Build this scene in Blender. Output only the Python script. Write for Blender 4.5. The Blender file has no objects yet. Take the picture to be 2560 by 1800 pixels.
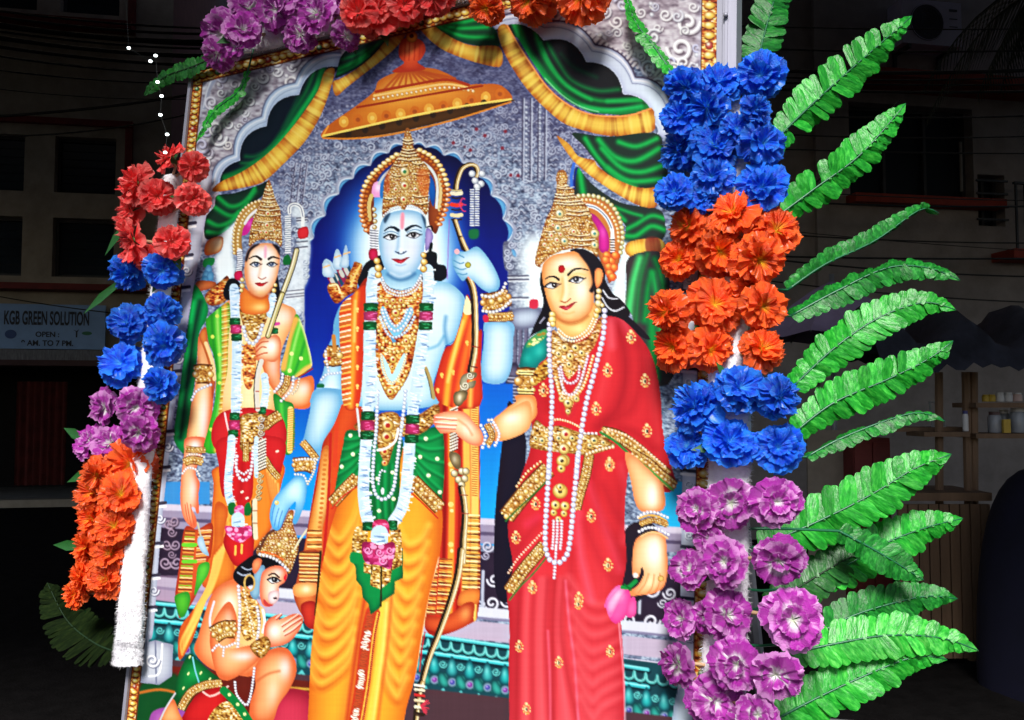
import bpy, bmesh, math, random
import numpy as np
from mathutils import Vector, Matrix

SC = bpy.context.scene
COL = SC.collection
R = math.radians
rnd = random.Random(7)

# ------------------------------------------------------------------ camera
F_PX = 2188.0                     # focal length in pixels of a 2560 x 1800 frame
PITCH = R(3.0)
CAM = Vector((0, 0, 1.6))
cd = bpy.data.cameras.new('camera')
cam = bpy.data.objects.new('camera', cd); COL.objects.link(cam)
cam.location = CAM
cam.rotation_euler = (R(90) + PITCH, 0, 0)
cd.sensor_width = 36.0
cd.lens = F_PX / 2560 * 36.0
cd.clip_start = 0.05
cd.clip_end = 800
SC.camera = cam

# ------------------------------------------------------------------ light
SUN_TO = Vector((-0.10, -0.70, 0.68)).normalized()     # towards the sun
w = bpy.data.worlds.new('World'); SC.world = w
w.use_nodes = True
nt = w.node_tree
sky = nt.nodes.new('ShaderNodeTexSky')
sky.sky_type = 'NISHITA'
sky.sun_disc = False
sky.sun_elevation = math.asin(SUN_TO.z)
sky.sun_rotation = math.atan2(SUN_TO.x, SUN_TO.y)
sky.air_density = 1.0
sky.dust_density = 1.5
bg = nt.nodes['Background']
nt.links.new(sky.outputs[0], bg.inputs[0])
bg.inputs[1].default_value = 0.075
sd = bpy.data.lights.new('sun', 'SUN')
sd.energy = 5.0
sd.angle = R(18)
sd.color = (1.0, 0.965, 0.93)
sun = bpy.data.objects.new('sun', sd); COL.objects.link(sun)
sun.rotation_euler = SUN_TO.to_track_quat('Z', 'Y').to_euler()
sun.location = (1, -9, 10)
SC.view_settings.view_transform = 'Standard'
SC.view_settings.look = 'None'
SC.view_settings.gamma = 1.0
SC.view_settings.use_curve_mapping = False
SC.view_settings.exposure = 0.45
SC.render.engine = 'CYCLES'
SC.cycles.use_denoising = True
SC.cycles.max_bounces = 6
SC.cycles.sample_clamp_indirect = 4.0

# ------------------------------------------------------------------ helpers
def ray(x, y):
    """direction (not unit: one metre of depth) through photo pixel x, y (2560 wide)"""
    a = (x - 1280) / F_PX; b = -(y - 900) / F_PX
    c, s = math.cos(PITCH), math.sin(PITCH)
    return Vector((a, c - b * s, b * c + s))
def camvec(v):
    c, s = math.cos(PITCH), math.sin(PITCH)
    return Vector((v[0], -v[2] * c - v[1] * s, v[1] * c - v[2] * s))
def hit(x, y, p, n):
    d = ray(x, y)
    t = (p - CAM).dot(n) / d.dot(n)
    return CAM + d * t

def link(o, parent=None):
    COL.objects.link(o)
    if parent is not None: o.parent = parent
    return o
def obj(name, me, mat=None, parent=None):
    o = bpy.data.objects.new(name, me)
    if mat is not None and len(me.materials) == 0: me.materials.append(mat)
    return link(o, parent)
def empty(name, loc=(0, 0, 0), rz=0):
    o = bpy.data.objects.new(name, None); o.location = loc; o.rotation_euler = (0, 0, rz)
    o.empty_display_size = .1
    return link(o)
def tag(o, label, cat, group=None):
    o['label'] = label; o['category'] = cat
    if group: o['group'] = group
    return o
def struct(o, kind='structure'):
    o['kind'] = kind; return o
def mesh(name, V, Fc, smooth=False):
    me = bpy.data.meshes.new(name)
    me.from_pydata([tuple(v) for v in V], [], Fc); me.update()
    if smooth:
        for p in me.polygons: p.use_smooth = True
    return me
class MB:
    def __init__(s): s.v = []; s.f = []
    def box(s, x0, y0, z0, x1, y1, z1):
        i = len(s.v)
        s.v += [(x0,y0,z0),(x1,y0,z0),(x1,y1,z0),(x0,y1,z0),(x0,y0,z1),(x1,y0,z1),(x1,y1,z1),(x0,y1,z1)]
        s.f += [tuple(i+k for k in q) for q in ((0,3,2,1),(4,5,6,7),(0,1,5,4),(1,2,6,5),(2,3,7,6),(3,0,4,7))]
        return s
    def quad(s, a, b, c, d):
        i = len(s.v); s.v += [tuple(a), tuple(b), tuple(c), tuple(d)]; s.f.append((i, i+1, i+2, i+3)); return s
    def tube(s, P, rad, n=8, cap=True, flat=1.0, up=None):
        P = [Vector(p) for p in P]
        if not hasattr(rad, '__len__'): rad = [rad] * len(P)
        base = len(s.v); prev = None
        for k, p in enumerate(P):
            t = (P[min(k+1, len(P)-1)] - P[max(k-1, 0)]).normalized()
            if prev is None:
                a = Vector(up) if up is not None else (Vector((0,0,1)) if abs(t.z) < .9 else Vector((1,0,0)))
                prev = a
            u = (prev - t * prev.dot(t)).normalized(); prev = u
            v = t.cross(u)
            for j in range(n):
                th = 2 * math.pi * j / n
                s.v.append(tuple(p + u * (rad[k] * math.cos(th) * flat) + v * (rad[k] * math.sin(th))))
        for k in range(len(P) - 1):
            for j in range(n):
                a = base + k*n + j; b = base + k*n + (j+1) % n
                s.f.append((a, b, b+n, a+n))
        if cap:
            s.f.append(tuple(base + j for j in reversed(range(n))))
            s.f.append(tuple(base + (len(P)-1)*n + j for j in range(n)))
        return s
    def cyl(s, c, r, h, n=16, r2=None):
        c = Vector(c)
        return s.tube([c, c + Vector((0,0,h))], [r, r if r2 is None else r2], n)
    def me(s, name, smooth=False): return mesh(name, s.v, s.f, smooth)
    def build(s, name, mat, parent=None, smooth=False): return obj(name, s.me(name, smooth), mat, parent)

def nodes(m):
    m.use_nodes = True
    return m.node_tree, m.node_tree.nodes['Principled BSDF']
def mat(name, col, rough=.7, var=.25, scale=6, bump=0, bscale=40, metal=0, spec=.4, dirt=None, emit=None, stretch=(1,1,1)):
    m = bpy.data.materials.new(name); t, b = nodes(m)
    tc = t.nodes.new('ShaderNodeTexCoord'); mp = t.nodes.new('ShaderNodeMapping')
    mp.inputs['Scale'].default_value = stretch
    t.links.new(tc.outputs['Object'], mp.inputs[0])
    nz = t.nodes.new('ShaderNodeTexNoise'); nz.inputs['Scale'].default_value = scale; nz.inputs['Detail'].default_value = 6
    nz.inputs['Roughness'].default_value = .65
    t.links.new(mp.outputs[0], nz.inputs['Vector'])
    rp = t.nodes.new('ShaderNodeValToRGB')
    e = rp.color_ramp.elements
    lo = dirt if dirt else tuple(c * (1 - var) for c in col)
    e[0].position = .3; e[0].color = (*lo, 1)
    e[1].position = .68; e[1].color = (*[min(1, c * (1 + var * .5)) for c in col], 1)
    t.links.new(nz.outputs[0], rp.inputs[0]); t.links.new(rp.outputs[0], b.inputs['Base Color'])
    b.inputs['Roughness'].default_value = rough; b.inputs['Metallic'].default_value = metal
    b.inputs['Specular IOR Level'].default_value = spec
    if bump:
        n2 = t.nodes.new('ShaderNodeTexNoise'); n2.inputs['Scale'].default_value = bscale; n2.inputs['Detail'].default_value = 4
        t.links.new(mp.outputs[0], n2.inputs['Vector'])
        bp = t.nodes.new('ShaderNodeBump'); bp.inputs['Strength'].default_value = bump; bp.inputs['Distance'].default_value = .02
        t.links.new(n2.outputs[0], bp.inputs['Height']); t.links.new(bp.outputs[0], b.inputs['Normal'])
    if emit:
        b.inputs['Emission Color'].default_value = (*emit[:3], 1); b.inputs['Emission Strength'].default_value = emit[3]
    return m
# ------------------------------------------------------------------ the setting
m_road = mat('asphalt', (.012,.011,.011), .95, .4, 9, bump=.4, bscale=60, spec=.02)
m_cream = mat('cream plaster', (.34,.29,.23), .9, .3, 2.2, bump=.15, bscale=25)
m_lilacwall = mat('pinkish plaster', (.30,.26,.25), .9, .3, 2.2, bump=.15, bscale=25)
m_maroon = mat('maroon paint', (.16,.012,.010), .7, .35, 5)
m_redpaint = mat('red oxide paint', (.30,.030,.012), .75, .35, 5)
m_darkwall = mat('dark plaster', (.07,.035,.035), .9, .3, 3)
m_glass = mat('window glass', (.022,.030,.042), .12, .1, 3, spec=.5)
m_frame = mat('window frame', (.04,.04,.045), .6, .2)
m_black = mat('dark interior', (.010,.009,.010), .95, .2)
m_wood = mat('weathered wood', (.20,.12,.07), .8, .4, 5, bump=.3, bscale=30, stretch=(1,1,.12))
m_cable = mat('black cable', (.012,.012,.013), .6, .1)
m_concrete = mat('grey concrete', (.27,.26,.25), .9, .3, 3, bump=.2)
struct(MB().quad((-220,-220,0),(220,-220,0),(220,220,0),(-220,220,0)).build('ground', m_road))

def wall(name, m, parent, x0, x1, z0, z1, holes, depth=.25, y=0.0):
    """wall sheet with real openings and reveals (x along, z up, y into the house)"""
    xs = sorted({x0, x1, *[h[0] for h in holes], *[h[1] for h in holes]})
    zs = sorted({z0, z1, *[h[2] for h in holes], *[h[3] for h in holes]})
    B = MB()
    for i in range(len(xs)-1):
        for j in range(len(zs)-1):
            cx, cz = (xs[i]+xs[i+1])/2, (zs[j]+zs[j+1])/2
            if any(h[0] < cx < h[1] and h[2] < cz < h[3] for h in holes): continue
            B.quad((xs[i],y,zs[j]),(xs[i+1],y,zs[j]),(xs[i+1],y,zs[j+1]),(xs[i],y,zs[j+1]))
    for a,b_,c,d in holes:
        B.quad((a,y,c),(a,y,d),(a,y+depth,d),(a,y+depth,c)); B.quad((b_,y,d),(b_,y,c),(b_,y+depth,c),(b_,y+depth,d))
        B.quad((a,y,d),(b_,y,d),(b_,y+depth,d),(a,y+depth,d)); B.quad((b_,y,c),(a,y,c),(a,y+depth,c),(b_,y+depth,c))
    return B.build(name, m, parent)
def window(parent, a, b_, c, d, y=.16, slats=0, mull=1):
    f = MB(); t = .045
    f.box(a, y, c, a+t, y+.06, d).box(b_-t, y, c, b_, y+.06, d).box(a+t, y, c, b_-t, y+.06, c+t).box(a+t, y, d-t, b_-t, y+.06, d)
    for k in range(mull): x = a+(b_-a)*(k+1)/(mull+1); f.box(x-.02, y, c+t, x+.02, y+.06, d-t)
    wo = f.build('window', m_frame, parent)
    MB().box(a+.01, y+.07, c+.01, b_-.01, y+.08, d-.01).build('pane', m_glass, wo)
    for k in range(slats):
        z = c+.06+(d-c-.12)*(k+.5)/slats; h = (d-c-.12)/slats*.42
        MB().quad((a+.06,y+.055,z-h),(b_-.06,y+.055,z-h),(b_-.06,y+.01,z+h),(a+.06,y+.01,z+h)).build('slat', m_glass, wo)
    return wo

FANG = R(10)
FE_ = Vector((math.cos(FANG), math.sin(FANG), 0)); FN_ = Vector((math.sin(FANG), -math.cos(FANG), 0))
class Facade:
    def __init__(s, px, dist):
        p = CAM + ray(px, 1015)*dist; s.p = Vector((p.x, p.y, 0))
    def sz(s, x, y, off=0):
        h = hit(x, y, s.p + FN_*off, FN_); return (h-s.p).dot(FE_), h.z
# building with the louvred windows
A = Facade(200, 14.0)
bl = empty('cream_building', A.p, FANG)
tag(bl, 'dim cream building with maroon bands and louvred windows above a shop', 'building')
X = lambda x, y=500: A.sz(x, y)[0]
Z = lambda y, x=200: A.sz(x, y)[1]
x_l = -11.0; x_r = X(424)
zt = 13.0
z_shop = Z(915)
hs = []
wins = []
for (a, b_) in ((-160, 58), (134, 287)):
    for (t_, u_) in ((343, 483), (546, 693)): wins.append((X(a), X(b_), Z(u_), Z(t_)))
wins.append((X(137), X(287), Z(33), Z(33)+1.35)); wins.append((X(-160), X(78), Z(33), Z(33)+1.35))
wins += [(a-2.5, b_-2.5, c, d) for (a, b_, c, d) in wins[2:4]]
shop = (X(-330), X(400), .12, z_shop)
wall('wall', m_cream, bl, x_l, x_r, 0, zt, wins + [shop])
for k, (a, b_, c, d) in enumerate(wins): window(bl, a, b_, c, d, slats=6 if k < 6 else 5, mull=0)
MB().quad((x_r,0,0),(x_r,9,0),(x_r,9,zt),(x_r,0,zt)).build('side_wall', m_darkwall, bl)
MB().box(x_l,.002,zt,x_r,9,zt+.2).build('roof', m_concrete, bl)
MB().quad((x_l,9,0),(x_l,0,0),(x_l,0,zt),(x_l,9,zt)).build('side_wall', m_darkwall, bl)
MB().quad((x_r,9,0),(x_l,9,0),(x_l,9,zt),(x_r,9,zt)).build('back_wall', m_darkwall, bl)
bw = .10
MB().box(x_l,-.09,Z(316),X(330)+.0,-.002,Z(301)).build('band', m_maroon, bl)
MB().box(X(312),-.07,Z(715)+.02,X(330),-.002,Z(317)).build('band', m_maroon, bl)
MB().box(x_l,-.35,Z(731),X(424)+.02,-.002,Z(716)).build('ledge', m_maroon, bl)
MB().box(X(312),-.07,Z(72)+.1,X(330),-.002,zt-.1).build('band', m_maroon, bl)
MB().box(x_l,-.30,Z(80),X(330),-.002,Z(62)).build('ledge', m_maroon, bl)
MB().box(x_l,-.5,Z(915)-.02,x_r,-.002,Z(909)+.03).build('beam', m_darkwall, bl)
# shop recess
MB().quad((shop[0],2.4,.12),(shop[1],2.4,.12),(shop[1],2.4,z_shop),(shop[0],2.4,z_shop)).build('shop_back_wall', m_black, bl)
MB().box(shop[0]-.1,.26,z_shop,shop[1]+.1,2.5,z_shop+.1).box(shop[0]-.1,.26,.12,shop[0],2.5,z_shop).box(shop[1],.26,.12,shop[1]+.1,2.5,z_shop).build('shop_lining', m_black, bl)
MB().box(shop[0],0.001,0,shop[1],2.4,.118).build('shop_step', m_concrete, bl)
# sign over the shop
m_sign = mat('sign sheet', (.22,.36,.62), .6, .12, 4)
m_ink = mat('sign lettering', (.012,.016,.03), .6, .1)
m_inkb = mat('sign emblem', (.03,.07,.22), .6, .1)
m_inkg = mat('sign green print', (.03,.16,.08), .6, .1)
def text(name, s, m, parent, x, z, wd, h, y, off=.0, ext=.002):
    c = bpy.data.curves.new(name, 'FONT'); c.body = s; c.size = 1; c.offset = off; c.extrude = 0
    o = bpy.data.objects.new(name, c); COL.objects.link(o)
    dg = bpy.context.evaluated_depsgraph_get()
    me = bpy.data.meshes.new_from_object(o.evaluated_get(dg))
    bpy.data.objects.remove(o); bpy.data.curves.remove(c)
    n = len(me.vertices); co = np.zeros(n*3, np.float32); me.vertices.foreach_get('co', co); co = co.reshape(-1, 3)
    mn, mx = co.min(0), co.max(0)
    out = np.stack([x+(co[:,0]-mn[0])/(mx[0]-mn[0])*wd, np.full(n, y), z+(co[:,1]-mn[1])/(mx[1]-mn[1])*h], 1)
    me.vertices.foreach_set('co', out.astype(np.float32).ravel()); me.update()
    me.materials.clear()
    return obj(name, me, m, parent)
sg = empty('shop_sign', A.p + FN_*.30, FANG)
tag(sg, 'pale blue shop sign with opening hours above the dark shop front', 'sign')
S2 = lambda x, y: A.sz(x, y, .33)
sx0, sx1 = S2(-14, 800)[0], S2(262, 800)[0]; sz1, sz0 = S2(100, 760)[1], S2(100, 872)[1]
MB().box(sx0, 0, sz0, sx1, .04, sz1).build('panel', m_sign, sg)
def sgn(s, x0, x1, y0, y1, m, off=.0):
    a = S2(x0, y1); c = S2(x1, y0); return text('lettering', s, m, sg, a[0], a[1], c[0]-a[0], c[1]-a[1], -.004, off)
sgn('KGB GREEN SOLUTION', 8, 222, 779, 811, m_ink, .028); sgn('OPEN :', 87, 147, 829, 842, m_ink, .03); sgn('9 AM. TO 7 PM.', 51, 182, 851, 864, m_ink, .03)
def disc(cx, cy, rx, ry, n=20, y=-.004):
    return [(cx+rx*math.cos(2*math.pi*k/n), y, cy+ry*math.sin(2*math.pi*k/n)) for k in range(n)]
def flat(name, V, m, p): return obj(name, mesh(name, V, [tuple(range(len(V)))]), m, p)
c0 = S2(25, 835); flat('emblem', disc(c0[0], c0[1], .085, .07), m_inkb, sg)
c0 = S2(190, 832); flat('emblem', [(c0[0]-.05,-.004,c0[1]+.05),(c0[0]-.01,-.004,c0[1]+.02),(c0[0]-.01,-.004,c0[1]-.07),(c0[0]+.012,-.004,c0[1]-.07),(c0[0]+.012,-.004,c0[1]+.01),(c0[0]+.04,-.004,c0[1]+.06),(c0[0],-.004,c0[1]+.03)], m_ink, sg)
c0 = S2(216, 833); flat('emblem', disc(c0[0], c0[1], .075, .03), m_inkg, sg)
m_ban = mat('grey banner', (.17,.17,.19), .8, .5, 14, stretch=(3,1,.5))
bn = empty('grey_banner', A.p + FN_*.30, FANG); tag(bn, 'long grey weathered banner hanging under the pale blue sign', 'banner')
b0 = S2(100, 908)[1]
MB().box(sx0-.3, 0, b0, sx1+.05, .03, sz0-.012).build('sheet', m_ban, bn)
MB().box(sx0-.3, -.01, b0-.03, sx1+.05, .04, b0-.001).build('batten', m_frame, bn)
# red curtain in the shop
m_curt = mat('dark red curtain', (.10,.012,.010), .9, .4, 5)
def curtain(x0, x1, z0, z1, y, m, parent):
    B = MB(); n = 40
    for k in range(n+1):
        x = x0+(x1-x0)*k/n; yy = y+.05*math.sin(k*1.1)+.02*math.sin(k*2.7)
        B.v += [(x,yy,z0),(x,yy,z1)]
        if k: B.f.append((2*k-2,2*k,2*k+1,2*k-1))
    return B.me('curtain', True)
cu = obj('curtain', curtain(X(20), X(150), .3, 2.0, .6, None, None), m_curt); cu.location = A.p; cu.rotation_euler = (0,0,FANG)
tag(cu, 'dark red curtain hanging inside the shop opening', 'curtain')

# building with the air conditioner
Bf = Facade(2340, 11.0)
br = empty('plastered_building', Bf.p, FANG)
tag(br, 'dim plastered building with red sunshade, barred dark window and side balcony', 'building')
X2 = lambda x, y=500: Bf.sz(x, y)[0]
Z2 = lambda y, x=2340: Bf.sz(x, y)[1]
zt2 = 14.0; xa = X2(1700); xb = X2(3300)
ww = (X2(2126), X2(2436), Z2(497), Z2(268))
w2 = (X2(2445), X2(2512), Z2(560), Z2(430))
up = (X2(2440), X2(2700), Z2(120)+1.5, Z2(120)+2.9)
wall('wall', m_lilacwall, br, xa, xb, 0, zt2, [ww, w2, up])
window(br, *ww, mull=2); window(br, *up, mull=1); wg = window(br, *w2, mull=1)
for k in range(4): z = w2[2]+(w2[3]-w2[2])*(k+.5)/4; MB().box(w2[0]-.03,-.03,z-.012,w2[1]+.03,-.005,z+.012).build('bar', m_frame, wg)
MB().tube([(X2(2398),-.05,ww[2]+.1),(X2(2398),-.05,ww[3]-.45)], .018, 8).build('drain_pipe', m_concrete, br)
MB().box(xa+.001,.001,zt2,xb-.001,8,zt2+.2).build('roof', m_concrete, br)
MB().quad((xa,8,0),(xa,0,0),(xa,0,zt2),(xa,8,zt2)).build('side_wall', m_darkwall, br)
MB().quad((xb,8,0),(xa,8,0),(xa,8,zt2),(xb,8,zt2)).build('back_wall', m_darkwall, br)
MB().box(X2(2036),-.06,0,X2(2036)+.16,-.002,zt2-.05).build('pilaster', m_lilacwall, br)
MB().box(X2(2098),-.55,Z2(240),X2(2700),-.002,Z2(222)).build('sunshade', m_redpaint, br)
MB().box(X2(2115),-.22,Z2(522),X2(2486),-.002,Z2(501)).build('sill', m_redpaint, br)
MB().box(X2(2474),-.40,Z2(652),X2(2700),-.002,Z2(630)).build('ledge', m_redpaint, br)
# balcony railing on the far bay
gx0, gx1 = X2(2490), X2(2640); gz0, gz1 = Z2(628), Z2(470)
for k in range(8):
    x = gx0+(gx1-gx0)*k/7; MB().box(x-.012,-.36,gz0,x+.012,-.336,gz1).build('baluster', m_frame, br)
MB().box(gx0-.03,-.37,gz1+.001,gx1+.03,-.326,gz1+.03).build('handrail', m_frame, br)
# air conditioner
m_ac = mat('air conditioner casing', (.50,.47,.62), .5, .08, 4)
m_fan = mat('dark grille', (.05,.05,.075), .5, .1)
ac = empty('air_conditioner', Bf.p + FN_*.34, FANG); tag(ac, 'pale air conditioner unit on a bracket on the plastered wall', 'air conditioner')
acx0, acz0 = Bf.sz(2257, 106, .34); acx1 = Bf.sz(2405, 106, .34)[0]; acz1 = acz0+.56
MB().box(acx0, 0, acz0, acx1, .30, acz1).build('casing', m_ac, ac)
fcx, fcz, frr = Bf.sz(2317, 45, .34)[0], acz0+.28, .235
fan = flat('fan_grille', disc(fcx, fcz, frr, frr, 32, -.004), m_fan, ac)
for k in range(5):
    B = MB(); r_ = frr*(k+1)/5.2; B.tube([(fcx+r_*math.cos(t_*.262), -.012, fcz+r_*math.sin(t_*.262)) for t_ in range(25)], .004, 5, cap=False); B.build('ring', m_ac if k == 4 else m_frame, fan)
for k in range(3):
    z = acz1-.12-k*.1; MB().box(acx1-.17, -.006, z, acx1-.06, -.001, z+(.03 if k == 0 else .012)).build('badge', m_fan, ac)
for x in (acx0+.08, acx1-.12):
    MB().box(x, .0, acz0-.05, x+.04, .339, acz0-.002).box(x, .30, acz0-.32, x+.04, .339, acz0-.05).build('bracket', m_frame, ac)
# unseen roof added to shade the street; its edge leaves the board sunlit
m_shaderoof = mat('shade roofing', (.10,.09,.085), .7, .4, 3)
rf = empty('shade_roof', (0,0,0)); tag(rf, 'unseen corrugated roof added to shade the street behind the board', 'roof')
RY0, RZ0, RSL = -.94, 5.1, .35
def shade_roofpanel(x0, x1, y0, y1, name):
    B = MB(); n = int((x1-x0)/.5)*2
    for k in range(n+1):
        x = x0+(x1-x0)*k/n; dz = .02 if k % 2 else 0
        B.v += [(x, y0, RZ0+(y0-RY0)*RSL+dz), (x, y1, RZ0+(y1-RY0)*RSL+dz)]
        if k: B.f.append((2*k-2, 2*k, 2*k+1, 2*k-1))
    return B.build(name, m_shaderoof, rf)
shade_roofpanel(-16, 16, RY0, 10.2, 'shade_roof_sheet'); shade_roofpanel(-16, 2.2, 10.2, 13.1, 'shade_roof_sheet')
for x in (-9.5, 9.5):
    for y in (.2, 8.5): MB().tube([(x,y,0),(x,y,RZ0+(y-RY0)*RSL-.01)], .09, 10).build('post', m_concrete, rf)
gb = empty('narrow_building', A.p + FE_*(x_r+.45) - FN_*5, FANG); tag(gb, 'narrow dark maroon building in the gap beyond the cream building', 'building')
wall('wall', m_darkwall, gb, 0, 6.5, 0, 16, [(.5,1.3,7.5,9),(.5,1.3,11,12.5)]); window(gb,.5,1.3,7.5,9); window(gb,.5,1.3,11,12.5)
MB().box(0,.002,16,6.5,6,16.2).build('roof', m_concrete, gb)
# overhead cables
def cable(p, q, sag, r, name='overhead_cable', lab='black overhead cable strung in front of the cream building', grp='cables before the cream building'):
    pts = [p.lerp(q, k/14) - Vector((0,0,sag*4*(k/14)*(1-k/14))) for k in range(15)]
    o = MB().tube(pts, r, 6).build(name, m_cable, None, True)
    return tag(o, lab, 'cable', grp)
LC = [(8,50,.012),(18,60,.016),(30,74,.02),(46,92,.022),(54,98,.014),(64,112,.024),(78,126,.016),(92,142,.02),(112,158,.012),(120,170,.008),(158,184,.010),(205,214,.006)]
for k, (ya, yb, r_) in enumerate(LC):
    d = 8.5+.12*k; a_ = CAM + ray(-260, ya-20)*d; b_ = CAM + ray(700, yb+22)*(d+2)
    cable(a_, b_, .10+.03*(k % 3), r_)
cable(CAM+ray(-260,300)*8, CAM+ray(760,178)*9.5, .12, .014); cable(CAM+ray(-260,330)*8, CAM+ray(760,196)*9.5, .25, .008); cable(CAM+ray(-200,700)*12, CAM+ray(520,800)*13, .1, .008)
RC = [(50,64,.008),(100,112,.012),(150,154,.024),(160,166,.012),(190,204,.012),(200,216,.018),(262,270,.012),(300,318,.010),(352,380,.010),(440,500,.008),(545,600,.010),(590,690,.012),(625,640,.014),(520,640,.006),(470,505,.014),(640,760,.010)]
for k, (ya, yb, r_) in enumerate(RC):
    d = 7.6+.13*k; cable(CAM+ray(1500,ya)*d, CAM+ray(2900,yb)*(d+1.4), .06+.03*(k % 4), r_*.8, lab='black overhead cable strung in front of the plastered building', grp='cables before the plastered building')
cable(CAM+ray(1700,760)*8.2, CAM+ray(2250,250)*9, .05, .010, lab='black service cable rising steeply across the plastered building')

# palm beside the balcony
m_bark = mat('palm bark', (.06,.045,.035), .95, .4, 12, bump=.5)
m_palm = mat('palm leaf', (.030,.040,.020), .7, .4, 8)
pt = empty('palm_tree', (CAM.x+ray(2700,1015).x*8.2, ray(2700,1015).y*8.2, 0)); tag(pt, 'dark palm tree with drooping leaves before the balcony', 'tree')
ptop = 5.6
MB().tube([(0,0,0),(.03,0,2),(-.02,.02,4),(0,0,ptop)], [.16,.13,.11,.10], 10).build('trunk', m_bark, pt, True)
B = MB(); rr = random.Random(5)
for k in range(15):
    az = 2*math.pi*k/15+rr.uniform(-.2,.2); L = rr.uniform(.9,1.35); el = rr.uniform(.2,1.0)
    pts = []
    for j in range(9):
        s_ = j/8; h_ = L*s_*math.cos(el*(1-s_)) ; z_ = L*(s_*math.sin(el)-1.25*s_*s_)
        pts.append(Vector((math.cos(az)*h_, math.sin(az)*h_, ptop+z_)))
    B.tube(pts, [.018*(1-.8*j/8) for j in range(9)], 5)
    sd_ = Vector((-math.sin(az), math.cos(az), 0))
    for j in range(1, 36):
        s_ = j/36; q = s_*8; i0 = min(int(q), 7); p = pts[i0].lerp(pts[i0+1], q-i0)
        ln = .42*math.sin(math.pi*min(1, s_*.85+.15))+.06
        for sgn_ in (-1, 1):
            e = p + sd_*sgn_*ln*.55 + (pts[i0+1]-pts[i0]).normalized()*ln*.5 - Vector((0,0,ln*.75))
            wv = (pts[i0+1]-pts[i0]).normalized()*.014
            B.f.append((len(B.v), len(B.v)+1, len(B.v)+2)); B.v += [tuple(p-wv), tuple(p+wv), tuple(e)]
B.build('crown', m_palm, pt)

# market parasol, tarpaulin stall, shelves and goods
m_lil = mat('faded lilac cloth', (.34,.26,.42), .85, .25, 4)
m_tarp = mat('dark blue tarpaulin', (.03,.032,.05), .7, .6, 5, bump=.6, bscale=9)
m_pole = mat('parasol pole', (.25,.25,.27), .5, .1, metal=.4)
def ground_at(px, d): r_ = ray(px, 1015); return Vector((r_.x*d, r_.y*d, 0))
pg = ground_at(2085, 6.6); par = empty('market_parasol', pg); tag(par, 'faded lilac market parasol standing behind the fern fronds', 'parasol')
zp = CAM.z + (1015-700)/F_PX*6.6; n8 = 8; rp = .62; drop = .42
MB().tube([(0,0,0),(0,0,zp+.05)], .02, 8).build('pole', m_pole, par, True)
for k in range(n8):
    a0, a1 = 2*math.pi*k/n8+.2, 2*math.pi*(k+1)/n8+.2
    B = MB(); rows = []
    for j in range(5):
        s_ = j/4; z_ = zp-drop*s_**1.25; sc = rp*s_
        p0 = Vector((math.cos(a0)*sc, math.sin(a0)*sc, z_)); p1 = Vector((math.cos(a1)*sc, math.sin(a1)*sc, z_))
        mid = (p0+p1)/2 - Vector((0,0,.035*s_))
        rows.append((p0, mid, p1))
    for r0, r1 in zip(rows, rows[1:]):
        B.quad(r0[0], r1[0], r1[1], r0[1]); B.quad(r0[1], r1[1], r1[2], r0[2])
    B.build('canopy_panel', m_lil, par)
    MB().tube([(0,0,zp-.02),(math.cos(a0)*rp, math.sin(a0)*rp, zp-drop-.01)], .006, 5).build('rib', m_pole, par)
st = empty('market_stall', ground_at(2400, 5.6)); tag(st, 'dark timber market stall with shelves under a crumpled tarpaulin', 'stall')
so = ground_at(2400, 5.6)
def sp(px, py, d=5.6): p = CAM + ray(px, py)*d; return p - so
for px in (2345, 2412, 2432, 2650):
    a_ = sp(px, 1000); MB().tube([(a_.x, a_.y+.03*(px%3), 0), (a_.x+.01, a_.y, sp(px, 930).z)], .026, 8).build('post', m_wood, st)
def plank(px0, px1, py, d0, dep, th=.03, name='shelf'):
    a_, c_ = sp(px0, py, d0), sp(px1, py, d0); return MB().box(a_.x, a_.y, a_.z-th, c_.x, a_.y+dep, a_.z).build(name, m_wood, st)
plank(2240, 2480, 1232, 5.4, .5, .05, 'counter'); plank(2310, 2425, 1080, 5.5, .25, .03); plank(2440, 2700, 1007, 5.5, .3); plank(2440, 2700, 1084, 5.5, .3); plank(2225, 2425, 1068, 5.7, .2)
a_, c_ = sp(2245, 1240, 5.42), sp(2478, 1240, 5.42)
for k in range(9):
    x = a_.x+(c_.x-a_.x)*k/9; w_ = (c_.x-a_.x)/9
    MB().box(x+.004, a_.y+.01, .05, x+w_-.004, a_.y+.03, a_.z-.052).build('plank', m_wood, st)
B = MB(); nx, ny = 26, 10
q0, q1 = sp(2190, 800, 5.2), sp(2760, 800, 5.2)
tr = random.Random(3)
for j in range(ny+1):
    for k in range(nx+1):
        x = q0.x+(q1.x-q0.x)*k/nx; y_ = q0.y-.1+1.3*j/ny
        B.v.append((x, y_, sp(2400, 900, 5.2).z+.05+.32*math.sin(math.pi*min(1, j/ny*1.1))*(.6+.4*math.sin(k*.7))+tr.uniform(-.03,.03)-(.10 if j == 0 else 0)))
for j in range(ny):
    for k in range(nx): i = j*(nx+1)+k; B.f.append((i, i+1, i+nx+2, i+nx+1))
B.build('tarpaulin', m_tarp, st, True)
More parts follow.
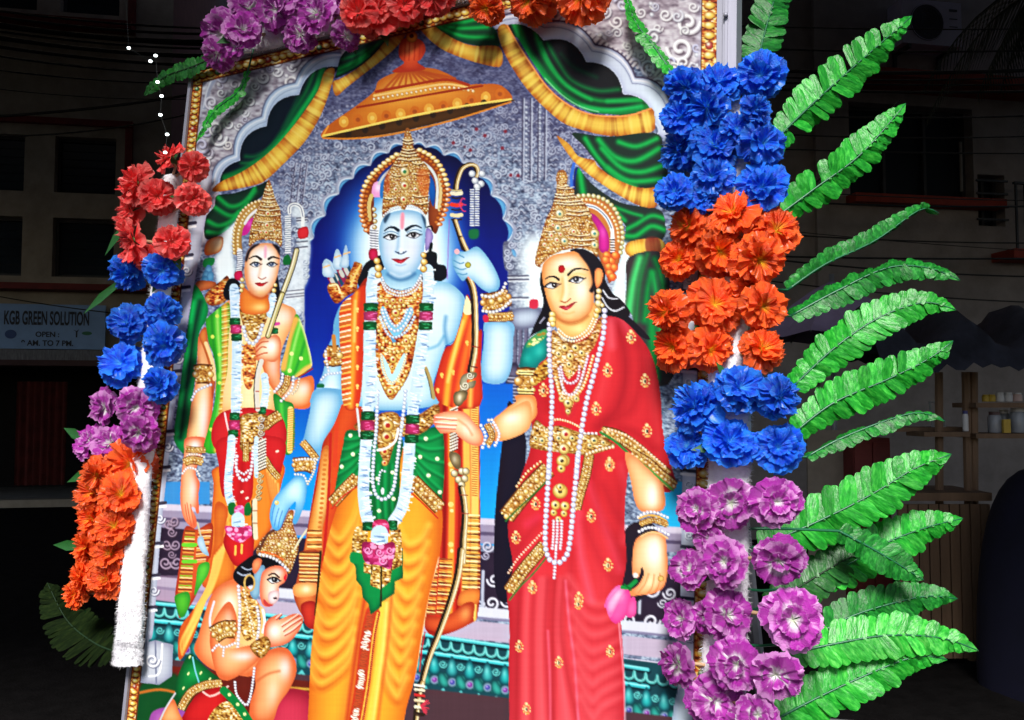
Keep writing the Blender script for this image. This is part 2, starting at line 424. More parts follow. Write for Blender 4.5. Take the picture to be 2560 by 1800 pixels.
# jars and bottles
def lathe(prof, n=14):
    B = MB(); 
    for r_, z in prof:
        for j in range(n): t_ = 2*math.pi*j/n; B.v.append((r_*math.cos(t_), r_*math.sin(t_), z))
    for i in range(len(prof)-1):
        for j in range(n): a = i*n+j; b_ = i*n+(j+1) % n; B.f.append((a, b_, b_+n, a+n))
    return B
m_yel = mat('yellow packaging', (.55,.36,.04), .5, .2); m_wht = mat('white plastic jar', (.62,.60,.60), .4, .1); m_pnk = mat('pinkish jar', (.60,.42,.38), .4, .1); m_clr = mat('cloudy glass jar', (.30,.31,.34), .2, .15); m_cap = mat('dark lid', (.10,.05,.05), .4, .1); m_blu = mat('blue cap', (.05,.05,.20), .4, .1)
def jar(px, py, d, r_, h, m, lidm, lab, grp=None, name='jar', cat='jar'):
    p = CAM + ray(px, py)*d; o = empty(name, p); tag(o, lab, cat, grp)
    lathe([(.001,0),(r_*.95,0),(r_,h*.06),(r_,h*.74),(r_*.78,h*.86)]).build('body', m, o, True)
    lathe([(r_*.80,h*.84),(r_*.82,h*.86),(r_*.82,h),(.001,h)]).build('lid', lidm, o)
    return o
dj = 5.6
for k, px in enumerate((2464, 2480)): jar(px, 1004, dj, .022, .045, m_yel, m_yel, 'small yellow pot on the upper stall shelf', 'yellow pots on the upper shelf', 'pot', 'pot')
for k, px in enumerate((2500, 2521)): jar(px, 1004, dj, .026, .058, m_wht, m_wht, 'white plastic jar on the upper stall shelf', 'white jars on the upper shelf')
jar(2543, 1004, dj, .030, .056, m_pnk, m_wht, 'pinkish jar with white lid on the upper stall shelf')
jar(2487, 1082, dj, .040, .135, m_clr, m_cap, 'cloudy glass jar with dark lid beside the yellow packet')
jar(2511, 1082, dj+.09, .034, .15, m_clr, m_wht, 'cloudy glass jar with white lid behind the yellow packet')
jar(2545, 1082, dj, .046, .16, m_clr, m_wht, 'large cloudy jar with white lid at the shelf end')
p = CAM + ray(2516, 1082)*(dj-.06); yp = MB().box(-.022,-.012,0,.022,.012,.085).build('packet', m_yel); yp.location = p; tag(yp, 'yellow packet standing on the lower stall shelf', 'packet')
jar(2414, 1078, 5.56, .018, .13, m_wht, m_blu, 'slim white bottle with blue cap on the stall shelf', None, 'bottle', 'bottle')
m_paper = mat('grey card', (.33,.33,.33), .7, .15)
cr = empty('picture_frame', CAM+ray(2347,1068)*5.72); tag(cr, 'small empty pale frame leaning on the stall shelf', 'frame')
for q in ((-.05,0,-.042,.17),(.042,0,.05,.17)): MB().box(q[0],-.006,q[1],q[2],.006,q[3]).build('stile', m_paper, cr)
for q in ((-.0415,0,.0415,.008),(-.0415,.162,.0415,.17)): MB().box(q[0],-.006,q[1],q[2],.006,q[3]).build('rail', m_paper, cr)
cr.rotation_euler = (R(-8),0,R(12))
# covered heap, crates and tub on the ground
m_navy = mat('navy cover', (.006,.006,.024), .8, .3, 5)
hp = ground_at(2680, 5.0); hb = empty('covered_heap', hp); tag(hb, 'rounded heap under a dark navy cover beside the stall', 'cover')
B = MB(); n = 28; zc = CAM.z+(1015-1165)/F_PX*5.0
for i in range(12):
    t_ = i/11; r_ = .50*math.cos(t_*math.pi/2*.98)**.5+.001; z = zc*(.0+math.sin(t_*math.pi/2)**.75)
    for j in range(n): a = 2*math.pi*j/n; k_ = 1+.05*math.sin(5*a)*(1-t_); B.v.append((r_*k_*math.cos(a), r_*k_*math.sin(a), z))
for i in range(11):
    for j in range(n): a = i*n+j; b_ = i*n+(j+1) % n; B.f.append((a,b_,b_+n,a+n))
B.build('cover', m_navy, hb, True)
m_red = mat('dull red crate', (.16,.02,.018), .6, .3); m_beige = mat('beige board', (.30,.25,.20), .8, .2)
def crate(px, py, d, w_, h, dep, m, lab):
    p = CAM+ray(px, py)*d; o = empty('crate', (p.x, p.y, p.z)); tag(o, lab, 'crate')
    for k in range(4): z = h*k/4; MB().box(-w_/2,-.01,z+.008,w_/2,0,z+h/4-.008).build('slat', m, o)
    MB().box(-w_/2,.0,0,w_/2,dep,h*.98).build('body', m, o)
cp = ground_at(2180, 6.2); zz = .001
o = empty('plywood_panel', ground_at(2080, 6.4)); tag(o, 'plain beige board leaning under the lilac parasol', 'board'); bz = CAM.z+(1015-1075)/F_PX*6.4
MB().box(-.19,-.012,0,.15,.012,bz).build('sheet', m_beige, o)
bz2 = CAM.z+(1015-1095)/F_PX*6.2
o = empty('red_cabinet', cp); tag(o, 'dull red cabinet with two doors under the lilac parasol', 'cabinet')
MB().box(-.14,0,.04,.12,.3,bz2).build('body', m_red, o)
for x in (-.135, -.005): MB().box(x,-.014,.06,x+.12,-.001,bz2-.03).build('door', m_red, o)
for x in (-.12, .08): MB().box(x,.02,0,x+.03,.05,.04).build('foot', m_red, o)
m_tub = mat('worn aluminium', (.42,.43,.45), .35, .2, 9, metal=.7)
tb = empty('metal_tub', Vector((ray(2130,1015).x*1.95, ray(2130,1015).y*1.95, 0))); tag(tb, 'wide aluminium tub below the lowest fern fronds', 'tub')
zr = CAM.z - (1770-1015)/F_PX*2.3
lathe([(.001,.02),(.20,.02),(.30,zr-.03),(.315,zr),(.325,zr),(.31,zr-.05),(.21,0),(.001,0)], 40).build('bowl', m_tub, tb, True)
# ------------------------------------------------------------------ the print: a small painter in numpy
# the artwork is painted on a sheet (photo-sized units) and carried by the vertices of the printed sheet
K = .8
AX0, AY0, AX1, AY1 = 250, -330, 1880, 2160
WC, HC = int((AX1-AX0)*K), int((AY1-AY0)*K)
IMG = np.zeros((HC, WC, 3), np.float32)
rng = np.random.default_rng(3)
FR = [0., 0., 1.]
CLIP = [None]
def frame(x0, y0, s): FR[:] = [x0, y0, s]
FA=(480,0,.2789); FB=(1100,0,.2789); FC=(860,300,.2478); FD=(740,600,.2526); FE=(740,980,.2602); FF=(700,1380,.27)
FG=(480,420,.2230); FH=(420,740,.2354); FI=(400,1100,.2231); FJ=(330,1240,.3469); FK=(1260,400,.2354)
FL=(1240,760,.2603); FM=(1200,1140,.2352); FN=(1040,1440,.3049); FO=(1060,380,.2602); F0=(0,0,1.1154); FS=(0,0,1.)
def cv(P):
    P = np.asarray(P, float).reshape(-1, 2)
    return (P * FR[2] + [FR[0] - AX0, FR[1] - AY0]) * K
def spl(P, closed, n=6):
    P = np.asarray(P, float); m = len(P)
    if m < 3: return P
    if closed: idx = lambda i: P[i % m]; segs = m
    else: idx = lambda i: P[min(max(i, 0), m-1)]; segs = m - 1
    out = []
    t = np.linspace(0, 1, n, endpoint=False)[:, None]
    for i in range(segs):
        a, b, c, d = idx(i-1), idx(i), idx(i+1), idx(i+2)
        out.append(.5*((2*b) + (c-a)*t + (2*a-5*b+4*c-d)*t*t + (3*b-a-3*c+d)*t**3))
    if not closed: out.append(P[-1:])
    return np.concatenate(out)
def pmask(Q):
    x0 = max(int(Q[:,0].min())-1, 0); x1 = min(int(Q[:,0].max())+2, WC)
    y0 = max(int(Q[:,1].min())-1, 0); y1 = min(int(Q[:,1].max())+2, HC)
    if x1 <= x0 or y1 <= y0: return None
    S = 2; wd = (x1-x0)*S; h = (y1-y0)*S
    T = np.zeros((h, wd+1), np.int32)
    X = (Q[:,0]-x0)*S; Y = (Q[:,1]-y0)*S; n = len(Q)
    for i in range(n):
        j = (i+1) % n
        xa, ya, xb, yb = X[i], Y[i], X[j], Y[j]
        if ya == yb: continue
        if ya > yb: xa, ya, xb, yb = xb, yb, xa, ya
        r0 = max(math.ceil(ya-.5), 0); r1 = min(math.ceil(yb-.5), h)
        if r1 <= r0: continue
        rows = np.arange(r0, r1); xs = xa + (rows+.5-ya)*(xb-xa)/(yb-ya)
        T[rows, np.clip(np.ceil(xs-.5), 0, wd).astype(int)] += 1
    M = (np.cumsum(T, 1)[:, :wd] & 1).astype(np.float32)
    return x0, y0, M.reshape(h//S, S, wd//S, S).mean((1, 3))
def blur(M, r):
    r = int(max(1, r))
    for ax in (0, 1):
        for _ in range(2):
            pad = [(0,0),(0,0)]; pad[ax] = (r+1, r)
            C = np.cumsum(np.pad(M, pad), axis=ax)
            n = M.shape[ax]
            M = (np.take(C, range(2*r+1, 2*r+1+n), ax) - np.take(C, range(0, n), ax)) / (2*r+1)
    return M
def blend(x0, y0, M, col):
    h, wd = M.shape
    if CLIP[0] is not None: M = M * CLIP[0][y0:y0+h, x0:x0+wd]
    reg = IMG[y0:y0+h, x0:x0+wd]
    reg += (np.asarray(col, np.float32) - reg) * M[..., None]
def fill(P, col, sm=True, edge=None, off=(0,0), tex=None, g=None, hi=(), a=1., soft=0, n=6):
    """filled outline; g = gradient to a second colour, edge = shading towards the outline, hi = soft lights"""
    P = np.asarray(P, float)
    Q = cv(spl(P, True, n) if sm else P)
    r = pmask(Q)
    if r is None: return
    x0, y0, M = r
    s = FR[2]*K
    if soft:
        p = int(2.2*soft*s)+3
        px0, py0 = min(p, x0), min(p, y0); px1, py1 = min(p, WC-x0-M.shape[1]), min(p, HC-y0-M.shape[0])
        M = np.pad(M, ((py0, py1), (px0, px1))); x0 -= px0; y0 -= py0
    h, wd = M.shape
    if tex is not None: c = tex[y0:y0+h, x0:x0+wd]*np.asarray(col, np.float32)/255.
    else: c = np.broadcast_to(np.asarray(col, np.float32), (h, wd, 3))
    yy, xx = np.mgrid[y0:y0+h, x0:x0+wd].astype(np.float32)
    if g is not None:
        A = cv([g[0:2]])[0]; B = cv([g[2:4]])[0]; d = B-A
        t = np.clip(((xx-A[0])*d[0] + (yy-A[1])*d[1])/(d@d), 0, 1)[..., None]
        c = c*(1-t) + np.asarray(g[4], np.float32)*t
    for (cx, cy, rx, ry, hc, st) in hi:
        A = cv([(cx, cy)])[0]
        q = np.exp(-(((xx-A[0])/(rx*s))**2 + ((yy-A[1])/(ry*s))**2))[..., None]*st
        c = c + (np.asarray(hc, np.float32)-c)*q
    if edge is not None:
        ec, ew, es = edge
        B_ = blur(np.pad(M, 2), ew*s*1.1)[2:-2, 2:-2]
        ox, oy = int(off[0]*s), int(off[1]*s)
        if ox or oy: B_ = np.roll(np.roll(B_, oy, 0), ox, 1)
        e = np.clip((1-B_)*1.9, 0, 1)[..., None]*es
        c = c + (np.asarray(ec, np.float32)-c)*e
    if soft: M = blur(M, soft*s)
    blend(x0, y0, M*a, c)
def setclip(P=None, sm=True):
    if P is None: CLIP[0] = None; return
    Q = cv(spl(P, True) if sm else P); r = pmask(Q)
    C = np.zeros((HC, WC), np.float32)
    if r is not None: C[r[1]:r[1]+r[2].shape[0], r[0]:r[0]+r[2].shape[1]] = r[2]
    CLIP[0] = C
def line(P, wd, col, w1=None, a=1., soft=.9, sm=True, n=5):
    """brush stroke of width wd (tapering to w1)"""
    Q = cv(spl(P, False, n) if sm else P); s = FR[2]*K
    if w1 is None: w1 = wd
    m = len(Q)
    W_ = np.linspace(wd, w1, m)*s*.5
    pad = max(W_.max(), .6) + soft + 2
    x0 = max(int(Q[:,0].min()-pad), 0); x1 = min(int(Q[:,0].max()+pad)+1, WC)
    y0 = max(int(Q[:,1].min()-pad), 0); y1 = min(int(Q[:,1].max()+pad)+1, HC)
    if x1 <= x0 or y1 <= y0: return
    A = np.zeros((y1-y0, x1-x0), np.float32)
    for i in range(m-1):
        p, q = Q[i], Q[i+1]
        bx0 = max(int(min(p[0], q[0])-pad), x0); bx1 = min(int(max(p[0], q[0])+pad)+1, x1)
        by0 = max(int(min(p[1], q[1])-pad), y0); by1 = min(int(max(p[1], q[1])+pad)+1, y1)
        if bx1 <= bx0 or by1 <= by0: continue
        yy, xx = np.mgrid[by0:by1, bx0:bx1].astype(np.float32)
        d = q-p; L = max(d@d, 1e-6)
        t = np.clip(((xx-p[0])*d[0] + (yy-p[1])*d[1])/L, 0, 1)
        D = np.hypot(xx-p[0]-t*d[0], yy-p[1]-t*d[1])
        ww = W_[i] + (W_[i+1]-W_[i])*t
        al = np.clip((ww-D)/soft + .5, 0, 1)*np.clip(ww/.5, 0, 1)
        sub = A[by0-y0:by1-y0, bx0-x0:bx1-x0]
        np.maximum(sub, al, out=sub)
    blend(x0, y0, A*a, col)
def dot(x, y, r, col, ry=None, hl=None, rim=None, soft=.8):
    c = cv([(x, y)])[0]; s = FR[2]*K
    rx = r*s; ry_ = (ry if ry else r)*s
    x0 = max(int(c[0]-rx-2), 0); x1 = min(int(c[0]+rx+3), WC); y0 = max(int(c[1]-ry_-2), 0); y1 = min(int(c[1]+ry_+3), HC)
    if x1 <= x0 or y1 <= y0: return
    yy, xx = np.mgrid[y0:y1, x0:x1].astype(np.float32)
    D = np.hypot((xx-c[0])/rx, (yy-c[1])/ry_)
    M = np.clip((1-D)*min(rx, ry_)/soft + .5, 0, 1)
    C = np.broadcast_to(np.asarray(col, np.float32), M.shape+(3,))
    if rim is not None: C = C + (np.asarray(rim, np.float32)-C)*np.clip(D**3, 0, 1)[..., None]*.8
    if hl is not None:
        q = np.exp(-(((xx-c[0]+rx*.25)/(rx*.45))**2 + ((yy-c[1]+ry_*.3)/(ry_*.45))**2))[..., None]
        C = C + (np.asarray(hl, np.float32)-C)*q
    blend(x0, y0, M, C)
def along(P, step, sm=True):
    Q = np.asarray(spl(P, False, 8) if sm else P, float)
    d = np.hypot(*np.diff(Q, axis=0).T); S_ = np.concatenate([[0], np.cumsum(d)])
    n = max(int(S_[-1]/step), 1); s = np.linspace(0, S_[-1], n+1)
    X = np.stack([np.interp(s, S_, Q[:,0]), np.interp(s, S_, Q[:,1])], 1)
    T = np.gradient(X, axis=0); T /= np.maximum(np.hypot(T[:,0], T[:,1])[:, None], 1e-6)
    return X, T
WHITE=(250,252,255); PEARL=(214,224,240)
def beads(P, r, col=PEARL, gap=1., rim=(110,115,150), hl=WHITE, base=None):
    if base is not None: line(P, r*1.6, base)
    X, _ = along(P, 2*r*gap)
    for x, y in X: dot(x, y, r, col, hl=hl, rim=rim)
def garland(P, wd, hue=(186,214,236)):
    X, T = along(P, wd*.3)
    line(P, wd*.86, hue)
    X, T = along(P, wd*.115)
    for (x, y), (tx, ty) in zip(X, T):
        nx, ny = -ty, tx
        b = rng.uniform(0, 1); c = tuple(h+(255-h)*b for h in hue)
        if b < .16: c = (118,150,190)
        a0 = rng.uniform(-.62, -.05)*wd; a1 = a0 + rng.uniform(.35, .62)*wd
        j = rng.uniform(-.1, .1)*wd
        line([(x+nx*a0+tx*j, y+ny*a0+ty*j), (x+nx*a1-tx*j*.3, y+ny*a1-ty*j*.3)], wd*.11, c, wd*.05, sm=False, soft=.8)
def wrapband(cx, cy, wd, h, col, ang=0, lt=None):
    lt = lt or tuple(min(255, c+70) for c in col)
    fill([(cx-wd/2, cy-h/2), (cx+wd/2, cy-h/2), (cx+wd*.54, cy), (cx+wd/2, cy+h/2), (cx-wd/2, cy+h/2), (cx-wd*.54, cy)], col, n=3,
         edge=(tuple(c*.45 for c in col), wd*.3, .6))
    for _ in range(5):
        y = cy+rng.uniform(-.4, .4)*h; x = cx+rng.uniform(-.35, .2)*wd
        line([(x, y), (x+wd*.3, y+rng.uniform(-.15, .15)*h)], h*.09, lt, a=.7, sm=False)
def blobs(P, r, n, cols, sm=True):
    Q = np.asarray(P, float); x0, y0 = Q.min(0); x1, y1 = Q.max(0)
    old = CLIP[0]; setclip(P, sm)
    for _ in range(n):
        c = cols[rng.integers(len(cols))]
        dot(rng.uniform(x0, x1), rng.uniform(y0, y1), r*rng.uniform(.6, 1.2), c, ry=r*rng.uniform(.4, .8))
    CLIP[0] = old
def noise(sx, sy, seed):
    g = np.random.default_rng(seed)
    gh, gw = int(HC/sy)+3, int(WC/sx)+3
    G = g.random((gh, gw)).astype(np.float32)
    y = np.arange(HC)/sy; x = np.arange(WC)/sx
    yi = y.astype(int); xi = x.astype(int)
    fy = (y-yi)[:, None]; fx = (x-xi)[None, :]
    fy = fy*fy*(3-2*fy); fx = fx*fx*(3-2*fx)
    A = G[yi][:, xi]; B = G[yi][:, xi+1]; C = G[yi+1][:, xi]; D = G[yi+1][:, xi+1]
    return (A*(1-fx)+B*fx)*(1-fy) + (C*(1-fx)+D*fx)*fy
def pal(v, stops):
    xs = [s[0] for s in stops]
    return np.stack([np.interp(v, xs, [s[1][k] for s in stops]) for k in range(3)], -1).astype(np.float32)
n1 = noise(4.6, 2.2, 1); n2 = noise(9, 5, 2); n3 = noise(3, 1.9, 5); n4 = noise(26, 17, 9)
def eq(v):
    return np.clip((v - v.mean())/v.std()*.24 + .5, 0, 1)
GOLD = pal(eq(n1*.6+n2*.3+n3*.35), [(0,(84,46,18)),(.25,(146,92,34)),(.5,(198,148,66)),(.72,(224,192,112)),(.92,(250,238,196)),(1,(255,252,230))])
GOLDR = pal(eq(n1*.6+n2*.5+n3*.3), [(0,(80,24,14)),(.25,(160,60,24)),(.5,(212,120,50)),(.75,(235,196,100)),(.95,(252,238,190))])
SILV = pal(eq(n1*.55+n3*.5+n2*.35+n4*.2), [(0,(66,70,92)),(.25,(100,107,128)),(.5,(134,144,164)),(.75,(170,181,198)),(.95,(206,216,226))])
CARV = pal(eq(n2*.7+n1*.3+n4*.3), [(0,(128,118,130)),(.3,(166,158,168)),(.6,(192,188,196)),(.95,(222,224,228))])
CLOTH = pal(eq(noise(3, 40, 21)*.7+noise(9, 80, 22)*.5), [(0,(205,205,205)),(.5,(240,240,240)),(1,(255,255,255))])
G1=(250,235,160); GD=(96,52,16)
def goldband(P, wd, col=(255,255,255), dark=True):
    """ornamented metal strip along a path"""
    X, T = along(P, wd*.25)
    N = np.stack([-T[:,1], T[:,0]], 1)*wd/2
    Q = np.concatenate([X+N, (X-N)[::-1]])
    fill(Q, col, sm=False, tex=GOLD)
    fill(Q, (176,116,48), sm=False, a=.35)
    r_ = wd*.19
    if r_*FR[2]*K > 1.0:
        for f_, rr_ in ((-.68, .5), (.68, .5), (0, 1.)):
            Y_, T_ = along(P, 2*r_*rr_*1.15)
            for k_, ((x, y), (tx, ty)) in enumerate(zip(Y_, T_)):
                dot(x-ty*wd*.5*f_, y+tx*wd*.5*f_, r_*rr_, (228,188,96) if k_ % 3 else (206,150,70), hl=(255,250,214), rim=(104,58,20))
    if dark:
        line(X+N*1.02, wd*.08, GD, sm=False); line(X-N*1.02, wd*.08, GD, sm=False)
def folds(rows, dark, light, wd, a=.8):
    for P in rows:
        line(P, wd, dark, wd*.6, a=a*.75, soft=wd*FR[2]*K*.9)
        Q = [(x, y+wd*.75) for x, y in P]
        line(Q, wd*.7, light, wd*.35, a=a*.75, soft=wd*FR[2]*K*.7)
def scroll(cx, cy, r, col, d=1, dark=(50,40,60), turns=1.4, rot=0):
    th = np.linspace(0, turns*2*math.pi, 16)
    P = [(cx+d*r*(1-t/(turns*2*math.pi)*.8)*math.cos(t+rot), cy+r*(1-t/(turns*2*math.pi)*.8)*math.sin(t+rot)) for t in th]
    line([(x+r*.1, y+r*.14) for x, y in P], r*.36, dark, a=.8, n=2)
    line(P, r*.3, col, n=2); line([(x-r*.04, y-r*.05) for x, y in P], r*.1, tuple(min(255, c+45) for c in col), n=2)
def eye(cx, cy, wd, h, tilt=0, look=0, iris=(40,34,40)):
    P = [(cx-wd*.5, cy+tilt*.5), (cx-wd*.2, cy-h*.42), (cx+wd*.15, cy-h*.46), (cx+wd*.5, cy-tilt*.5), (cx+wd*.18, cy+h*.42), (cx-wd*.2, cy+h*.42)]
    fill(P, (222,228,234), n=4)
    dot(cx+look, cy-h*.06, h*.48, iris, ry=h*.46)
    line([P[0], (cx-wd*.2, cy-h*.26), (cx+wd*.15, cy-h*.3), P[3]], h*.3, (40,30,40), a=.45, soft=2)
    dot(cx+look-h*.1, cy-h*.16, h*.1, (255,255,255))
    line([P[0], P[1], P[2], P[3], (cx+wd*.62, cy-tilt*.6-h*.1)], h*.3, (22,16,26), h*.1)
    line([P[0], (cx-wd*.2, cy+h*.46), (cx+wd*.18, cy+h*.46), P[3]], h*.1, (40,30,40))

def lobes(C, bulge, out, n=7):
    """scalloped edge: arcs between cusps, bulging away from point out"""
    P = []
    for a, b in zip(C, C[1:]):
        a = np.array(a, float); b = np.array(b, float); d = b-a; nr = np.array((-d[1], d[0]))
        if nr @ ((a+b)/2-np.array(out)) < 0: nr = -nr
        for k in range(n):
            t = k/n; P.append(tuple(a+d*t+nr*bulge*4*t*(1-t)*(1+.0*t)))
    P.append(tuple(C[-1])); return P
def paint_backdrop():
    frame(*FS)
    fill([(200,-400),(1900,-400),(1900,2200),(200,2200)], (224,234,244), sm=False, tex=SILV)
    # darker violet cast high up under the drapes
    fill([(620,40),(1500,20),(1450,420),(1240,300),(760,330),(640,520)], (56,50,86), a=.40, soft=60)
    fill([(480,560),(700,420),(790,520),(760,700),(600,700)], (150,160,190), a=.25, soft=40)
    # carved filigree: rows of small bosses and curls
    frame(*FS)
    g_ = np.random.default_rng(12)
    for y in range(270, 860, 13):
        for x in range(640, 1560, 15):
            xx = x+g_.uniform(-4,4); yy = y+g_.uniform(-3,3)-(x-640)*.02; k = g_.random()
            c = 120+60*g_.random()
            if k < .55: dot(xx, yy, 5+2*k, (c-8,c,c+20), ry=3.6+2*k, hl=(196,206,222), rim=(66,62,86))
            elif k < .8: line([(xx-6,yy+2),(xx,yy-4),(xx+6,yy+1)], 3, (180,190,208)); line([(xx-6,yy+5),(xx,yy-1),(xx+6,yy+4)], 2, (54,50,74))
            elif k < .806: dot(xx,yy,3,(120,50,70))
    for _ in range(850):
        x_, y_ = g_.uniform(640,1560), g_.uniform(270,860)
        scroll(x_, y_, g_.uniform(6,12), (168,180,198), 1 if g_.random()<.5 else -1, (78,76,100), 1.2, g_.uniform(0,6))
    fill([(640,60),(1500,20),(1470,400),(1240,330),(800,350),(640,500)], (70,60,100), a=.26, soft=50)
    # pilaster lines on the far wall
    frame(*FB)
    for x in (740,810,880,940):
        line([(x,880),(x-6,1614)], 10, (70,66,90), sm=False); line([(x+14,880),(x+8,1614)], 10, (186,194,212), sm=False)
    for y in range(960, 1614, 48):
        for x in (778, 900): dot(x-4, y, 17, (150,160,182), hl=(230,236,245), rim=(50,48,70))
    frame(*FG)
    for x in (1095,1160,1225): line([(x+60,-60),(x,420)], 9, (88,84,106), sm=False); line([(x+72,-60),(x+12,420)], 8, (190,196,214), sm=False)
    for y in range(20, 400, 75):
        for x in (1130,1225): dot(x, y, 24, (60,58,80), ry=18); dot(x, y, 11, (150,156,180))
    for _ in range(18):
        frame(*F0); dot(rng.uniform(1000,1180), rng.uniform(270,480), 4, (130,40,60))
    # niche: cusped blue arch
    frame(*FC)
    CU=[(-400,1500),(-363,1437),(-300,1186),(-183,961),(-48,745),(95,590),(270,460),(450,335),(600,255),(690,255),(820,280),(1000,360),(1190,435),(1350,570),(1480,760),(1600,1000),(1640,1230),(1650,1500)]
    cen=(600,1150)
    OUT=lobes(CU,.36,cen); INN=lobes(CU,.16,cen)
    low=[(1690,2400),(1680,4300),(-900,4200),(-500,2900),(-390,2400)]
    fill([(600+(x-600)*1.035,1150+(y-1150)*1.035) for x,y in OUT]+low, (150,156,178), sm=False)
    fill(OUT+low, (92,160,208), sm=False, edge=((40,90,160),14,.7))
    line(OUT, 12, (206,220,232), sm=False); line([(x+3,y+16) for x,y in OUT], 8, (60,84,130), sm=False, a=.7)
    NI=INN+low
    fill(NI, (4,4,56), sm=False, g=(600,200,600,1300,(0,22,124)))
    setclip(NI, False)
    fill([(-900,1300),(1900,1300),(1900,2201),(-900,2201)], (0,22,124), sm=False, g=(600,1300,600,2200,(0,44,156)))
    fill([(-900,2200),(1900,2200),(1900,4400),(-900,4400)], (0,44,156), sm=False, g=(600,2200,600,3700,(10,150,232)), a=1)
    frame(*F0)
    fill([(790,440),(880,380),(960,390),(1020,460),(1036,600),(1000,690),(900,740),(800,690),(765,560)], (40,130,220), soft=34, a=.95)
    fill([(815,490),(900,430),(985,470),(1010,590),(985,660),(900,700),(820,650),(795,570)], (232,252,255), soft=24, a=1)
    setclip()
    # white column capitals on either side of the niche
    frame(*FO)
    CO=[(760,880),(830,870),(850,980),(900,1000),(960,880),(1076,800),(1076,1614),(850,1614),(830,1450),(800,1400),(815,1180),(770,1100)]
    fill(CO, (255,255,255), tex=SILV, edge=((70,72,100),50,.6))
    fill([(930,900),(1100,780),(1180,1000),(1180,1614),(980,1614),(950,1200)], (232,250,255), soft=60, a=.95)
    for y in (890,960,1020,1090): scroll(800+(y%3)*20, y, 38, (176,186,205), dark=(70,72,100))
    for y in (1190,1225,1400,1520): line([(805,y),(1000,y-4)], 16, (60,58,80), a=.8); line([(805,y+16),(1000,y+12)], 10, (238,246,252))
    frame(*FG)
    CL=[(1130,430),(1210,420),(1260,560),(1300,700),(1330,900),(1310,1100),(1300,1250),(1240,1400),(1230,1614),(1040,1614),(1060,1300),(1180,900),(1190,600),(1120,520)]
    fill(CL, (255,255,255), tex=SILV, a=.8); fill(CL, (226,240,246), soft=26, a=.75)
    for y in (1050,1130,1200): scroll(1270, y, 40, (190,205,222), dark=(90,94,120))
    for y in (560,590,680,780,830,890): line([(1170,y),(1290,y-12)], 12, (44,40,60)); line([(1170,y+14),(1290,y+2)], 8, (236,242,250))
    for y in (1360,1400,1430): line([(1050,y+20),(1250,y)], 10, (60,56,76)); line([(1050,y+32),(1250,y+12)], 8, (244,248,252))
    frame(*FL)
    for x,y0,y1 in ((180,230,620),(230,230,560),(285,230,420)): line([(x,y0),(x-8,y1)], 26, (104,100,124), a=.9); line([(x+20,y0),(x+12,y1)], 10, (60,56,80))
    fill([(150,60),(440,40),(400,200),(330,230),(160,230)], (188,204,222), edge=((70,68,96),60,.7))
    fill([(110,620),(220,600),(200,1000),(100,990)], (120,116,140), edge=((40,36,60),40,.8))
    for y in range(690, 1000, 34): line([(110,y),(210,y+6)], 12, (52,48,70)); line([(110,y+13),(210,y+19)], 9, (196,202,220))
    # blue behind, low
    frame(*F0)
    fill([(1070,860),(1150,860),(1145,1180),(1060,1180)], (0,100,205), sm=False, g=(1100,880,1100,1150,(20,160,235)))
    fill([(1480,1080),(1560,1080),(1560,1190),(1480,1190)], (30,170,225), sm=False)
    fill([(360,1080),(470,1080),(470,1130),(360,1130)], (60,140,205), sm=False)
    # parapet, pierced panel and ledge
    def bandq(x0,x1,ya,yb,sl,col,**k): fill([(x0,ya),(x1,ya+sl*(x1-x0)),(x1,yb+sl*(x1-x0)),(x0,yb)], col, sm=False, **k)
    S_=.045
    bandq(330,1620,1128,1185,S_,(150,140,165)); bandq(330,1620,1128,1142,S_,(196,190,210)); bandq(330,1620,1158,1166,S_,(96,84,112))
    bandq(330,1620,1180,1310,.075,(52,38,60))
    frame(*FJ)
    for (x,y,r,d) in ((265,200,40,1),(300,180,40,-1),(285,260,34,1),(250,350,40,1),(310,350,40,-1),(240,480,48,1),(320,480,48,-1),(285,420,30,1)): scroll(x,y,r,(140,120,140),d,(44,28,44))
    frame(*FE)
    for (x,y,r,d) in ((1840,1480,60,1),(1820,1570,40,-1)): scroll(x,y,r,(176,176,196),d)
    frame(*FN)
    for (x,y,r,d) in ((640,30,60,-1),(620,220,66,-1),(740,200,60,1),(700,80,30,1),(1930,110,64,1),(2080,140,56,-1),(1740,360,64,-1),(1930,370,72,1),(2020,220,40,-1),(520,230,40,1)): scroll(x,y,r,(196,198,214),d,(30,26,44))
    for x in (548,1838): line([(x,-40),(x-8,300)], 26, (176,180,198))
    frame(*F0)
    bandq(330,1620,1290,1316,.094,(205,208,224)); bandq(330,1620,1312,1318,.094,(130,126,156)); bandq(330,1620,1318,1360,.1,(182,168,190))
    bandq(330,1620,1352,1420,.115,(198,186,214), g=(900,1400,900,1480,(222,214,236)))
    fill([(330,1290),(520,1290),(520,1350),(330,1350)], (150,126,150), sm=False, a=.6)
    # teal relief frieze
    TE=.125
    bandq(330,1620,1343,1500,TE,(26,78,88))
    frame(*FN)
    fy = lambda x, y0: y0+.137*x+(.00001*x*x)
    for y0,wd,c in ((470,28,(80,200,206)),(612,34,(62,196,204)),(948,36,(64,200,208)),(1062,28,(58,176,184))):
        L_ = [(x, fy(x,y0)) for x in range(-2300, 2200, 300)]
        line([(x,y+12) for x,y in L_], wd+22, (8,42,54), a=.8); line(L_, wd, c); line([(x,y-6) for x,y in L_], wd*.3, (150,236,236))
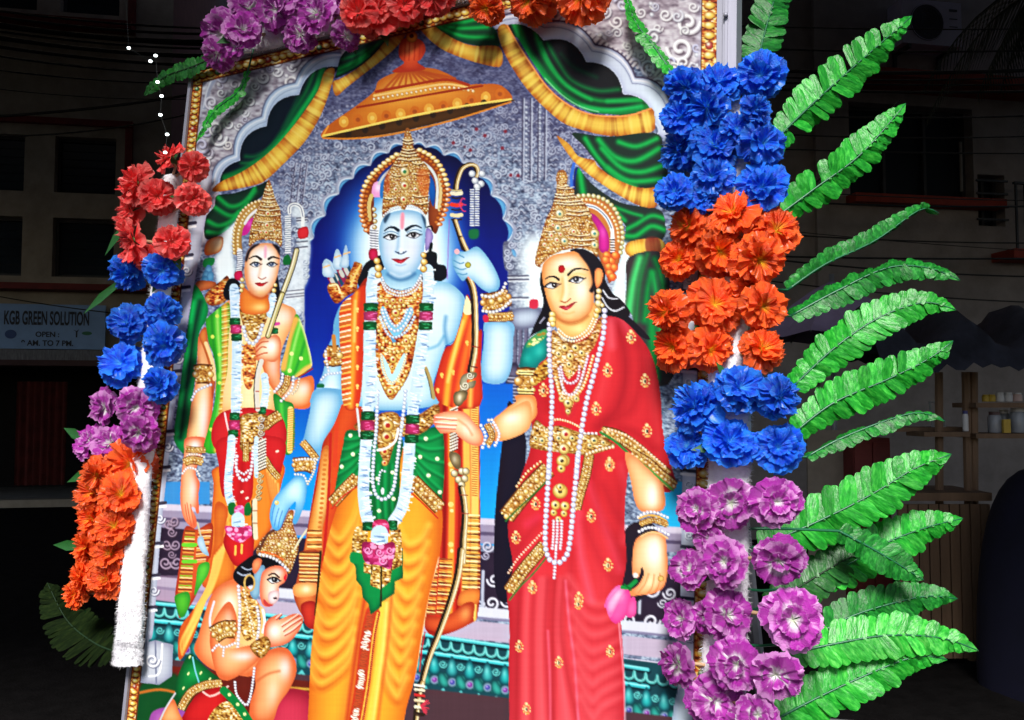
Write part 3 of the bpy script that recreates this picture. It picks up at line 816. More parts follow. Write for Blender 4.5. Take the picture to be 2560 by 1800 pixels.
    for x in range(-2300, 2200, 94):
        for y0,k in ((528,1),(1000,.9)):
            b = fy(x,y0); U_=[(x-46,b-24),(x-34,b+26),(x,b+44),(x+34,b+32),(x+46,b-16)]
            line([(p,q+20) for p,q in U_], 12, (6,40,50)); line(U_, 21*k, (78,180,176)); line([(p,q-5) for p,q in U_], 6, (150,226,220))
    for i in range(-16, 15):
        x=i*145+150; b=fy(x,676); c=(40+24*(i%2),180,178)
        fill([(x-36,b+100),(x-46,b+40),(x,b-62),(x+46,b+46),(x+34,b+105)], c, edge=((6,60,74),26,.8), hi=[(x-10,b+10,20,34,(150,244,238),.7)])
        fill([(x-104,b+66),(x-62,b+86),(x-16,b+176),(x-70,b+200),(x-114,b+146)], (54,166,152), edge=((6,52,62),22,.8)); fill([(x+104,b+92),(x+62,b+104),(x+16,b+186),(x+70,b+210),(x+114,b+166)], (62,170,152), edge=((6,52,62),22,.8))
        scroll(x-76,b+4,34,(84,180,176),1,(6,44,54)); scroll(x+70,b+22,30,(84,180,176),-1,(6,44,54))
        dot(x,b+152,38,(150,178,196),rim=(50,84,104)); dot(x,b+152,21,(60,70,150) if i%2 else (120,50,140),hl=(180,160,226))
        line([(x-72,b+220),(x-36,b+262),(x+30,b+268),(x+72,b+232)], 22, (90,190,190))
    # floor and carpet, low
    frame(*F0)
    fill([(270,1465),(1620,1620),(1620,2000),(200,2000)], (84,58,66), sm=False)
    fill([(270,1480),(720,1530),(720,2000),(200,2000)], (110,36,24), sm=False)
    fill([(300,1560),(430,1560),(430,2000),(240,2000)], (16,84,40), soft=4)
    line([(300,1555),(360,1545),(420,1560)], 6, (190,110,40))
    fill([(340,1598),(380,1585),(420,1600),(400,1640),(340,1640)], (196,120,190), edge=((120,50,130),20,.6))
    line([(640,1540),(700,1545)], 5, (206,160,60))
    fill([(600,1560),(690,1550),(710,1614),(700,1700),(590,1700)], (206,56,84), edge=((130,20,40),26,.7))
    fill([(1600,1680),(300,1650),(200,2100),(1700,2100)], (120,40,40), sm=False, soft=20)

def paint_arch():
    # carved spandrels outside the arch
    frame(*F0)
    fill([(420,150),(760,90),(790,110),(700,170),(620,260),(540,350),(490,430),(470,520),(440,600),(390,800),(350,1100),(330,1500),(280,1500)], (235,238,242), sm=False, tex=CARV)
    fill([(1050,10),(1300,-70),(1700,-140),(1700,420),(1560,420),(1480,200),(1400,120),(1250,60),(1130,50)], (240,232,234), sm=False, tex=CARV)
    frame(*FA)
    for (x,y,r,d) in ((370,920,66,1),(520,900,50,-1),(230,1230,80,1),(640,690,60,-1),(330,1110,46,-1),(130,1370,60,1),(560,770,40,1),(470,1010,40,1),(760,640,50,1),(900,600,46,-1),(260,830,44,1),(420,1130,40,-1)): scroll(x,y,r,(206,212,218),d,(80,74,86),1.2)
    line([(190,720),(150,800),(110,960)], 40, (150,156,176)); line([(170,720),(130,820),(100,960)], 12, (206,212,224))
    frame(*FB)
    for (x,y,r,d) in ((1470,110,60,1),(1580,190,60,-1),(2220,200,110,1),(2150,430,120,-1),(2020,130,60,1),(1800,110,50,-1),(1950,250,46,1),(2180,560,70,1),(1660,30,46,-1),(2270,60,50,1)): scroll(x,y,r,(214,210,212),d,(100,86,96),1.3)
    for i in range(26):
        t=i/25; x=960+t*1010; y=120+t*560+60*math.sin(t*math.pi)
        line([(x,y),(x+60-20*t,y-70+30*t)], 26, (214,206,210)); line([(x+16,y+6),(x+74-20*t,y-60+30*t)], 9, (104,88,104))
    # dense carved scrollwork over both spandrels
    g_ = np.random.default_rng(5)
    frame(*FS)
    for PG, n_ in (([(500,190),(700,130),(850,105),(700,230),(610,330),(560,420),(520,500),(480,640),(470,400)], 90),([(1330,-60),(1745,-140),(1745,330),(1640,230),(1560,120),(1450,70)], 110)):
        setclip(PG, False); Q_ = np.array(PG)
        for _ in range(n_):
            x, y = g_.uniform(Q_[:,0].min(), Q_[:,0].max()), g_.uniform(Q_[:,1].min(), Q_[:,1].max())
            scroll(x, y, g_.uniform(9,21), (196+g_.uniform(-20,16),)*2+(204,), 1 if g_.random()<.5 else -1, (92,84,98), 1.3, g_.uniform(0,6))
            if g_.random()<.5: dot(x+g_.uniform(-20,20), y+g_.uniform(-20,20), 6, (206,208,214), hl=(244,246,250), rim=(90,84,100))
        setclip()
    # scalloped white arch, both sides
    frame(*FA)
    O=lobes([(1330,470),(920,740),(620,1040),(370,1380),(170,1640),(90,1900)],.20,(1900,1900)); I_=lobes([(1330,600),(960,850),(670,1130),(430,1440),(250,1700),(170,1900)],.22,(1900,1900))
    fill(O+I_[::-1], (178,200,222), sm=False, edge=((120,142,180),30,.7), hi=[(600,1100,400,400,(200,220,238),.4)])
    line(O, 12, (96,104,130), sm=False); line([(x+26,y+22) for x,y in O], 12, (212,222,234), sm=False); line([(x+48,y+44) for x,y in O[:-1]], 6, (130,142,170), sm=False)
    line(I_, 8, (216,228,240), sm=False)
    frame(*FB)
    O=lobes([(470,190),(960,190),(1390,400),(1750,690),(2050,880),(2170,1230)],.17,(600,1700)); I_=lobes([(490,270),(930,365),(1310,555),(1640,845),(1920,1100),(1935,1230)],.22,(600,1700))
    fill(O+I_[::-1], (196,206,226), sm=False, edge=((136,142,178),30,.7), hi=[(1900,1000,200,260,(214,234,248),.7)])
    line(O, 14, (74,60,84), sm=False); line([(x-16,y+28) for x,y in O], 14, (228,226,234), sm=False); line([(x-30,y+56) for x,y in O[1:-3]], 7, (110,112,142), sm=False)
    line(I_, 8, (226,236,246), sm=False)

GR=(0,140,64); GL=(16,178,84); GK=(8,52,34)
def trim(P, cols=((232,190,70),(206,128,40))):
    c=cols[0]; fill(P, c, edge=((150,70,20),40,.75), n=4)
def goldcloth(P, path, wd, n=26):
    """gold drape hem: ribbed across its width"""
    fill(P, (226,178,66), n=4, edge=((150,72,20),36,.7))
    old=CLIP[0]; setclip(P)
    X,T=along(path, wd*.2)
    for (x,y),(tx,ty) in zip(X,T):
        k=rng.uniform(0,1); c=((120,44,14),(176,88,26),(240,206,84),(250,226,120),(214,150,50))[int(k*5)]
        line([(x-ty*wd*.8,y+tx*wd*.8),(x+ty*wd*.8,y-tx*wd*.8)], wd*rng.uniform(.08,.26), c, a=.4, sm=False, soft=3)
    line([(x,y) for x,y in X], wd*.5, (252,226,110), a=.3, soft=8)
    CLIP[0]=old
def paint_drapes():
    frame(*FA)
    D1=lobes([(1330,600),(960,850),(670,1130),(430,1440),(250,1700)],.22,(1900,1900))+[(420,1640),(700,1500),(940,1250),(1100,950),(1220,700)]
    fill(D1, (6,26,42), sm=False); setclip(D1, False)
    for P,wd,c in (([(1170,620),(1120,780),(1000,960),(850,1180),(700,1360),(500,1520),(300,1600)],60,GR),([(1090,650),(1020,820),(900,1010),(800,1190),(640,1390),(420,1530),(290,1580)],34,(0,118,58)),([(950,860),(900,980),(820,1140)],26,(4,84,56)),([(480,1400),(560,1400),(660,1350),(760,1270)],26,(4,112,60)),([(440,1460),(560,1450),(680,1400)],16,(10,140,70)),([(1150,640),(1090,820),(960,1020),(820,1220),(680,1390)],14,GL)):
        line(P, wd, c, a=.95, soft=10)
    setclip()
    goldcloth([(1190,640),(1280,620),(1240,800),(1160,1020),(1060,1200),(960,1330),(820,1470),(680,1600),(560,1660),(200,1720),(240,1640),(430,1550),(600,1440),(760,1300),(900,1140),(1020,980),(1130,810)], [(1235,640),(1170,840),(1090,1000),(980,1170),(860,1320),(700,1470),(520,1590),(300,1670)], 110)
    D2=[(1300,640),(1340,500),(1450,400),(1600,370),(1760,310),(1720,440),(1560,560),(1420,640),(1290,700)]
    fill(D2, (4,40,34)); setclip(D2)
    for P,wd,c in (([(1300,620),(1450,560),(1600,450),(1740,330)],44,GR),([(1340,530),(1470,490),(1600,420)],22,(0,112,56)),([(1300,660),(1440,600),(1580,500)],14,GL)): line(P, wd, c, soft=8)
    setclip()
    goldcloth([(1780,320),(1920,285),(1850,400),(1700,540),(1520,680),(1380,790),(1290,860),(1260,740),(1340,700),(1500,600),(1640,480)], [(1850,330),(1700,480),(1540,610),(1290,790)], 120)
    frame(*FG)
    D3=[(280,310),(480,280),(750,190),(850,150),(800,300),(640,420),(540,540),(470,620),(400,690),(330,740),(200,800),(140,760),(150,560),(250,430)]
    fill(D3, (14,60,44), edge=((6,26,26),40,.5)); setclip(D3)
    for P,wd in (([(290,330),(420,430),(560,400),(700,260)],44),([(250,440),(400,530),(500,520),(620,400)],40),([(180,600),(300,650),(430,600),(520,500)],44),([(170,720),(300,730),(400,680)],40),([(700,220),(640,350)],30)): line(P, wd, GR, soft=10); line([(x,y-10) for x,y in P], wd*.4, GL, soft=8, a=.8)
    setclip()
    fill([(300,780),(470,620),(560,520),(500,700),(450,900),(480,1200),(300,1300),(260,1000),(320,930)], (226,244,248), soft=24)
    fill([(170,820),(340,770),(320,930),(150,975)], (214,120,50), edge=((150,60,20),30,.7), g=(150,900,340,850,(248,230,190)))
    fill([(140,1020),(250,1010),(230,1090),(130,1110)], (10,130,70))
    for (x,y) in ((180,1150),(150,1210),(200,1220),(140,1270)): fill([(x-40,y+30),(x-10,y-60),(x+40,y-40),(x+30,y+50)], (110,170,205), edge=((40,90,130),30,.6))
    fill([(40,1290),(110,1260),(260,1280),(240,1340),(60,1380)], (196,110,60), edge=((120,50,20),30,.6))
    frame(*FB)
    D4=[(-60,190),(130,190),(300,160),(480,250),(520,330),(510,420),(200,380),(-60,240)]
    fill(D4, (10,70,44)); setclip(D4)
    for P in ([(-40,200),(150,250),(420,240)],[(-40,225),(200,320),(470,330)],[(0,190),(180,200),(320,170)]): line(P, 40, GR, soft=9); line(P, 14, GL, soft=6)
    setclip()
    goldcloth([(-160,150),(0,270),(150,360),(300,410),(530,420),(550,590),(400,580),(200,520),(0,430),(-170,270)], [(-160,210),(0,350),(200,440),(540,500)], 130)
    D5=lobes([(490,270),(930,365),(1310,555),(1640,845),(1920,1100)],.22,(600,1700))+[(1600,1030),(1350,1010),(1150,910),(950,730),(800,510),(700,340)]
    fill(D5, (22,24,30), sm=False); setclip(D5, False)
    for P,wd,c in (([(690,210),(760,420),(900,620),(1080,830),(1300,960),(1600,1000),(1880,950)],80,(0,128,60)),([(660,220),(770,460),(900,660),(1060,830)],30,GL),([(850,260),(900,440),(1010,640),(1180,800),(1420,900),(1800,900)],46,GR),([(960,390),(1060,560),(1180,720),(1400,810),(1600,800)],34,(4,120,60)),([(1080,480),(1200,600),(1400,690)],24,(6,70,44)),([(900,380),(980,560),(1130,760),(1350,890)],16,GL),([(1500,905),(1700,890),(1840,880)],22,GL),([(1250,950),(1500,985),(1800,950)],20,(20,200,100))): line(P, wd, c, soft=10)
    line([(940,700),(1080,840),(1250,950),(1420,1000)], 12, (190,220,180), a=.6)
    setclip()
    goldcloth([(520,250),(600,225),(700,400),(830,600),(960,780),(1120,920),(1300,1010),(1500,1040),(1700,1030),(1890,970),(1925,1060),(1910,1175),(1700,1212),(1500,1217),(1300,1172),(1100,1100),(900,930),(750,760),(620,560),(540,380)], [(560,260),(660,480),(780,670),(930,850),(1120,1010),(1320,1095),(1550,1130),(1900,1070)], 160)
    line([(600,225),(700,400),(830,600),(960,780),(1120,920),(1300,1010),(1500,1040),(1700,1030),(1890,970)], 14, (236,150,80))
    D6=[(1190,1190),(1500,1225),(1910,1190),(2000,1300),(2020,1640),(1700,1760),(1560,1640),(1400,1450),(1280,1300)]
    fill(D6, (30,56,44), n=4); setclip(D6)
    for P,wd in (([(1300,1240),(1420,1420),(1600,1600),(1750,1680)],44),([(1420,1250),(1560,1400),(1750,1440),(1960,1330)],54),([(1450,1330),(1620,1500),(1800,1540),(2000,1480)],50),([(1600,1270),(1760,1310),(1940,1240)],44),([(1500,1500),(1700,1620),(2000,1600)],50)): line(P, wd, GR, soft=10); line(P, wd*.4, GL, soft=8)
    setclip()
    frame(*FK)
    D7=[(770,70),(900,220),(1100,380),(1300,470),(1600,510),(1700,600),(1680,850),(1300,890),(1290,700),(1100,480),(950,380),(750,370),(740,240)]
    fill(D7, (40,56,48), n=4); setclip(D7)
    for P,wd in (([(800,100),(820,240),(840,370)],70),([(1180,500),(1350,560),(1460,590)],26),([(1280,740),(1400,680),(1560,590),(1700,620)],46),([(1280,800),(1400,800),(1560,700),(1700,740)],56),([(1100,480),(1200,560),(1280,640)],44)): line(P, wd, GR, soft=10); line(P, wd*.35, GL, soft=8)
    setclip()
    line([(740,40),(715,160),(715,290)], 34, (60,110,200)); line([(770,80),(745,200),(740,300)], 22, (10,30,120))
    goldcloth([(560,-260),(700,-160),(790,-40),(950,0),(1000,70),(1150,180),(1350,270),(1500,300),(1660,285),(1650,400),(1600,505),(1450,490),(1300,420),(1150,330),(1000,230),(870,130),(730,0),(640,-120)], [(620,-200),(780,-30),(900,90),(1100,240),(1300,350),(1620,400)], 170)
    fill([(1200,880),(1330,890),(1350,1030),(1300,1300),(1330,1614),(1150,1614),(1180,1200),(1240,1000)], (224,248,250), soft=30)
    goldcloth([(1310,880),(1640,830),(1700,970),(1340,1025)], [(1320,950),(1680,900)], 150)
    fill([(1510,830),(1640,830),(1660,980),(1520,990)], (120,40,34), a=.7, soft=8)
    D8=[(1330,1030),(1680,985),(1760,1300),(1800,2300),(1500,2300),(1360,1650),(1290,1650),(1300,1300)]
    fill(D8, (70,60,62), g=(1300,1300,1480,1300,(60,56,58)), n=4); setclip(D8)
    for P,wd,c in (([(1440,1040),(1370,1300),(1320,1640)],70,(70,200,110)),([(1520,1000),(1440,1300),(1400,1700)],34,(30,140,70)),([(1560,1180),(1520,1400),(1490,1700)],54,GR),([(1600,1050),(1680,1300),(1720,1700)],50,GR),([(1580,1200),(1630,1500),(1660,1800)],44,GL),([(1560,1600),(1600,2300)],90,GR)): line(P, wd, c, wd*1.2, soft=12)
    setclip()
    # umbrella
    frame(*F0)
    DO=[(735,282),(800,236),(838,205),(850,180),(895,160),(960,152),(1005,166),(1040,188),(1080,188),(1124,192),(1146,226),(1060,236),(960,256),(860,282),(780,300),(722,308)]
    fill(DO, (224,136,40), edge=((170,76,20),26,.6), hi=[(900,200,60,30,(246,190,90),.7),(1020,210,60,20,(240,160,60),.6)])
    for k in range(11): x=860+k*16; line([(920+k*4-20,158),(x,200-k*2.5)], 5, (176,74,26), a=.7)
    line([(842,205),(920,190),(1000,178),(1050,190)], 6, (170,60,24)); line([(838,214),(920,200),(1000,188),(1055,198)], 5, (246,190,110)); beads([(838,222),(920,208),(1000,196),(1060,204)], 4, (236,190,100), 1.3, (150,70,30))
    line([(800,240),(880,226),(980,208),(1080,192)], 5, (160,56,20))
    for k in range(12):
        t=k/11; x=770+t*350; y=272-t*62+6*math.sin(t*3.1)
        dot(x,y,11,(206,110,30) if k%2 else (232,160,60),ry=13); dot(x,y,5,(170,86,30) if k%2 else (240,190,90))
    line([(735,282),(722,306)], 4, (240,150,60))
    fill([(724,307),(790,292),(900,268),(1020,244),(1146,224),(1130,234),(1010,268),(880,298),(790,309)], (96,62,24), edge=((50,30,14),10,.5))
    for k in range(9): x=780+k*38; y=299-k*8.6; dot(x,y,7,(58,40,24),ry=8)
    line([(724,304),(790,289),(900,264),(1020,240),(1144,222)], 5, (248,206,96)); line([(724,309),(790,310),(880,300),(1010,270),(1144,228)], 4, (214,130,40))
    fill([(893,118),(900,90),(922,84),(946,92),(954,112),(944,132),(936,140),(952,156),(880,162),(905,142),(898,132)], (232,92,44), edge=((150,40,20),16,.7), hi=[(915,105,12,16,(248,150,90),.8)])
    for x in (908,918,930,941): line([(x,92),(x-2,134)], 3, (170,50,24), a=.7)
    dot(922,82,13,(214,130,40),rim=(120,60,20)); dot(922,80,5,(90,40,20))

def crown(P, hi, tip=None):
    fill(P, (255,255,255), tex=GOLD, edge=((110,50,16),30,.7), hi=hi, n=5)
    Q_ = np.array(P, float); x0, y0 = Q_.min(0); x1, y1 = Q_.max(0)
    setclip(P); st = 5.2/(FR[2]*K); cx = (x0+x1)/2
    fill(P, (170,104,40), a=.28)
    for j, y in enumerate(np.arange(y0+st, y1, st*1.15)):
        rr_ = st*(.62 if j % 3 else .42)
        for x in np.arange(x0, x1, rr_*2.1):
            yy = y + .0006*(x-cx)**2*(1 if j % 2 else .4)
            k_ = rng.random(); c = ((228,190,98),(206,152,70),(240,214,140),(178,104,44))[int(k_*4)]
            dot(x+(j % 2)*rr_, yy, rr_*.96, c, ry=rr_*.7, hl=(255,250,218), rim=(100,54,20))
    fill(P, (110,50,16), a=.0)
    setclip()

def paint_center():
    # quiver and hair
    frame(*FD)
    for (x,y,dx,dy) in ((360,330,-90,-140),(420,290,-40,-200),(470,270,0,-220),(330,370,-60,-170)):
        line([(x+60,y+110),(x,y)], 46, (150,40,80)); line([(x+90,y+100),(x+40,y-20)], 30, (40,80,100)); line([(x+40,y+60),(x+20,y+20)], 40, (190,190,180))
        fill([(x-40+dx*.2,y-10),(x+dx-10,y+dy*.5),(x+dx+20,y+dy),(x+40+dx*.5,y+dy*.8),(x+50,y-10)], (206,226,238), edge=((110,150,190),30,.6))
        line([(x+dx,y+dy*.6),(x+dx+60,y+dy*.6-20)], 14, (230,180,120))
    fill([(310,480),(330,430),(400,430),(450,460),(500,380),(560,260),(580,215),(650,240),(650,300),(610,420),(600,500),(500,560),(430,620),(380,620),(330,540)], (255,240,220), tex=GOLDR, edge=((120,60,20),40,.6))
    line([(640,240),(590,330),(540,440)], 20, (240,190,100)); line([(330,450),(400,440),(430,500)], 18, (246,220,160))
    fill([(700,220),(640,330),(610,430),(680,470),(860,300),(860,150)], (24,26,36))
    fill([(1300,120),(1390,130),(1400,230),(1480,260),(1490,370),(1390,420),(1250,400),(1250,200)], (16,22,34))
    # shawl behind, both sides
    frame(*F0)
    fill([(775,700),(800,650),(830,640),(820,900),(790,1000),(770,1150),(735,1350),(700,1390),(668,1340),(690,1180),(730,960),(760,860)], (220,84,32), edge=((130,30,20),20,.7))
    fill([(1040,720),(1055,780),(1072,830),(1076,1100),(1074,1350),(1050,1400),(960,1420),(950,1300),(985,1100),(975,900),(1000,800)], (206,58,34), edge=((120,24,16),20,.6))
    setclip([(1040,720),(1055,780),(1072,830),(1076,1100),(1074,1350),(1050,1400),(960,1420),(950,1300),(985,1100),(975,900),(1000,800)])
    for x,wd,c in ((1012,14,(236,150,50)),(1046,16,(240,180,80)),(1064,18,(248,196,100)),(996,8,(150,24,20)),(1030,8,(160,30,20))): line([(x+20,740),(x,900),(x,1150),(x-6,1400)], wd, c, soft=4)
    for y in range(860,1300,90): dot(1010,y,6,(240,200,110)); dot(1012,y+14,4,(250,220,140))
    frame(*FE)
    for y in range(20,1000,22): line([(1690,y),(1740,y+6)], 9, (160,70,30), a=.8)
    for y in range(1180,1614,26): line([(1640,y),(1760,y+4)], 14, ((250,226,160),(110,50,30),(220,150,60))[(y//26)%3])
    frame(*FF)
    for y in range(20,360,20): line([(1690,y),(1850,y+6)], 12, ((250,230,170),(96,48,24),(220,160,70),(130,70,36))[(y//20)%4])
    for x0,x1 in ((1370,1460),(1480,1590)):
        for y in range(60,580,17): line([(x0-(y-60)*.06,y),(x1-(y-60)*.06,y+6)], 12, ((240,190,90),(110,50,24),(250,220,140),(150,80,40),(226,140,50))[(y//17)%5])
    fill([(1690,360),(1850,350),(1840,470),(1700,500),(1640,480)], (236,140,60), edge=((170,70,30),30,.6))
    fill([(1600,560),(1720,470),(1800,480),(1790,600),(1780,660),(1600,740),(1500,750),(1340,700),(1330,600),(1480,600)], (222,96,46), edge=((150,40,20),50,.7), hi=[(1720,560,60,80,(248,176,100),.7)])
    setclip()
    # left hanging hem
    frame(*FE)
    fill([(250,560),(330,560),(330,1000),(260,1300),(240,1614),(80,1614),(120,1300),(200,900)], (240,170,80), edge=((170,70,30),40,.7), hi=[(240,1000,50,300,(252,226,150),.7)])
    for y in range(560,1600,46): dot(285-(y-560)*.08,y,20,(206,120,50),ry=14)
    for y in range(1330,1600,22): line([(110,y),(240,y)], 12, ((110,50,24),(250,220,140),(200,110,50))[(y//22)%3])
    line([(330,400),(310,1000),(260,1614)], 26, (190,40,30)); line([(390,300),(370,700)], 40, (214,70,34))
    frame(*FF)
    fill([(190,0),(380,0),(370,200),(350,380),(330,560),(220,600),(130,420),(150,280),(180,150)], (222,120,60), edge=((140,50,24),50,.7))
    for y in range(0,280,17): line([(180,y),(370,y+4)], 12, ((96,44,24),(236,190,100),(160,80,40),(250,224,150))[(y//17)%4])
    fill([(140,300),(330,290),(320,400),(140,410)], (248,190,110), hi=[(240,340,40,40,(255,240,200),.8)], edge=((214,110,60),40,.6))
    fill([(200,480),(330,470),(330,700),(250,690),(210,600)], (206,60,40), edge=((130,20,20),40,.6))
    line([(375,0),(350,300),(325,580)], 20, (60,50,20))
    # left arm and hand
    B0=(200,228,242); BE=(72,140,190)
    frame(*FD)
    fill([(450,650),(380,790),(360,950),(300,1100),(270,1300),(200,1470),(150,1620),(470,1620),(460,1300),(450,1000)], B0, edge=(BE,70,.8), hi=[(340,1450,80,160,(216,244,255),.8)])
    frame(*FE)
    fill([(180,-20),(130,200),(80,420),(60,500),(170,610),(225,650),(262,480),(370,300),(455,60),(455,-20)], B0, edge=(BE,90,.75), hi=[(220,300,70,300,(222,248,255),.9)])
    frame(*FI)
    fill([(1490,430),(1390,530),(1290,640),(1240,760),(1230,880),(1260,980),(1300,1015),(1340,1000),(1380,940),(1420,830),(1450,760),(1520,690),(1510,820),(1485,920),(1530,935),(1590,800),(1635,640),(1640,460),(1560,400)], (150,208,240), edge=((60,140,200),50,.75), hi=[(1500,560,90,130,(200,240,255),.9)])
    for P in ([(1330,760),(1300,860),(1280,960)],[(1370,790),(1340,880),(1320,980)],[(1290,700),(1262,800),(1250,900)]): line(P, 10, (70,130,200), a=.9)
    line([(1450,760),(1400,860),(1360,970)], 8, (80,60,120)); dot(1305,700,26,(220,190,110),hl=(255,245,200))
    frame(*FE)
    goldband([(60,480),(130,560),(190,640)], 70); goldband([(-20,700),(90,690),(170,720)], 130)
    beads([(0,650),(90,640),(200,650)], 13, (226,226,214)); beads([(-10,790),(70,800),(110,880)], 13, (226,226,214)); beads([(180,640),(170,760),(110,880)], 12, (230,214,160))
    # right arm
    frame(*FD)
    fill([(1880,800),(2140,820),(2150,1000),(2135,1250),(2070,1400),(1950,1425),(1845,1390),(1830,1250),(1860,1000)], (200,228,242), edge=((70,138,190),80,.65), hi=[(1990,1050,70,250,(206,240,252),.7)])
    # torso
    TO=[(850,320),(840,420),(700,460),(600,600),(580,1100),(620,1640),(1370,1640),(1360,1420),(1460,1150),(1480,1045),(1560,1010),(1650,720),(1670,570),(1540,440),(1390,405),(1240,390),(1230,300)]
    fill(TO, (200,228,241), edge=((76,144,190),80,.65), hi=[(1400,560,160,90,(220,244,252),.8),(1330,820,90,120,(204,238,250),.7),(1240,1100,90,140,(190,232,248),.6)])
    line([(1480,760),(1470,880),(1490,1020)], 24, (40,110,170), a=.7, soft=10); line([(1290,1080),(1400,1040),(1460,950)], 14, (60,140,190), a=.7, soft=8); line([(1560,1000),(1480,1050)], 8, (30,90,150), a=.6)
    # necklace field
    fill([(820,420),(1240,400),(1230,700),(1190,1000),(1130,1300),(1030,1480),(940,1583),(850,1450),(790,1200),(790,800),(800,600)], (255,255,255), tex=GOLDR, edge=((120,60,20),30,.5))
    fill([(870,660),(960,840),(1010,850),(1120,670),(1160,720),(1060,900),(980,960),(900,860),(840,720)], (120,190,220)); 
    fill([(850,1130),(920,1250),(950,1330),(1000,1240),(1070,1120),(1090,1200),(1010,1380),(940,1430),(870,1340),(835,1200)], (178,226,244))
    fill([(930,940),(990,1000),(960,1020)], (90,150,190))
    beads([(850,690),(900,830),(985,900),(1080,830),(1140,690)], 17, (200,220,230)); beads([(880,690),(930,800),(985,850),(1050,800),(1100,690)], 15, (190,214,226)); beads([(830,760),(900,920),(980,960),(1090,900),(1170,760)], 15, (190,214,226))
    beads([(840,1130),(880,1320),(950,1410),(1030,1320),(1090,1130)], 13, (240,226,170), rim=(150,100,40))
    for P in ([(840,560),(900,640),(990,660),(1100,630),(1210,540)],[(800,860),(880,990),(990,1030),(1120,980),(1190,860)],[(800,1000),(870,1080),(980,1110),(1090,1080),(1170,980)],[(820,1340),(880,1460),(940,1520),(1030,1450),(1090,1300)]): beads(P, 20, (226,190,90), 1.05, (110,60,20), (255,246,200))
    for (x,y,r) in ((985,720,44),(985,790,26),(960,1180,40),(950,1260,26),(930,1500,40),(960,600,30),(1040,600,30),(900,610,30),(1090,1000,34)): dot(x,y,r,(230,196,96),hl=(255,250,214),rim=(120,64,20)); dot(x,y,r*.35,(170,50,40))
    # neck
    fill([(870,290),(1220,290),(1225,360),(1150,470),(1040,500),(930,470),(860,380)], (112,168,206), g=(1040,330,1040,500,(190,224,240)))
    line([(920,470),(1040,492),(1140,465)], 6, (50,110,150)); 
    beads([(850,370),(900,470),(1030,520),(1160,470),(1235,350)], 14, (216,224,226)); beads([(850,420),(900,510),(1030,550),(1170,505),(1240,400)], 12, (232,226,200))
    # shawl fronts
    LS=[(440,660),(560,540),(690,450),(685,700),(665,1000),(665,1200),(620,1640),(470,1640),(445,1200),(430,900)]
    fill(LS, (226,92,30), edge=((160,40,20),40,.6), n=4); setclip(LS)
    line([(600,520),(570,800),(560,1200),(540,1640)], 46, (240,160,50), soft=10); line([(655,480),(640,800),(630,1300),(600,1640)], 50, (210,60,30), soft=10); line([(585,600),(575,1000)], 16, (252,200,110), soft=6)
    for y in range(560,1640,26): line([(430,y+14),(535,y-10)], 17, ((252,236,180),(190,110,40),(240,190,90),(216,80,30),(250,240,200),(206,140,60))[(y//26)%6], a=.9)
    for y in range(680,1640,190): dot(605,y,16,(250,206,110)); dot(605,y+26,10,(250,206,110))
    setclip()
    RS=[(1690,540),(1735,640),(1740,760),(1800,900),(1840,900),(1830,1250),(1820,1640),(1480,1640),(1370,1520),(1380,1380),(1470,1080),(1560,1020),(1640,770)]
    fill(RS, (214,66,32), edge=((130,24,20),40,.5), n=4); setclip(RS)
    for P,wd,c in (([(1690,700),(1600,1000),(1520,1300),(1480,1640)],60,(236,160,50)),([(1740,800),(1680,1100),(1620,1400),(1580,1640)],54,(236,110,40)),([(1760,900),(1740,1200),(1720,1640)],40,(248,180,80)),([(1650,800),(1570,1100),(1500,1400)],14,(252,214,120))): line(P, wd, c, soft=8)
    fill([(1680,550),(1735,640),(1735,730),(1660,720)], (240,228,170))
    for (x,y) in ((1440,1330),(1550,1300),(1400,1480),(1690,1010)): dot(x,y,18,(240,190,90)); dot(x+4,y+24,11,(240,190,90))
    setclip()
    line([(1280,1260),(1330,1400),(1360,1560)], 34, (170,150,96)); line([(1270,1280),(1310,1400),(1340,1560)], 8, (90,80,50))
    # armlet left
    goldband([(300,1140),(360,1150),(430,1140)], 190); beads([(290,1100),(300,1200),(320,1290)], 14, (226,226,226)); line([(370,950),(380,1090)], 40, (190,130,60)); dot(325,1170,20,(190,40,50))
    beads([(250,1380),(300,1330),(370,1320),(440,1310)], 15, (200,216,232)); line([(220,1440),(260,1440)], 40, (20,110,70))
    # yellow dhoti
    frame(*F0)
    LG=[(765,1110),(742,1180),(722,1270),(708,1370),(697,1470),(690,1614),(680,1760),(900,1760),(906,1614),(930,1520),(948,1420),(965,1320),(986,1240),(985,1120),(900,1000),(800,1010)]
    fill(LG, (242,166,44), edge=((204,84,20),30,.8), n=4); setclip(LG)
    fill([(820,1330),(860,1330),(800,1760),(740,1760)], (222,120,40), soft=10, a=.7)
    frame(*FF)
    for i in range(10):
        y=-120+i*150+rng.uniform(-26,26)
        xl=430-max(0,y)*.118; xr=720-max(0,y-200)*.06-max(0,700-y)*.0
        P=[(xl-20,y-90),(xl+60+rng.uniform(-20,20),y+40),(xl+160+rng.uniform(-20,20),y+40),(xr-30,y-130),(xr+30,y-330)]
        line(P, 56, (200,84,22), 22, a=.8, soft=17); line([(a-4,b-56) for a,b in P], 50, (254,212,84), 22, a=.7, soft=17); line([(a+2,b+34) for a,b in P], 16, (236,140,40), 8, a=.6, soft=8)
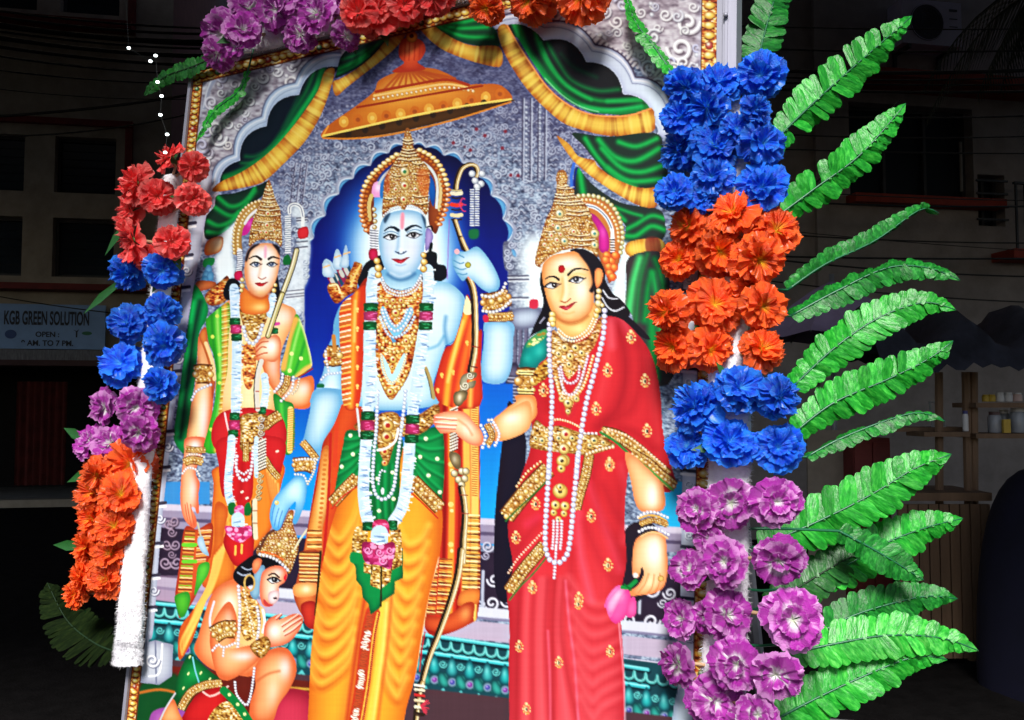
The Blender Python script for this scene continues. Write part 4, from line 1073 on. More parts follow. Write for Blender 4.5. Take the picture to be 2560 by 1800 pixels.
    for i in range(10):
        y=-60+i*155+rng.uniform(-26,26)
        xr=1370-max(0,y)*.15; xl=1050-max(0,y)*.07
        P=[(xl-10,y-280),(xl+36,y-90),(xl+130+rng.uniform(-20,20),y+40),(xr-60,y-10),(xr,y-130)]
        line(P, 56, (208,92,28), 24, a=.75, soft=17); line([(a+4,b-58) for a,b in P], 50, (254,214,88), 24, a=.7, soft=17)
    for P,c,wd in (([(940,480),(930,800),(880,1200),(800,1700)],(252,200,70),60),([(985,470),(960,800),(910,1200),(840,1700)],(255,226,110),22),([(1030,400),(1000,800),(950,1200),(900,1600)],(214,110,40),18),([(780,440),(720,800),(650,1300),(600,1700)],(200,76,30),34)): line(P, wd, c, soft=8)
    P=[(840,560),(800,760),(770,1000),(740,1250),(680,1600)]
    line([(a+14,b) for a,b in P], 130, (196,66,34), soft=4); line([(a+62,b) for a,b in P], 14, (240,180,70)); line([(a-42,b) for a,b in P], 12, (200,60,30))
    X,T=along(P,20)
    for k,((x,y),_) in enumerate(zip(X,T)):
        c=((252,246,220),(250,236,190),(196,80,40))[0 if (k//9)%2 else 2]
        dot(x+rng.uniform(-14,14), y, 30, c, ry=14); line([(x-30,y+rng.uniform(-8,8)),(x+34,y+rng.uniform(-8,8))], 7, (150,70,40), a=.8)
        dot(x+78, y, 9, (150,40,30)); dot(x+78,y+10,9,(214,110,60))
    frame(*F0); line([(985,1250),(965,1330),(948,1420),(932,1520),(908,1614)], 5, (255,250,220), a=.8, soft=3)
    setclip()
    # sash
    frame(*FE)
    for S in ([(490,370),(630,390),(640,470),(620,750),(570,830),(400,970),(350,1110),(410,720),(450,520)],[(1150,420),(1390,345),(1425,700),(1410,970),(1385,1040),(1250,960),(1110,800),(1130,560)]):
        fill(S, (8,146,74), edge=((6,70,40),50,.6)); setclip(S)
        sg=1 if S[0][0]>1000 else -1
        for k in range(7):
            x0=620 if sg<0 else 1140; y0=450+k*60
            P=[(x0,y0),(x0+sg*130,y0+20+k*34),(x0+sg*290,y0-40+k*84)]
            line(P, 26, (4,92,50), 14, a=.8, soft=8); line([(a,b-22) for a,b in P], 16, (30,186,100), 8, a=.8, soft=8)
        setclip()
    for (x,y) in ((520,415),(545,595),(437,715),(1245,445),(1190,620),(1355,640),(1270,800),(1380,960)): dot(x,y,20,(236,240,180),hl=(255,255,240))
    goldband([(580,820),(470,930),(350,1060)], 110); goldband([(1120,850),(1250,980),(1380,1110)], 130)
    line([(580,910),(450,1000),(340,1120)], 14, (200,50,30)); line([(1100,960),(1240,1090),(1360,1210)], 14, (200,50,30))
    CS=[(700,440),(1010,440),(1000,700),(990,1000),(930,1200),(900,1300),(740,1290),(690,1000),(690,700)]
    fill(CS, (6,136,70), edge=((4,70,40),60,.6)); 
    for x in (760,830,900): line([(x,700),(x-6,1000),(x+10,1240)], 20, (2,84,46), a=.7, soft=8); line([(x+24,700),(x+20,1000),(x+30,1200)], 14, (30,180,100), a=.7, soft=8)
    for (x,y) in ((780,830),(795,1140),(935,1025),(925,770),(710,970)): dot(x,y,19,(230,240,180),hl=(255,255,240))
    fill([(555,330),(640,260),(760,235),(1000,235),(1180,215),(1340,115),(1385,180),(1330,300),(1180,410),(1000,430),(760,410),(620,380)], (255,255,255), tex=GOLD, edge=((110,56,20),40,.6))
    fill([(800,210),(980,210),(990,420),(940,520),(880,700),(820,620),(780,500),(790,320)], (255,255,255), tex=GOLD, edge=((110,56,20),30,.6))
    for (x,y,r) in ((880,320,60),(870,430,56),(850,570,44),(850,680,30)): dot(x,y,r,(226,190,96),hl=(255,250,214),rim=(110,60,20)); dot(x,y,r*.4,(180,50,40))
    line([(980,350),(950,470),(860,540),(780,555)], 22, (240,240,232)); line([(585,160),(600,300),(610,420)], 22, (206,206,206))
    # hem points of the sash between the legs
    frame(*FF)
    fill([(655,10),(790,30),(900,60),(1140,-40),(1140,240),(1065,275),(1060,385),(940,465),(925,520),(840,580),(818,480),(765,420),(755,325),(705,260),(700,140),(655,60)], (6,140,72), sm=False, edge=((4,70,40),30,.6))
    fill([(780,40),(1130,-40),(1130,120),(1035,170),(1020,275),(930,345),(838,310),(838,205),(775,190)], (250,250,240), sm=False, tex=GOLD)
    line([(935,110),(935,350),(930,500)], 16, (50,40,20)); line([(850,80),(845,200)], 10, (60,40,20)); line([(1030,60),(1030,170)], 10, (60,40,20))
    frame(*FE)
    fill([(560,1330),(680,1290),(680,1450),(620,1614),(540,1614)], (255,255,255), tex=GOLD); fill([(910,1330),(1000,1310),(1010,1614),(940,1614)], (255,255,255), tex=GOLD)
    fill([(530,1540),(640,1560),(660,1640),(530,1640)], (6,140,72))
    # long pearl strand
    beads([(780,-10),(775,200),(765,400),(745,600),(735,800),(740,900),(770,990),(830,1030),(900,990),(940,900),(960,750),(985,550),(1010,350),(1035,150),(1050,-10)], 19, (206,222,236))
    beads([(790,880),(810,760),(850,760)], 12, (206,222,236)); dot(830,950,16,(214,228,240),ry=34,hl=WHITE)
    # garlands
    frame(*FD)
    garland([(770,320),(745,470),(745,620)], 128); garland([(735,890),(730,1100),(730,1300),(750,1600)], 128)
    garland([(1300,290),(1310,450),(1300,620)], 128); garland([(1270,890),(1240,1100),(1200,1350),(1170,1600)], 128)
    for x in (740,1290):
        wrapband(x,665,125,78,(10,120,60)); wrapband(x-2,752,120,84,(220,70,130)); wrapband(x-8,850,120,80,(10,120,60))
    frame(*FE)
    garland([(690,0),(690,110),(692,200)], 124); garland([(672,450),(655,700),(645,950),(660,1120),(690,1250)], 128)
    garland([(1140,0),(1125,110),(1115,230)], 124); garland([(1090,480),(1075,720),(1050,950),(1010,1120),(935,1240)], 128)
    for x,y in ((692,228),(1120,262)): wrapband(x,y,118,80,(10,112,58)); wrapband(x-4,y+94,120,90,(214,54,116)); wrapband(x-10,y+188,118,78,(10,112,58))
    wrapband(690,1290,90,80,(10,110,56)); wrapband(930,1280,80,90,(10,110,56))
    fill([(750,1240),(870,1235),(895,1350),(820,1380),(745,1350)], (206,60,110), edge=((130,20,60),30,.6)); blobs([(750,1240),(870,1235),(895,1350),(820,1380),(745,1350)], 20, 22, [(240,140,180),(220,80,130),(180,40,90)])
    garland([(800,1360),(800,1460)], 190)
    RO=[(640,1450),(720,1440),(800,1470),(930,1440),(955,1520),(930,1620),(900,1700),(780,1660),(680,1650),(635,1560)]
    fill(RO, (200,50,110), edge=((110,14,60),50,.6)); blobs(RO, 34, 46, [(240,150,190),(222,90,150),(180,40,100),(140,20,80)])
    for (x,y) in ((690,1520),(800,1540),(900,1520),(830,1620)): scroll(x,y,40,(236,130,180),1,(130,20,70),1.2)
    # halo plate and crown
    frame(*FC)
    HA=[(220,1130),(175,1000),(165,880),(185,740),(225,620),(300,520),(400,430),(540,340),(700,290),(800,320),(900,390),(980,490),(1030,620),(1045,760),(1020,900),(970,1040),(920,1150),(850,1000),(860,600),(700,420),(480,450),(330,620),(300,900),(300,1150)]
    fill(HA, (150,74,30), edge=((80,30,14),40,.5), tex=None)
    fill([(300,640),(380,630),(400,760),(340,780),(280,760)], (230,150,200), hi=[(340,680,30,40,(250,230,250),.8)])
    fill([(380,600),(430,600),(400,780),(360,760)], (40,120,190))
    fill([(850,540),(900,600),(925,720),(905,870),(870,800),(850,640)], (20,110,190), edge=((10,60,120),30,.6))
    line([(800,430),(880,500),(930,600),(940,730),(930,880)], 28, (206,214,210)); line([(480,490),(400,560),(350,640)], 26, (190,196,196)); line([(960,560),(975,700),(960,900)], 34, (214,190,130)); line([(275,760),(250,850),(255,1000)], 40, (210,180,110))
    for P in ([(225,1110),(185,1000),(172,900),(178,800),(195,705),(228,625),(275,555),(340,490),(420,420),(530,345)],[(760,300),(850,345),(925,405),(985,495),(1025,605),(1048,720),(1035,840),(1010,930),(960,1050)]):
        X,T=along(P,50)
        for k,((x,y),(tx,ty)) in enumerate(zip(X,T)):
            dot(x,y,33,(240,214,130) if y<700 else (224,130,60),ry=22,hl=(255,252,226),rim=(130,70,24))
            dot(x+(610-x)*.09,y+(800-y)*.09,22,(206,120,40),ry=16,rim=(110,40,20))
    CR=[(385,965),(395,760),(410,600),(470,480),(540,380),(585,290),(600,200),(622,92),(660,92),(690,200),(705,290),(760,380),(850,480),(865,600),(850,760),(850,880),(830,960),(760,890),(650,855),(600,930),(560,870),(470,890),(420,960)]
    crown(CR, [(600,640,110,160,(250,240,190),.45),(640,160,24,90,(250,236,170),.6)])
    for y,x0,x1 in ((205,590,695),(235,590,700),(300,585,710),(330,570,730),(360,560,745),(400,540,770),(440,690,800),(460,500,640),(545,700,860),(560,480,600),(640,760,860),(770,690,850),(790,400,520),(840,690,850)): line([(x0,y),((x0+x1)/2,y+14),(x1,y)], 9, (70,34,14), a=.85); line([(x0,y-14),((x0+x1)/2,y),(x1,y-14)], 9, (252,240,196), a=.8)
    for (x,y,r) in ((610,520,52),(610,660,46),(600,800,40),(520,700,30),(720,700,30),(450,700,26),(780,640,26),(500,820,26),(700,820,26)): dot(x,y,r,(226,206,130),hl=(255,255,240),rim=(110,64,24)); dot(x,y,r*.36,(60,130,80) if y<600 else (190,60,40))
    fill([(760,500),(850,520),(850,740),(790,760),(740,620)], (206,100,40), a=.6, soft=12); fill([(410,600),(450,520),(460,720),(420,740)], (180,70,34), a=.6, soft=12)
    # face
    FAC=[(352,1150),(372,1040),(420,962),(520,920),(640,905),(760,932),(818,1000),(824,1100),(815,1250),(790,1400),(740,1500),(660,1572),(560,1597),(470,1560),(402,1470),(362,1340),(350,1230)]
    fill(FAC, (204,226,241), edge=((110,160,202),72,.75), hi=[(590,1010,150,70,(224,242,250),.9),(690,1320,100,130,(222,228,246),.9),(450,1320,70,100,(214,224,244),.8),(590,1510,90,44,(216,232,246),.8)])
    fill([(398,1010),(420,962),(470,938),(420,1040)], (20,40,60), soft=8, a=.7); fill([(780,950),(826,1000),(826,1100),(806,1040)], (20,40,60), soft=8, a=.7)
    fill([(574,948),(608,948),(602,1090),(570,1090)], (244,150,168), soft=4)
    line([(545,1112),(500,1082),(450,1084),(406,1116)], 34, (24,36,56), 12); line([(626,1104),(680,1070),(730,1064),(780,1088)], 34, (24,36,56), 10)
    line([(400,1146),(440,1126),(490,1124),(545,1146)], 9, (60,100,140), a=.8); line([(632,1134),(690,1106),(740,1106),(780,1122)], 9, (60,100,140), a=.8)
    eye(470,1178,140,56,6,14); eye(700,1160,140,56,8,0)
    line([(552,1130),(545,1220),(535,1300),(520,1325)], 18, (110,160,208), a=.6, soft=8); line([(580,1120),(585,1290)], 22, (232,248,255), a=.6, soft=8)
    line([(518,1325),(540,1340),(565,1350),(600,1340),(625,1322)], 11, (40,70,110)); dot(545,1334,10,(30,50,90),ry=6); dot(598,1332,10,(30,50,90),ry=6)
    fill([(485,1403),(540,1400),(575,1406),(620,1390),(652,1384),(620,1420),(580,1446),(535,1438)], (214,30,56), edge=((120,8,30),16,.5), hi=[(570,1428,24,8,(244,110,130),.8)])
    line([(482,1402),(540,1408),(576,1412),(620,1400),(656,1384)], 8, (110,10,36)); line([(520,1458),(570,1468),(620,1452)], 8, (110,150,200), a=.7, soft=4)
    line([(440,1556),(500,1596),(570,1612),(650,1592),(710,1550)], 26, (58,104,150), a=.75, soft=7)
    line([(470,1540),(560,1576),(660,1545)], 16, (226,240,250), a=.6, soft=7)
    fill([(560,1300),(580,1290),(600,1320),(575,1336)], (236,246,252), soft=10, a=.8)
    # side strands, earrings, ear
    line([(296,1090),(290,1180),(300,1290)], 76, (226,232,240)); 
    for y in range(1110,1300,26): line([(262,y),(340,y+8)], 9, (70,70,90))
    fill([(255,1310),(330,1305),(335,1400),(260,1405)], (206,40,90), edge=((110,10,40),20,.6))
    beads([(300,900),(310,1010),(306,1080)], 24, (206,180,110), rim=(90,50,20))
    for (x,y,r) in ((330,1420,34),(345,1490,40),(345,1560,36),(800,1360,30),(805,1430,36),(800,1500,36)): dot(x,y,r,(226,190,100),hl=(255,250,214),rim=(110,60,20))
    fill([(826,1110),(870,1100),(900,1180),(860,1290),(820,1310)], (170,150,206), edge=((80,80,140),20,.6))
    line([(830,1080),(880,1070),(890,1110)], 14, (20,20,30)); line([(880,1250),(870,1330),(920,1360)], 34, (20,30,34))
    beads([(400,960),(470,905),(560,880)], 12, (220,226,220)); beads([(640,870),(740,890),(810,960)], 12, (220,226,220))
    # bow, fist, bracelets
    bow=lambda P,w0,w1=None: (line([(a-w0*.3,b) for a,b in P],w0*.95,(50,34,22),(w1 or w0)*.95), line(P,w0*.66,(182,152,100),(w1 or w0)*.66), line([(a+w0*.06,b) for a,b in P],w0*.2,(236,224,184),(w1 or w0)*.2))
    bow([(1135,690),(1150,600),(1195,490),(1270,448),(1330,462),(1352,520),(1336,570)],50)
    for (x,y) in ((1290,540),(1320,610),(1380,640),(1390,540),(1340,670)): dot(x,y,36,(196,206,212),hl=WHITE,rim=(70,74,100))
    for y in range(700,1080,24): line([(1276+(y-700)*-.01,y),(1356,y)], 15, (206,216,226)); 
    line([(1316,690),(1312,1080)], 8, (60,70,110)); fill([(1265,1110),(1355,1105),(1350,1190),(1270,1195)], (20,110,70), soft=6)
    for y,c in ((705,(196,180,130)),(735,(226,214,180)),(780,(60,40,20)),(850,(226,60,40)),(900,(60,40,20)),(955,(220,206,160)),(1000,(60,44,24))): line([(1085,y),(1135,y+8),(1180,y)], 40 if c[0]>200 else 16, c)
    for (x,y) in ((1190,790),(1200,850),(1195,910)): line([(1160,850),(x,y),(x+26,y+6)], 12, (220,60,110))
    line([(1060,1000),(1050,1250),(1040,1600)], 10, (150,90,190), a=.7)
    bow([(1125,1010),(1165,1130),(1215,1290)],48)
    frame(*FD)
    bow([(1640,-20),(1670,50),(1700,110)],52); bow([(1700,340),(1760,480),(1780,700),(1780,1060),(1740,1290)],64)
    line([(1745,1050),(1815,1060)], 10, (150,40,30)); line([(1735,1250),(1790,1260)], 14, (110,50,40))
    fill([(1660,1330),(1780,1310),(1780,1360),(1700,1380),(1700,1410),(1780,1390),(1760,1460),(1700,1480),(1680,1583),(1560,1600),(1620,1480),(1620,1400)], (190,180,150), edge=((80,64,40),30,.7)); scroll(1720,1340,36,(214,206,180),1,(70,50,30)); scroll(1670,1440,44,(206,196,166),-1,(70,50,30))
    FI_=[(1690,110),(1780,65),(1850,110),(1950,250),(2015,400),(2000,490),(1930,525),(1840,485),(1760,410),(1700,370),(1650,405),(1590,330),(1552,250),(1545,190),(1580,120)]
    fill(FI_, (206,230,242), edge=((70,140,190),60,.7), hi=[(1850,260,90,120,(214,244,252),.8)])
    for P in ([(1560,200),(1620,230),(1660,220)],[(1560,260),(1630,290),(1680,280)],[(1590,325),(1650,340),(1690,330)],[(1600,140),(1660,170)]): line(P, 12, (80,140,180), a=.9); 
    dot(1590,112,26,(240,170,180)); dot(1700,245,30,(196,190,80),rim=(90,90,30)); line([(1700,365),(1720,390)], 14, (230,130,120))
    goldband([(1850,620),(1980,600),(2100,560)], 170); goldband([(1900,760),(2030,760),(2140,750)], 90)
    beads([(1840,545),(1930,560),(2030,510),(2070,430)], 17, (230,226,206)); beads([(1850,700),(1950,710),(2050,670),(2120,600)], 17, (230,226,206))
    fill([(1850,750),(1900,750),(1900,810),(1860,810)], (200,40,80))
    # lower bow
    frame(*FE)
    fill([(1530,0),(1650,0),(1600,110),(1550,140),(1515,90)], (170,150,110), edge=((70,56,30),30,.7), hi=[(1570,50,20,40,(240,230,200),.8)])
    for y in range(150,560,30): line([(1480,y+20),(1548,y-10)], 14, (226,222,206)); line([(1480,y+36),(1548,y+6)], 10, (50,40,40))
    fill([(1470,590),(1520,575),(1580,620),(1580,720),(1540,740),(1490,680)], (190,170,126), edge=((80,60,36),40,.7), hi=[(1520,640,20,40,(246,240,214),.8)])
    for (x,y) in ((1520,780),(1590,760),(1560,840),(1620,830),(1590,890),(1630,760)): dot(x,y,36,(206,190,140),hl=(255,248,220),rim=(70,50,24))
    bow([(1600,920),(1625,1050),(1635,1200),(1620,1400),(1610,1640)],62)
    line([(1580,985),(1650,990)], 8, (160,60,40)); line([(1595,1165),(1660,1170)], 8, (160,60,40))
    frame(*FF)
    bow([(1690,-20),(1660,200),(1590,450),(1480,750),(1390,970),(1320,1210)],66,44); bow([(1320,1210),(1290,1350),(1260,1620)],60,40)
    for y,c in ((1230,(236,230,206)),(1270,(226,214,180)),(1320,(206,50,50)),(1370,(226,200,160)),(1430,(236,226,190)),(1490,(60,40,30))): line([(1250,y),(1330,y+10)], 26, c); line([(1250,y+18),(1330,y+28)], 8, (50,30,24))
    for _ in range(14): line([(1300,1420),(1300+rng.uniform(20,80),1420+rng.uniform(-50,90))], 10, (206,60,80))
    line([(1340,740),(1310,900),(1290,1100)], 14, (190,50,50))
SK=(250,212,150); SE=(214,100,44); SW=(250,250,244)
def bracelets(P, wd, r):
    goldband(P, wd); 
def paint_left():
    # long green drape behind
    frame(*FH)
    DR=[(290,-120),(420,100),(400,260),(330,400),(305,700),(285,900),(240,1200),(190,1640),(130,1640),(60,1500),(90,1250),(150,800),(200,400),(250,60)]
    fill(DR, (4,150,76), edge=((6,84,46),30,.5)); setclip(DR)
    line([(340,60),(270,400),(230,700),(190,1000),(130,1500)], 44, (8,56,40), soft=12); line([(270,60),(210,500),(150,1000),(90,1450)], 34, (16,186,96), soft=10)
    setclip()
    frame(*FG)
    fill([(150,1420),(330,1260),(400,1210),(430,1330),(370,1500),(200,1540)], (255,235,215), tex=GOLDR, edge=((90,50,20),40,.6))
    fill([(400,1260),(480,1240),(560,1330),(520,1430),(400,1480),(350,1400)], (20,22,30)); fill([(940,1170),(975,1300),(990,1500),(900,1480),(880,1300)], (24,22,34))
    # body
    frame(*FH)
    fill([(620,60),(560,300),(520,700),(560,1250),(1150,1250),(1180,1000),(1200,600),(1360,200),(1250,90),(1100,60),(900,40)], SK, edge=(SE,90,.6), hi=[(1250,200,120,110,SW,.8),(850,1080,70,180,(250,226,170),.8)])
    # right arm hanging
    fill([(330,420),(310,700),(280,1000),(240,1200),(200,1640),(390,1640),(450,1350),(480,1100),(470,800),(430,500)], (250,206,146), edge=((206,90,44),60,.85), off=(-14,0), hi=[(390,1350,60,320,(236,250,250),.95)])
    frame(*FI)
    fill([(290,-20),(270,150),(240,400),(228,600),(235,750),(270,880),(330,960),(370,995),(412,960),(400,860),(350,760),(390,760),(410,820),(438,800),(430,620),(445,480),(400,360),(470,150),(510,-20)], (250,196,150), edge=((214,84,50),60,.8), off=(-12,0), hi=[(385,560,50,180,(244,250,248),.9),(400,60,60,80,(244,250,248),.9)])
    for P in ([(300,700),(320,830),(350,960)],[(340,720),(360,850),(380,950)],[(280,720),(290,800),(310,900)]): line(P, 10, (206,90,60), a=.8)
    # left arm: raised fist and bent elbow
    frame(*FH)
    fill([(1000,640),(1180,560),(1190,800),(1210,920),(1420,870),(1530,850),(1555,960),(1530,1100),(1490,1190),(1350,1195),(1230,1150),(1120,1000),(1040,860)], (250,210,160), edge=((206,84,34),80,.8), hi=[(1450,960,70,80,SW,.9),(1120,760,60,140,SW,.9)])
    fill([(930,520),(1000,440),(1080,430),(1150,410),(1200,480),(1190,620),(1130,700),(1010,680),(940,680),(925,600)], (250,214,170), edge=((206,90,50),50,.75), hi=[(1100,520,60,80,SW,.9)])
    for P in ([(940,540),(990,490),(1060,480)],[(935,590),(990,540),(1040,545)],[(930,640),(1000,610),(1050,600)]): line(P, 14, (196,80,44), a=.85)
    # shawl: green scarf over the shoulder and at the elbow
    LS=[(640,70),(500,160),(420,230),(400,270),(430,480),(480,620),(510,800),(500,1100),(430,1400),(380,1640),(540,1640),(570,1300),(590,1000),(630,800),(640,500),(660,250)]
    fill(LS, (70,186,44), edge=((30,110,30),40,.5)); setclip(LS)
    for P,wd,c in (([(520,150),(530,400),(550,700),(540,1000),(480,1500)],30,(160,226,100)),([(600,80),(610,400),(600,800),(570,1200),(510,1640)],50,(224,170,70)),([(460,200),(480,500),(520,800)],26,(40,140,40)),([(440,1640),(520,1100),(540,900)],26,(50,160,50))): line(P, wd, c, soft=7)
    for y in range(90,1640,22): line([(570-(y>900)*(y-900)*.1,y+10),(650-(y>900)*(y-900)*.12,y-8)], 11, ((250,236,170),(190,110,40),(236,190,90))[(y//22)%3], a=.8)
    for (x,y) in ((520,210),(470,430),(545,620),(545,920),(455,1415)): dot(x,y,20,(206,226,90))
    setclip()
    fill([(330,420),(400,330),(430,500),(490,700),(500,900),(470,1100),(450,800),(380,560)], (214,130,60), edge=((140,50,24),20,.6)); line([(400,500),(470,700),(490,880)], 40, (246,226,160), a=.8)
    goldband([(290,830),(360,820),(450,830)], 190)
    beads([(250,1100),(290,1020),(350,980),(450,940)], 16, (214,220,230))
    RS=[(1360,190),(1420,290),(1480,480),(1530,720),(1480,790),(1380,860),(1240,840),(1200,760),(1250,560),(1300,360)]
    fill(RS, (80,190,50), edge=((40,120,40),30,.5)); setclip(RS)
    for P,wd,c in (([(1350,250),(1280,450),(1220,760)],70,(226,170,80)),([(1400,300),(1340,520),(1280,800)],24,(160,230,110)),([(1450,480),(1400,650),(1330,850)],24,(40,150,50)),([(1520,740),(1450,780),(1360,860)],50,(230,180,90)),([(1400,250),(1470,450),(1530,720)],26,(230,226,170))): line(P, wd, c, soft=6)
    for (x,y) in ((1310,610),(1410,660),(1290,790)): dot(x,y,22,(226,236,140))
    setclip(); line([(1380,860),(1450,820),(1530,770)], 16, (150,40,20))
    RL=[(1120,1040),(1240,1110),(1340,1190),(1330,1640),(1200,1640),(1150,1300)]
    fill(RL, (50,160,60), edge=((20,90,40),30,.5)); line([(1300,1200),(1290,1640)], 60, (226,214,120)); line([(1200,1150),(1230,1640)], 30, (90,200,70), soft=6)
    for y in range(1200,1640,24): line([(1270,y+8),(1340,y-8)], 10, (190,110,40), a=.8)
    beads([(1215,830),(1200,920),(1130,1010)], 17, (230,230,226)); goldband([(1270,850),(1250,950),(1180,1040)], 70); beads([(1330,860),(1310,990),(1200,1110)], 17, (226,226,214)); beads([(1390,880),(1370,980),(1320,1040)], 14, (230,200,130))
    # necklaces
    fill([(770,60),(1060,60),(1050,250),(960,420),(900,470),(830,380),(780,250)], (255,255,255), tex=GOLD, edge=((120,64,20),30,.5))
    fill([(790,520),(920,540),(930,800),(880,980),(820,960),(790,800)], (255,245,235), tex=GOLDR, a=.85)
    fill([(780,-20),(1050,-20),(1040,60),(950,140),(870,110),(800,40)], (226,116,44), hi=[(960,100,60,40,(250,200,110),.8)])
    beads([(775,10),(820,110),(900,150),(1000,130),(1050,60)], 13, (226,226,206)); beads([(800,330),(830,450),(890,505),(960,440),(1000,310)], 22, (214,222,236))
    # skirt (saffron) with red sash
    frame(*FI)
    SKT=[(600,560),(640,300),(1340,250),(1360,500),(1260,800),(1240,1000),(1000,1300),(880,1480),(760,1614),(480,1640),(540,1300)]
    fill(SKT, (230,132,42), edge=((176,66,24),40,.7)); setclip(SKT)
    for k in range(9):
        P=[(760-k*10,760+k*90),(680-k*12,960+k*80),(600-k*14,1250+k*60)]
        line(P, 34, (206,92,34), 20, soft=9); line([(a+30,b-10) for a,b in P], 22, (252,200,96), 12, soft=8)
    for k in range(5): P=[(1180+k*30,330+k*40),(1220+k*22,560+k*30),(1270,830)]; line(P, 18, (206,110,40), soft=6); line([(a+18,b) for a,b in P], 14, (250,206,120), soft=6)
    setclip()
    frame(*FJ)
    SK2=[(600,60),(690,100),(660,300),(720,420),(740,560),(700,620),(560,720),(500,850),(430,1050),(340,1180),(345,960),(440,820),(540,640),(590,400)]
    fill(SK2, (230,134,44), edge=((180,68,24),40,.7)); setclip(SK2)
    for k in range(8): P=[(660-k*16,330+k*20),(600-k*24,560+k*40),(520-k*26,760+k*40),(400-k*8,1000+k*20)]; line(P, 18, (200,86,30), 12, soft=7); line([(a+16,b) for a,b in P], 12, (252,206,100), 8, soft=6)
    setclip()
    RSH=[(660,330),(700,240),(860,230),(880,330),(860,460),(800,500),(740,500),(690,420)]
    fill(RSH, (206,34,36), edge=((130,10,20),30,.5)); line([(745,360),(742,420)], 16, (250,180,80)); line([(790,350),(788,410)], 16, (250,180,80))
    # red waist cloth, front
    frame(*FH)
    fill([(560,1240),(1160,1230),(1200,1640),(520,1640)], (206,40,44), edge=((150,20,24),50,.5)); goldband([(1020,1380),(1100,1310),(1180,1260)], 110)
    frame(*FI)
    WCt=[(680,-20),(1360,-20),(1370,300),(1300,420),(1180,200),(1060,250),(1030,640),(900,760),(820,640),(700,620),(660,300)]
    fill(WCt, (206,36,40), edge=((150,16,24),50,.5)); line([(920,260),(900,640)], 50, (180,24,30), soft=10); goldband([(1170,200),(1250,330),(1330,420)], 70)
    for (x,y) in ((1315,125),(920,580),(975,650)): fill([(x-20,y),(x+10,y-14),(x+18,y+4),(x-10,y+18)], (250,214,190))
    # belt, pendants, pearl loops
    frame(*FH)
    fill([(780,1270),(1030,1250),(1050,1400),(980,1500),(960,1640),(780,1640),(770,1450)], (255,255,255), tex=GOLD, edge=((100,56,20),30,.5))
    line([(600,1240),(620,1340),(650,1470)], 20, (226,190,190))
    frame(*FI)
    goldband([(960,20),(960,120),(960,230)], 70); beads([(860,180),(850,300),(880,410),(940,450),(1000,400),(1030,250),(1040,80)], 20, (240,214,214)); beads([(860,330),(900,360),(940,380),(985,340)], 15, (240,220,220))
    # garland
    frame(*FH)
    garland([(700,-20),(705,100),(712,240)], 112); garland([(728,480),(725,700),(720,950),(715,1240)], 116)
    wrapband(712,272,100,76,(10,112,56)); wrapband(722,352,104,88,(220,60,120)); wrapband(728,440,100,72,(10,112,56)); wrapband(708,1278,96,76,(10,112,56)); wrapband(706,1370,104,90,(220,60,120)); wrapband(692,1460,96,72,(10,112,56))
    garland([(1110,0),(1095,100),(1080,190)], 84); garland([(1020,850),(1035,1000),(1010,1180)], 90); wrapband(1000,1215,76,70,(10,112,56)); wrapband(1130,370,70,60,(10,112,56)); line([(1110,300),(1170,290)], 36, (214,80,150))
    frame(*FI)
    garland([(800,-20),(790,150),(765,400),(765,600),(800,720)], 104); garland([(1080,-20),(1070,150),(1080,400)], 60); 
    fill([(765,720),(820,695),(850,740),(830,830),(790,840),(765,790)], (8,112,50)); fill([(1000,700),(1025,780),(1010,840),(960,850),(935,800),(960,720)], (8,112,50))
    fill([(840,750),(930,740),(940,850),(900,890),(840,860)], (222,80,140)); blobs([(840,750),(930,740),(940,850),(900,890),(840,860)], 24, 14, [(244,150,196),(200,50,110)])
    garland([(870,880),(875,980)], 170)
    RP=[(740,960),(880,980),(1010,960),(1030,1060),(960,1120),(900,1150),(820,1120),(740,1040)]
    fill(RP, (206,50,110)); blobs(RP, 34, 40, [(244,160,200),(226,90,150),(180,40,96)])
    # bangles
    beads([(270,220),(330,160),(420,160),(490,190)], 13, (240,226,190)); goldband([(270,250),(350,220),(470,240)], 90); beads([(250,370),(310,310),(400,330),(440,400)], 14, (236,230,210)); goldband([(290,100),(390,110),(500,110)], 70)
    # hanging shawl end
    frame(*FJ)
    fill([(380,230),(470,240),(580,200),(570,420),(540,480),(460,720),(350,880),(330,800),(310,720),(340,500)], (206,90,40), edge=((130,30,20),30,.6)); 
    for y in range(250,690,14): line([(385-(y-250)*.12,y),(450-(y-250)*.06,y+4)], 9, ((120,190,50),(250,226,140),(110,60,24),(220,160,70),(150,90,40))[(y//14)%5]); line([(480-(y-250)*.1,y),(570-(y-250)*.2,y-6)], 9, ((236,196,100),(120,60,30),(250,236,180))[(y//14)%3], a=.8 if y<480 else 0)
    for y in (350,470): line([(370,y),(455,y)], 28, (110,200,50))
    fill([(310,720),(400,690),(420,760),(380,860),(345,870),(320,800)], (90,190,50), edge=((30,110,40),30,.6)); fill([(480,500),(555,480),(550,560),(500,640),(450,720),(460,620)], (100,200,60), edge=((40,120,40),26,.6))
    fill([(470,320),(505,285),(530,360),(555,430),(500,400)], (206,226,236), edge=((100,140,170),20,.6)); line([(470,190),(495,290)], 12, (190,180,150))
    # bow
    frame(*FG)
    line([(1090,500),(1095,430),(1150,405),(1215,440),(1240,540),(1235,700)], 40, (226,232,230)); line([(1090,500),(1095,430),(1150,405),(1215,440),(1240,540)], 10, (110,116,140))
    for y in range(540,960,24): line([(1045,y),(1100,y-4)], 14, (232,238,240)); line([(1045,y+12),(1100,y+8)], 7, (90,110,130))
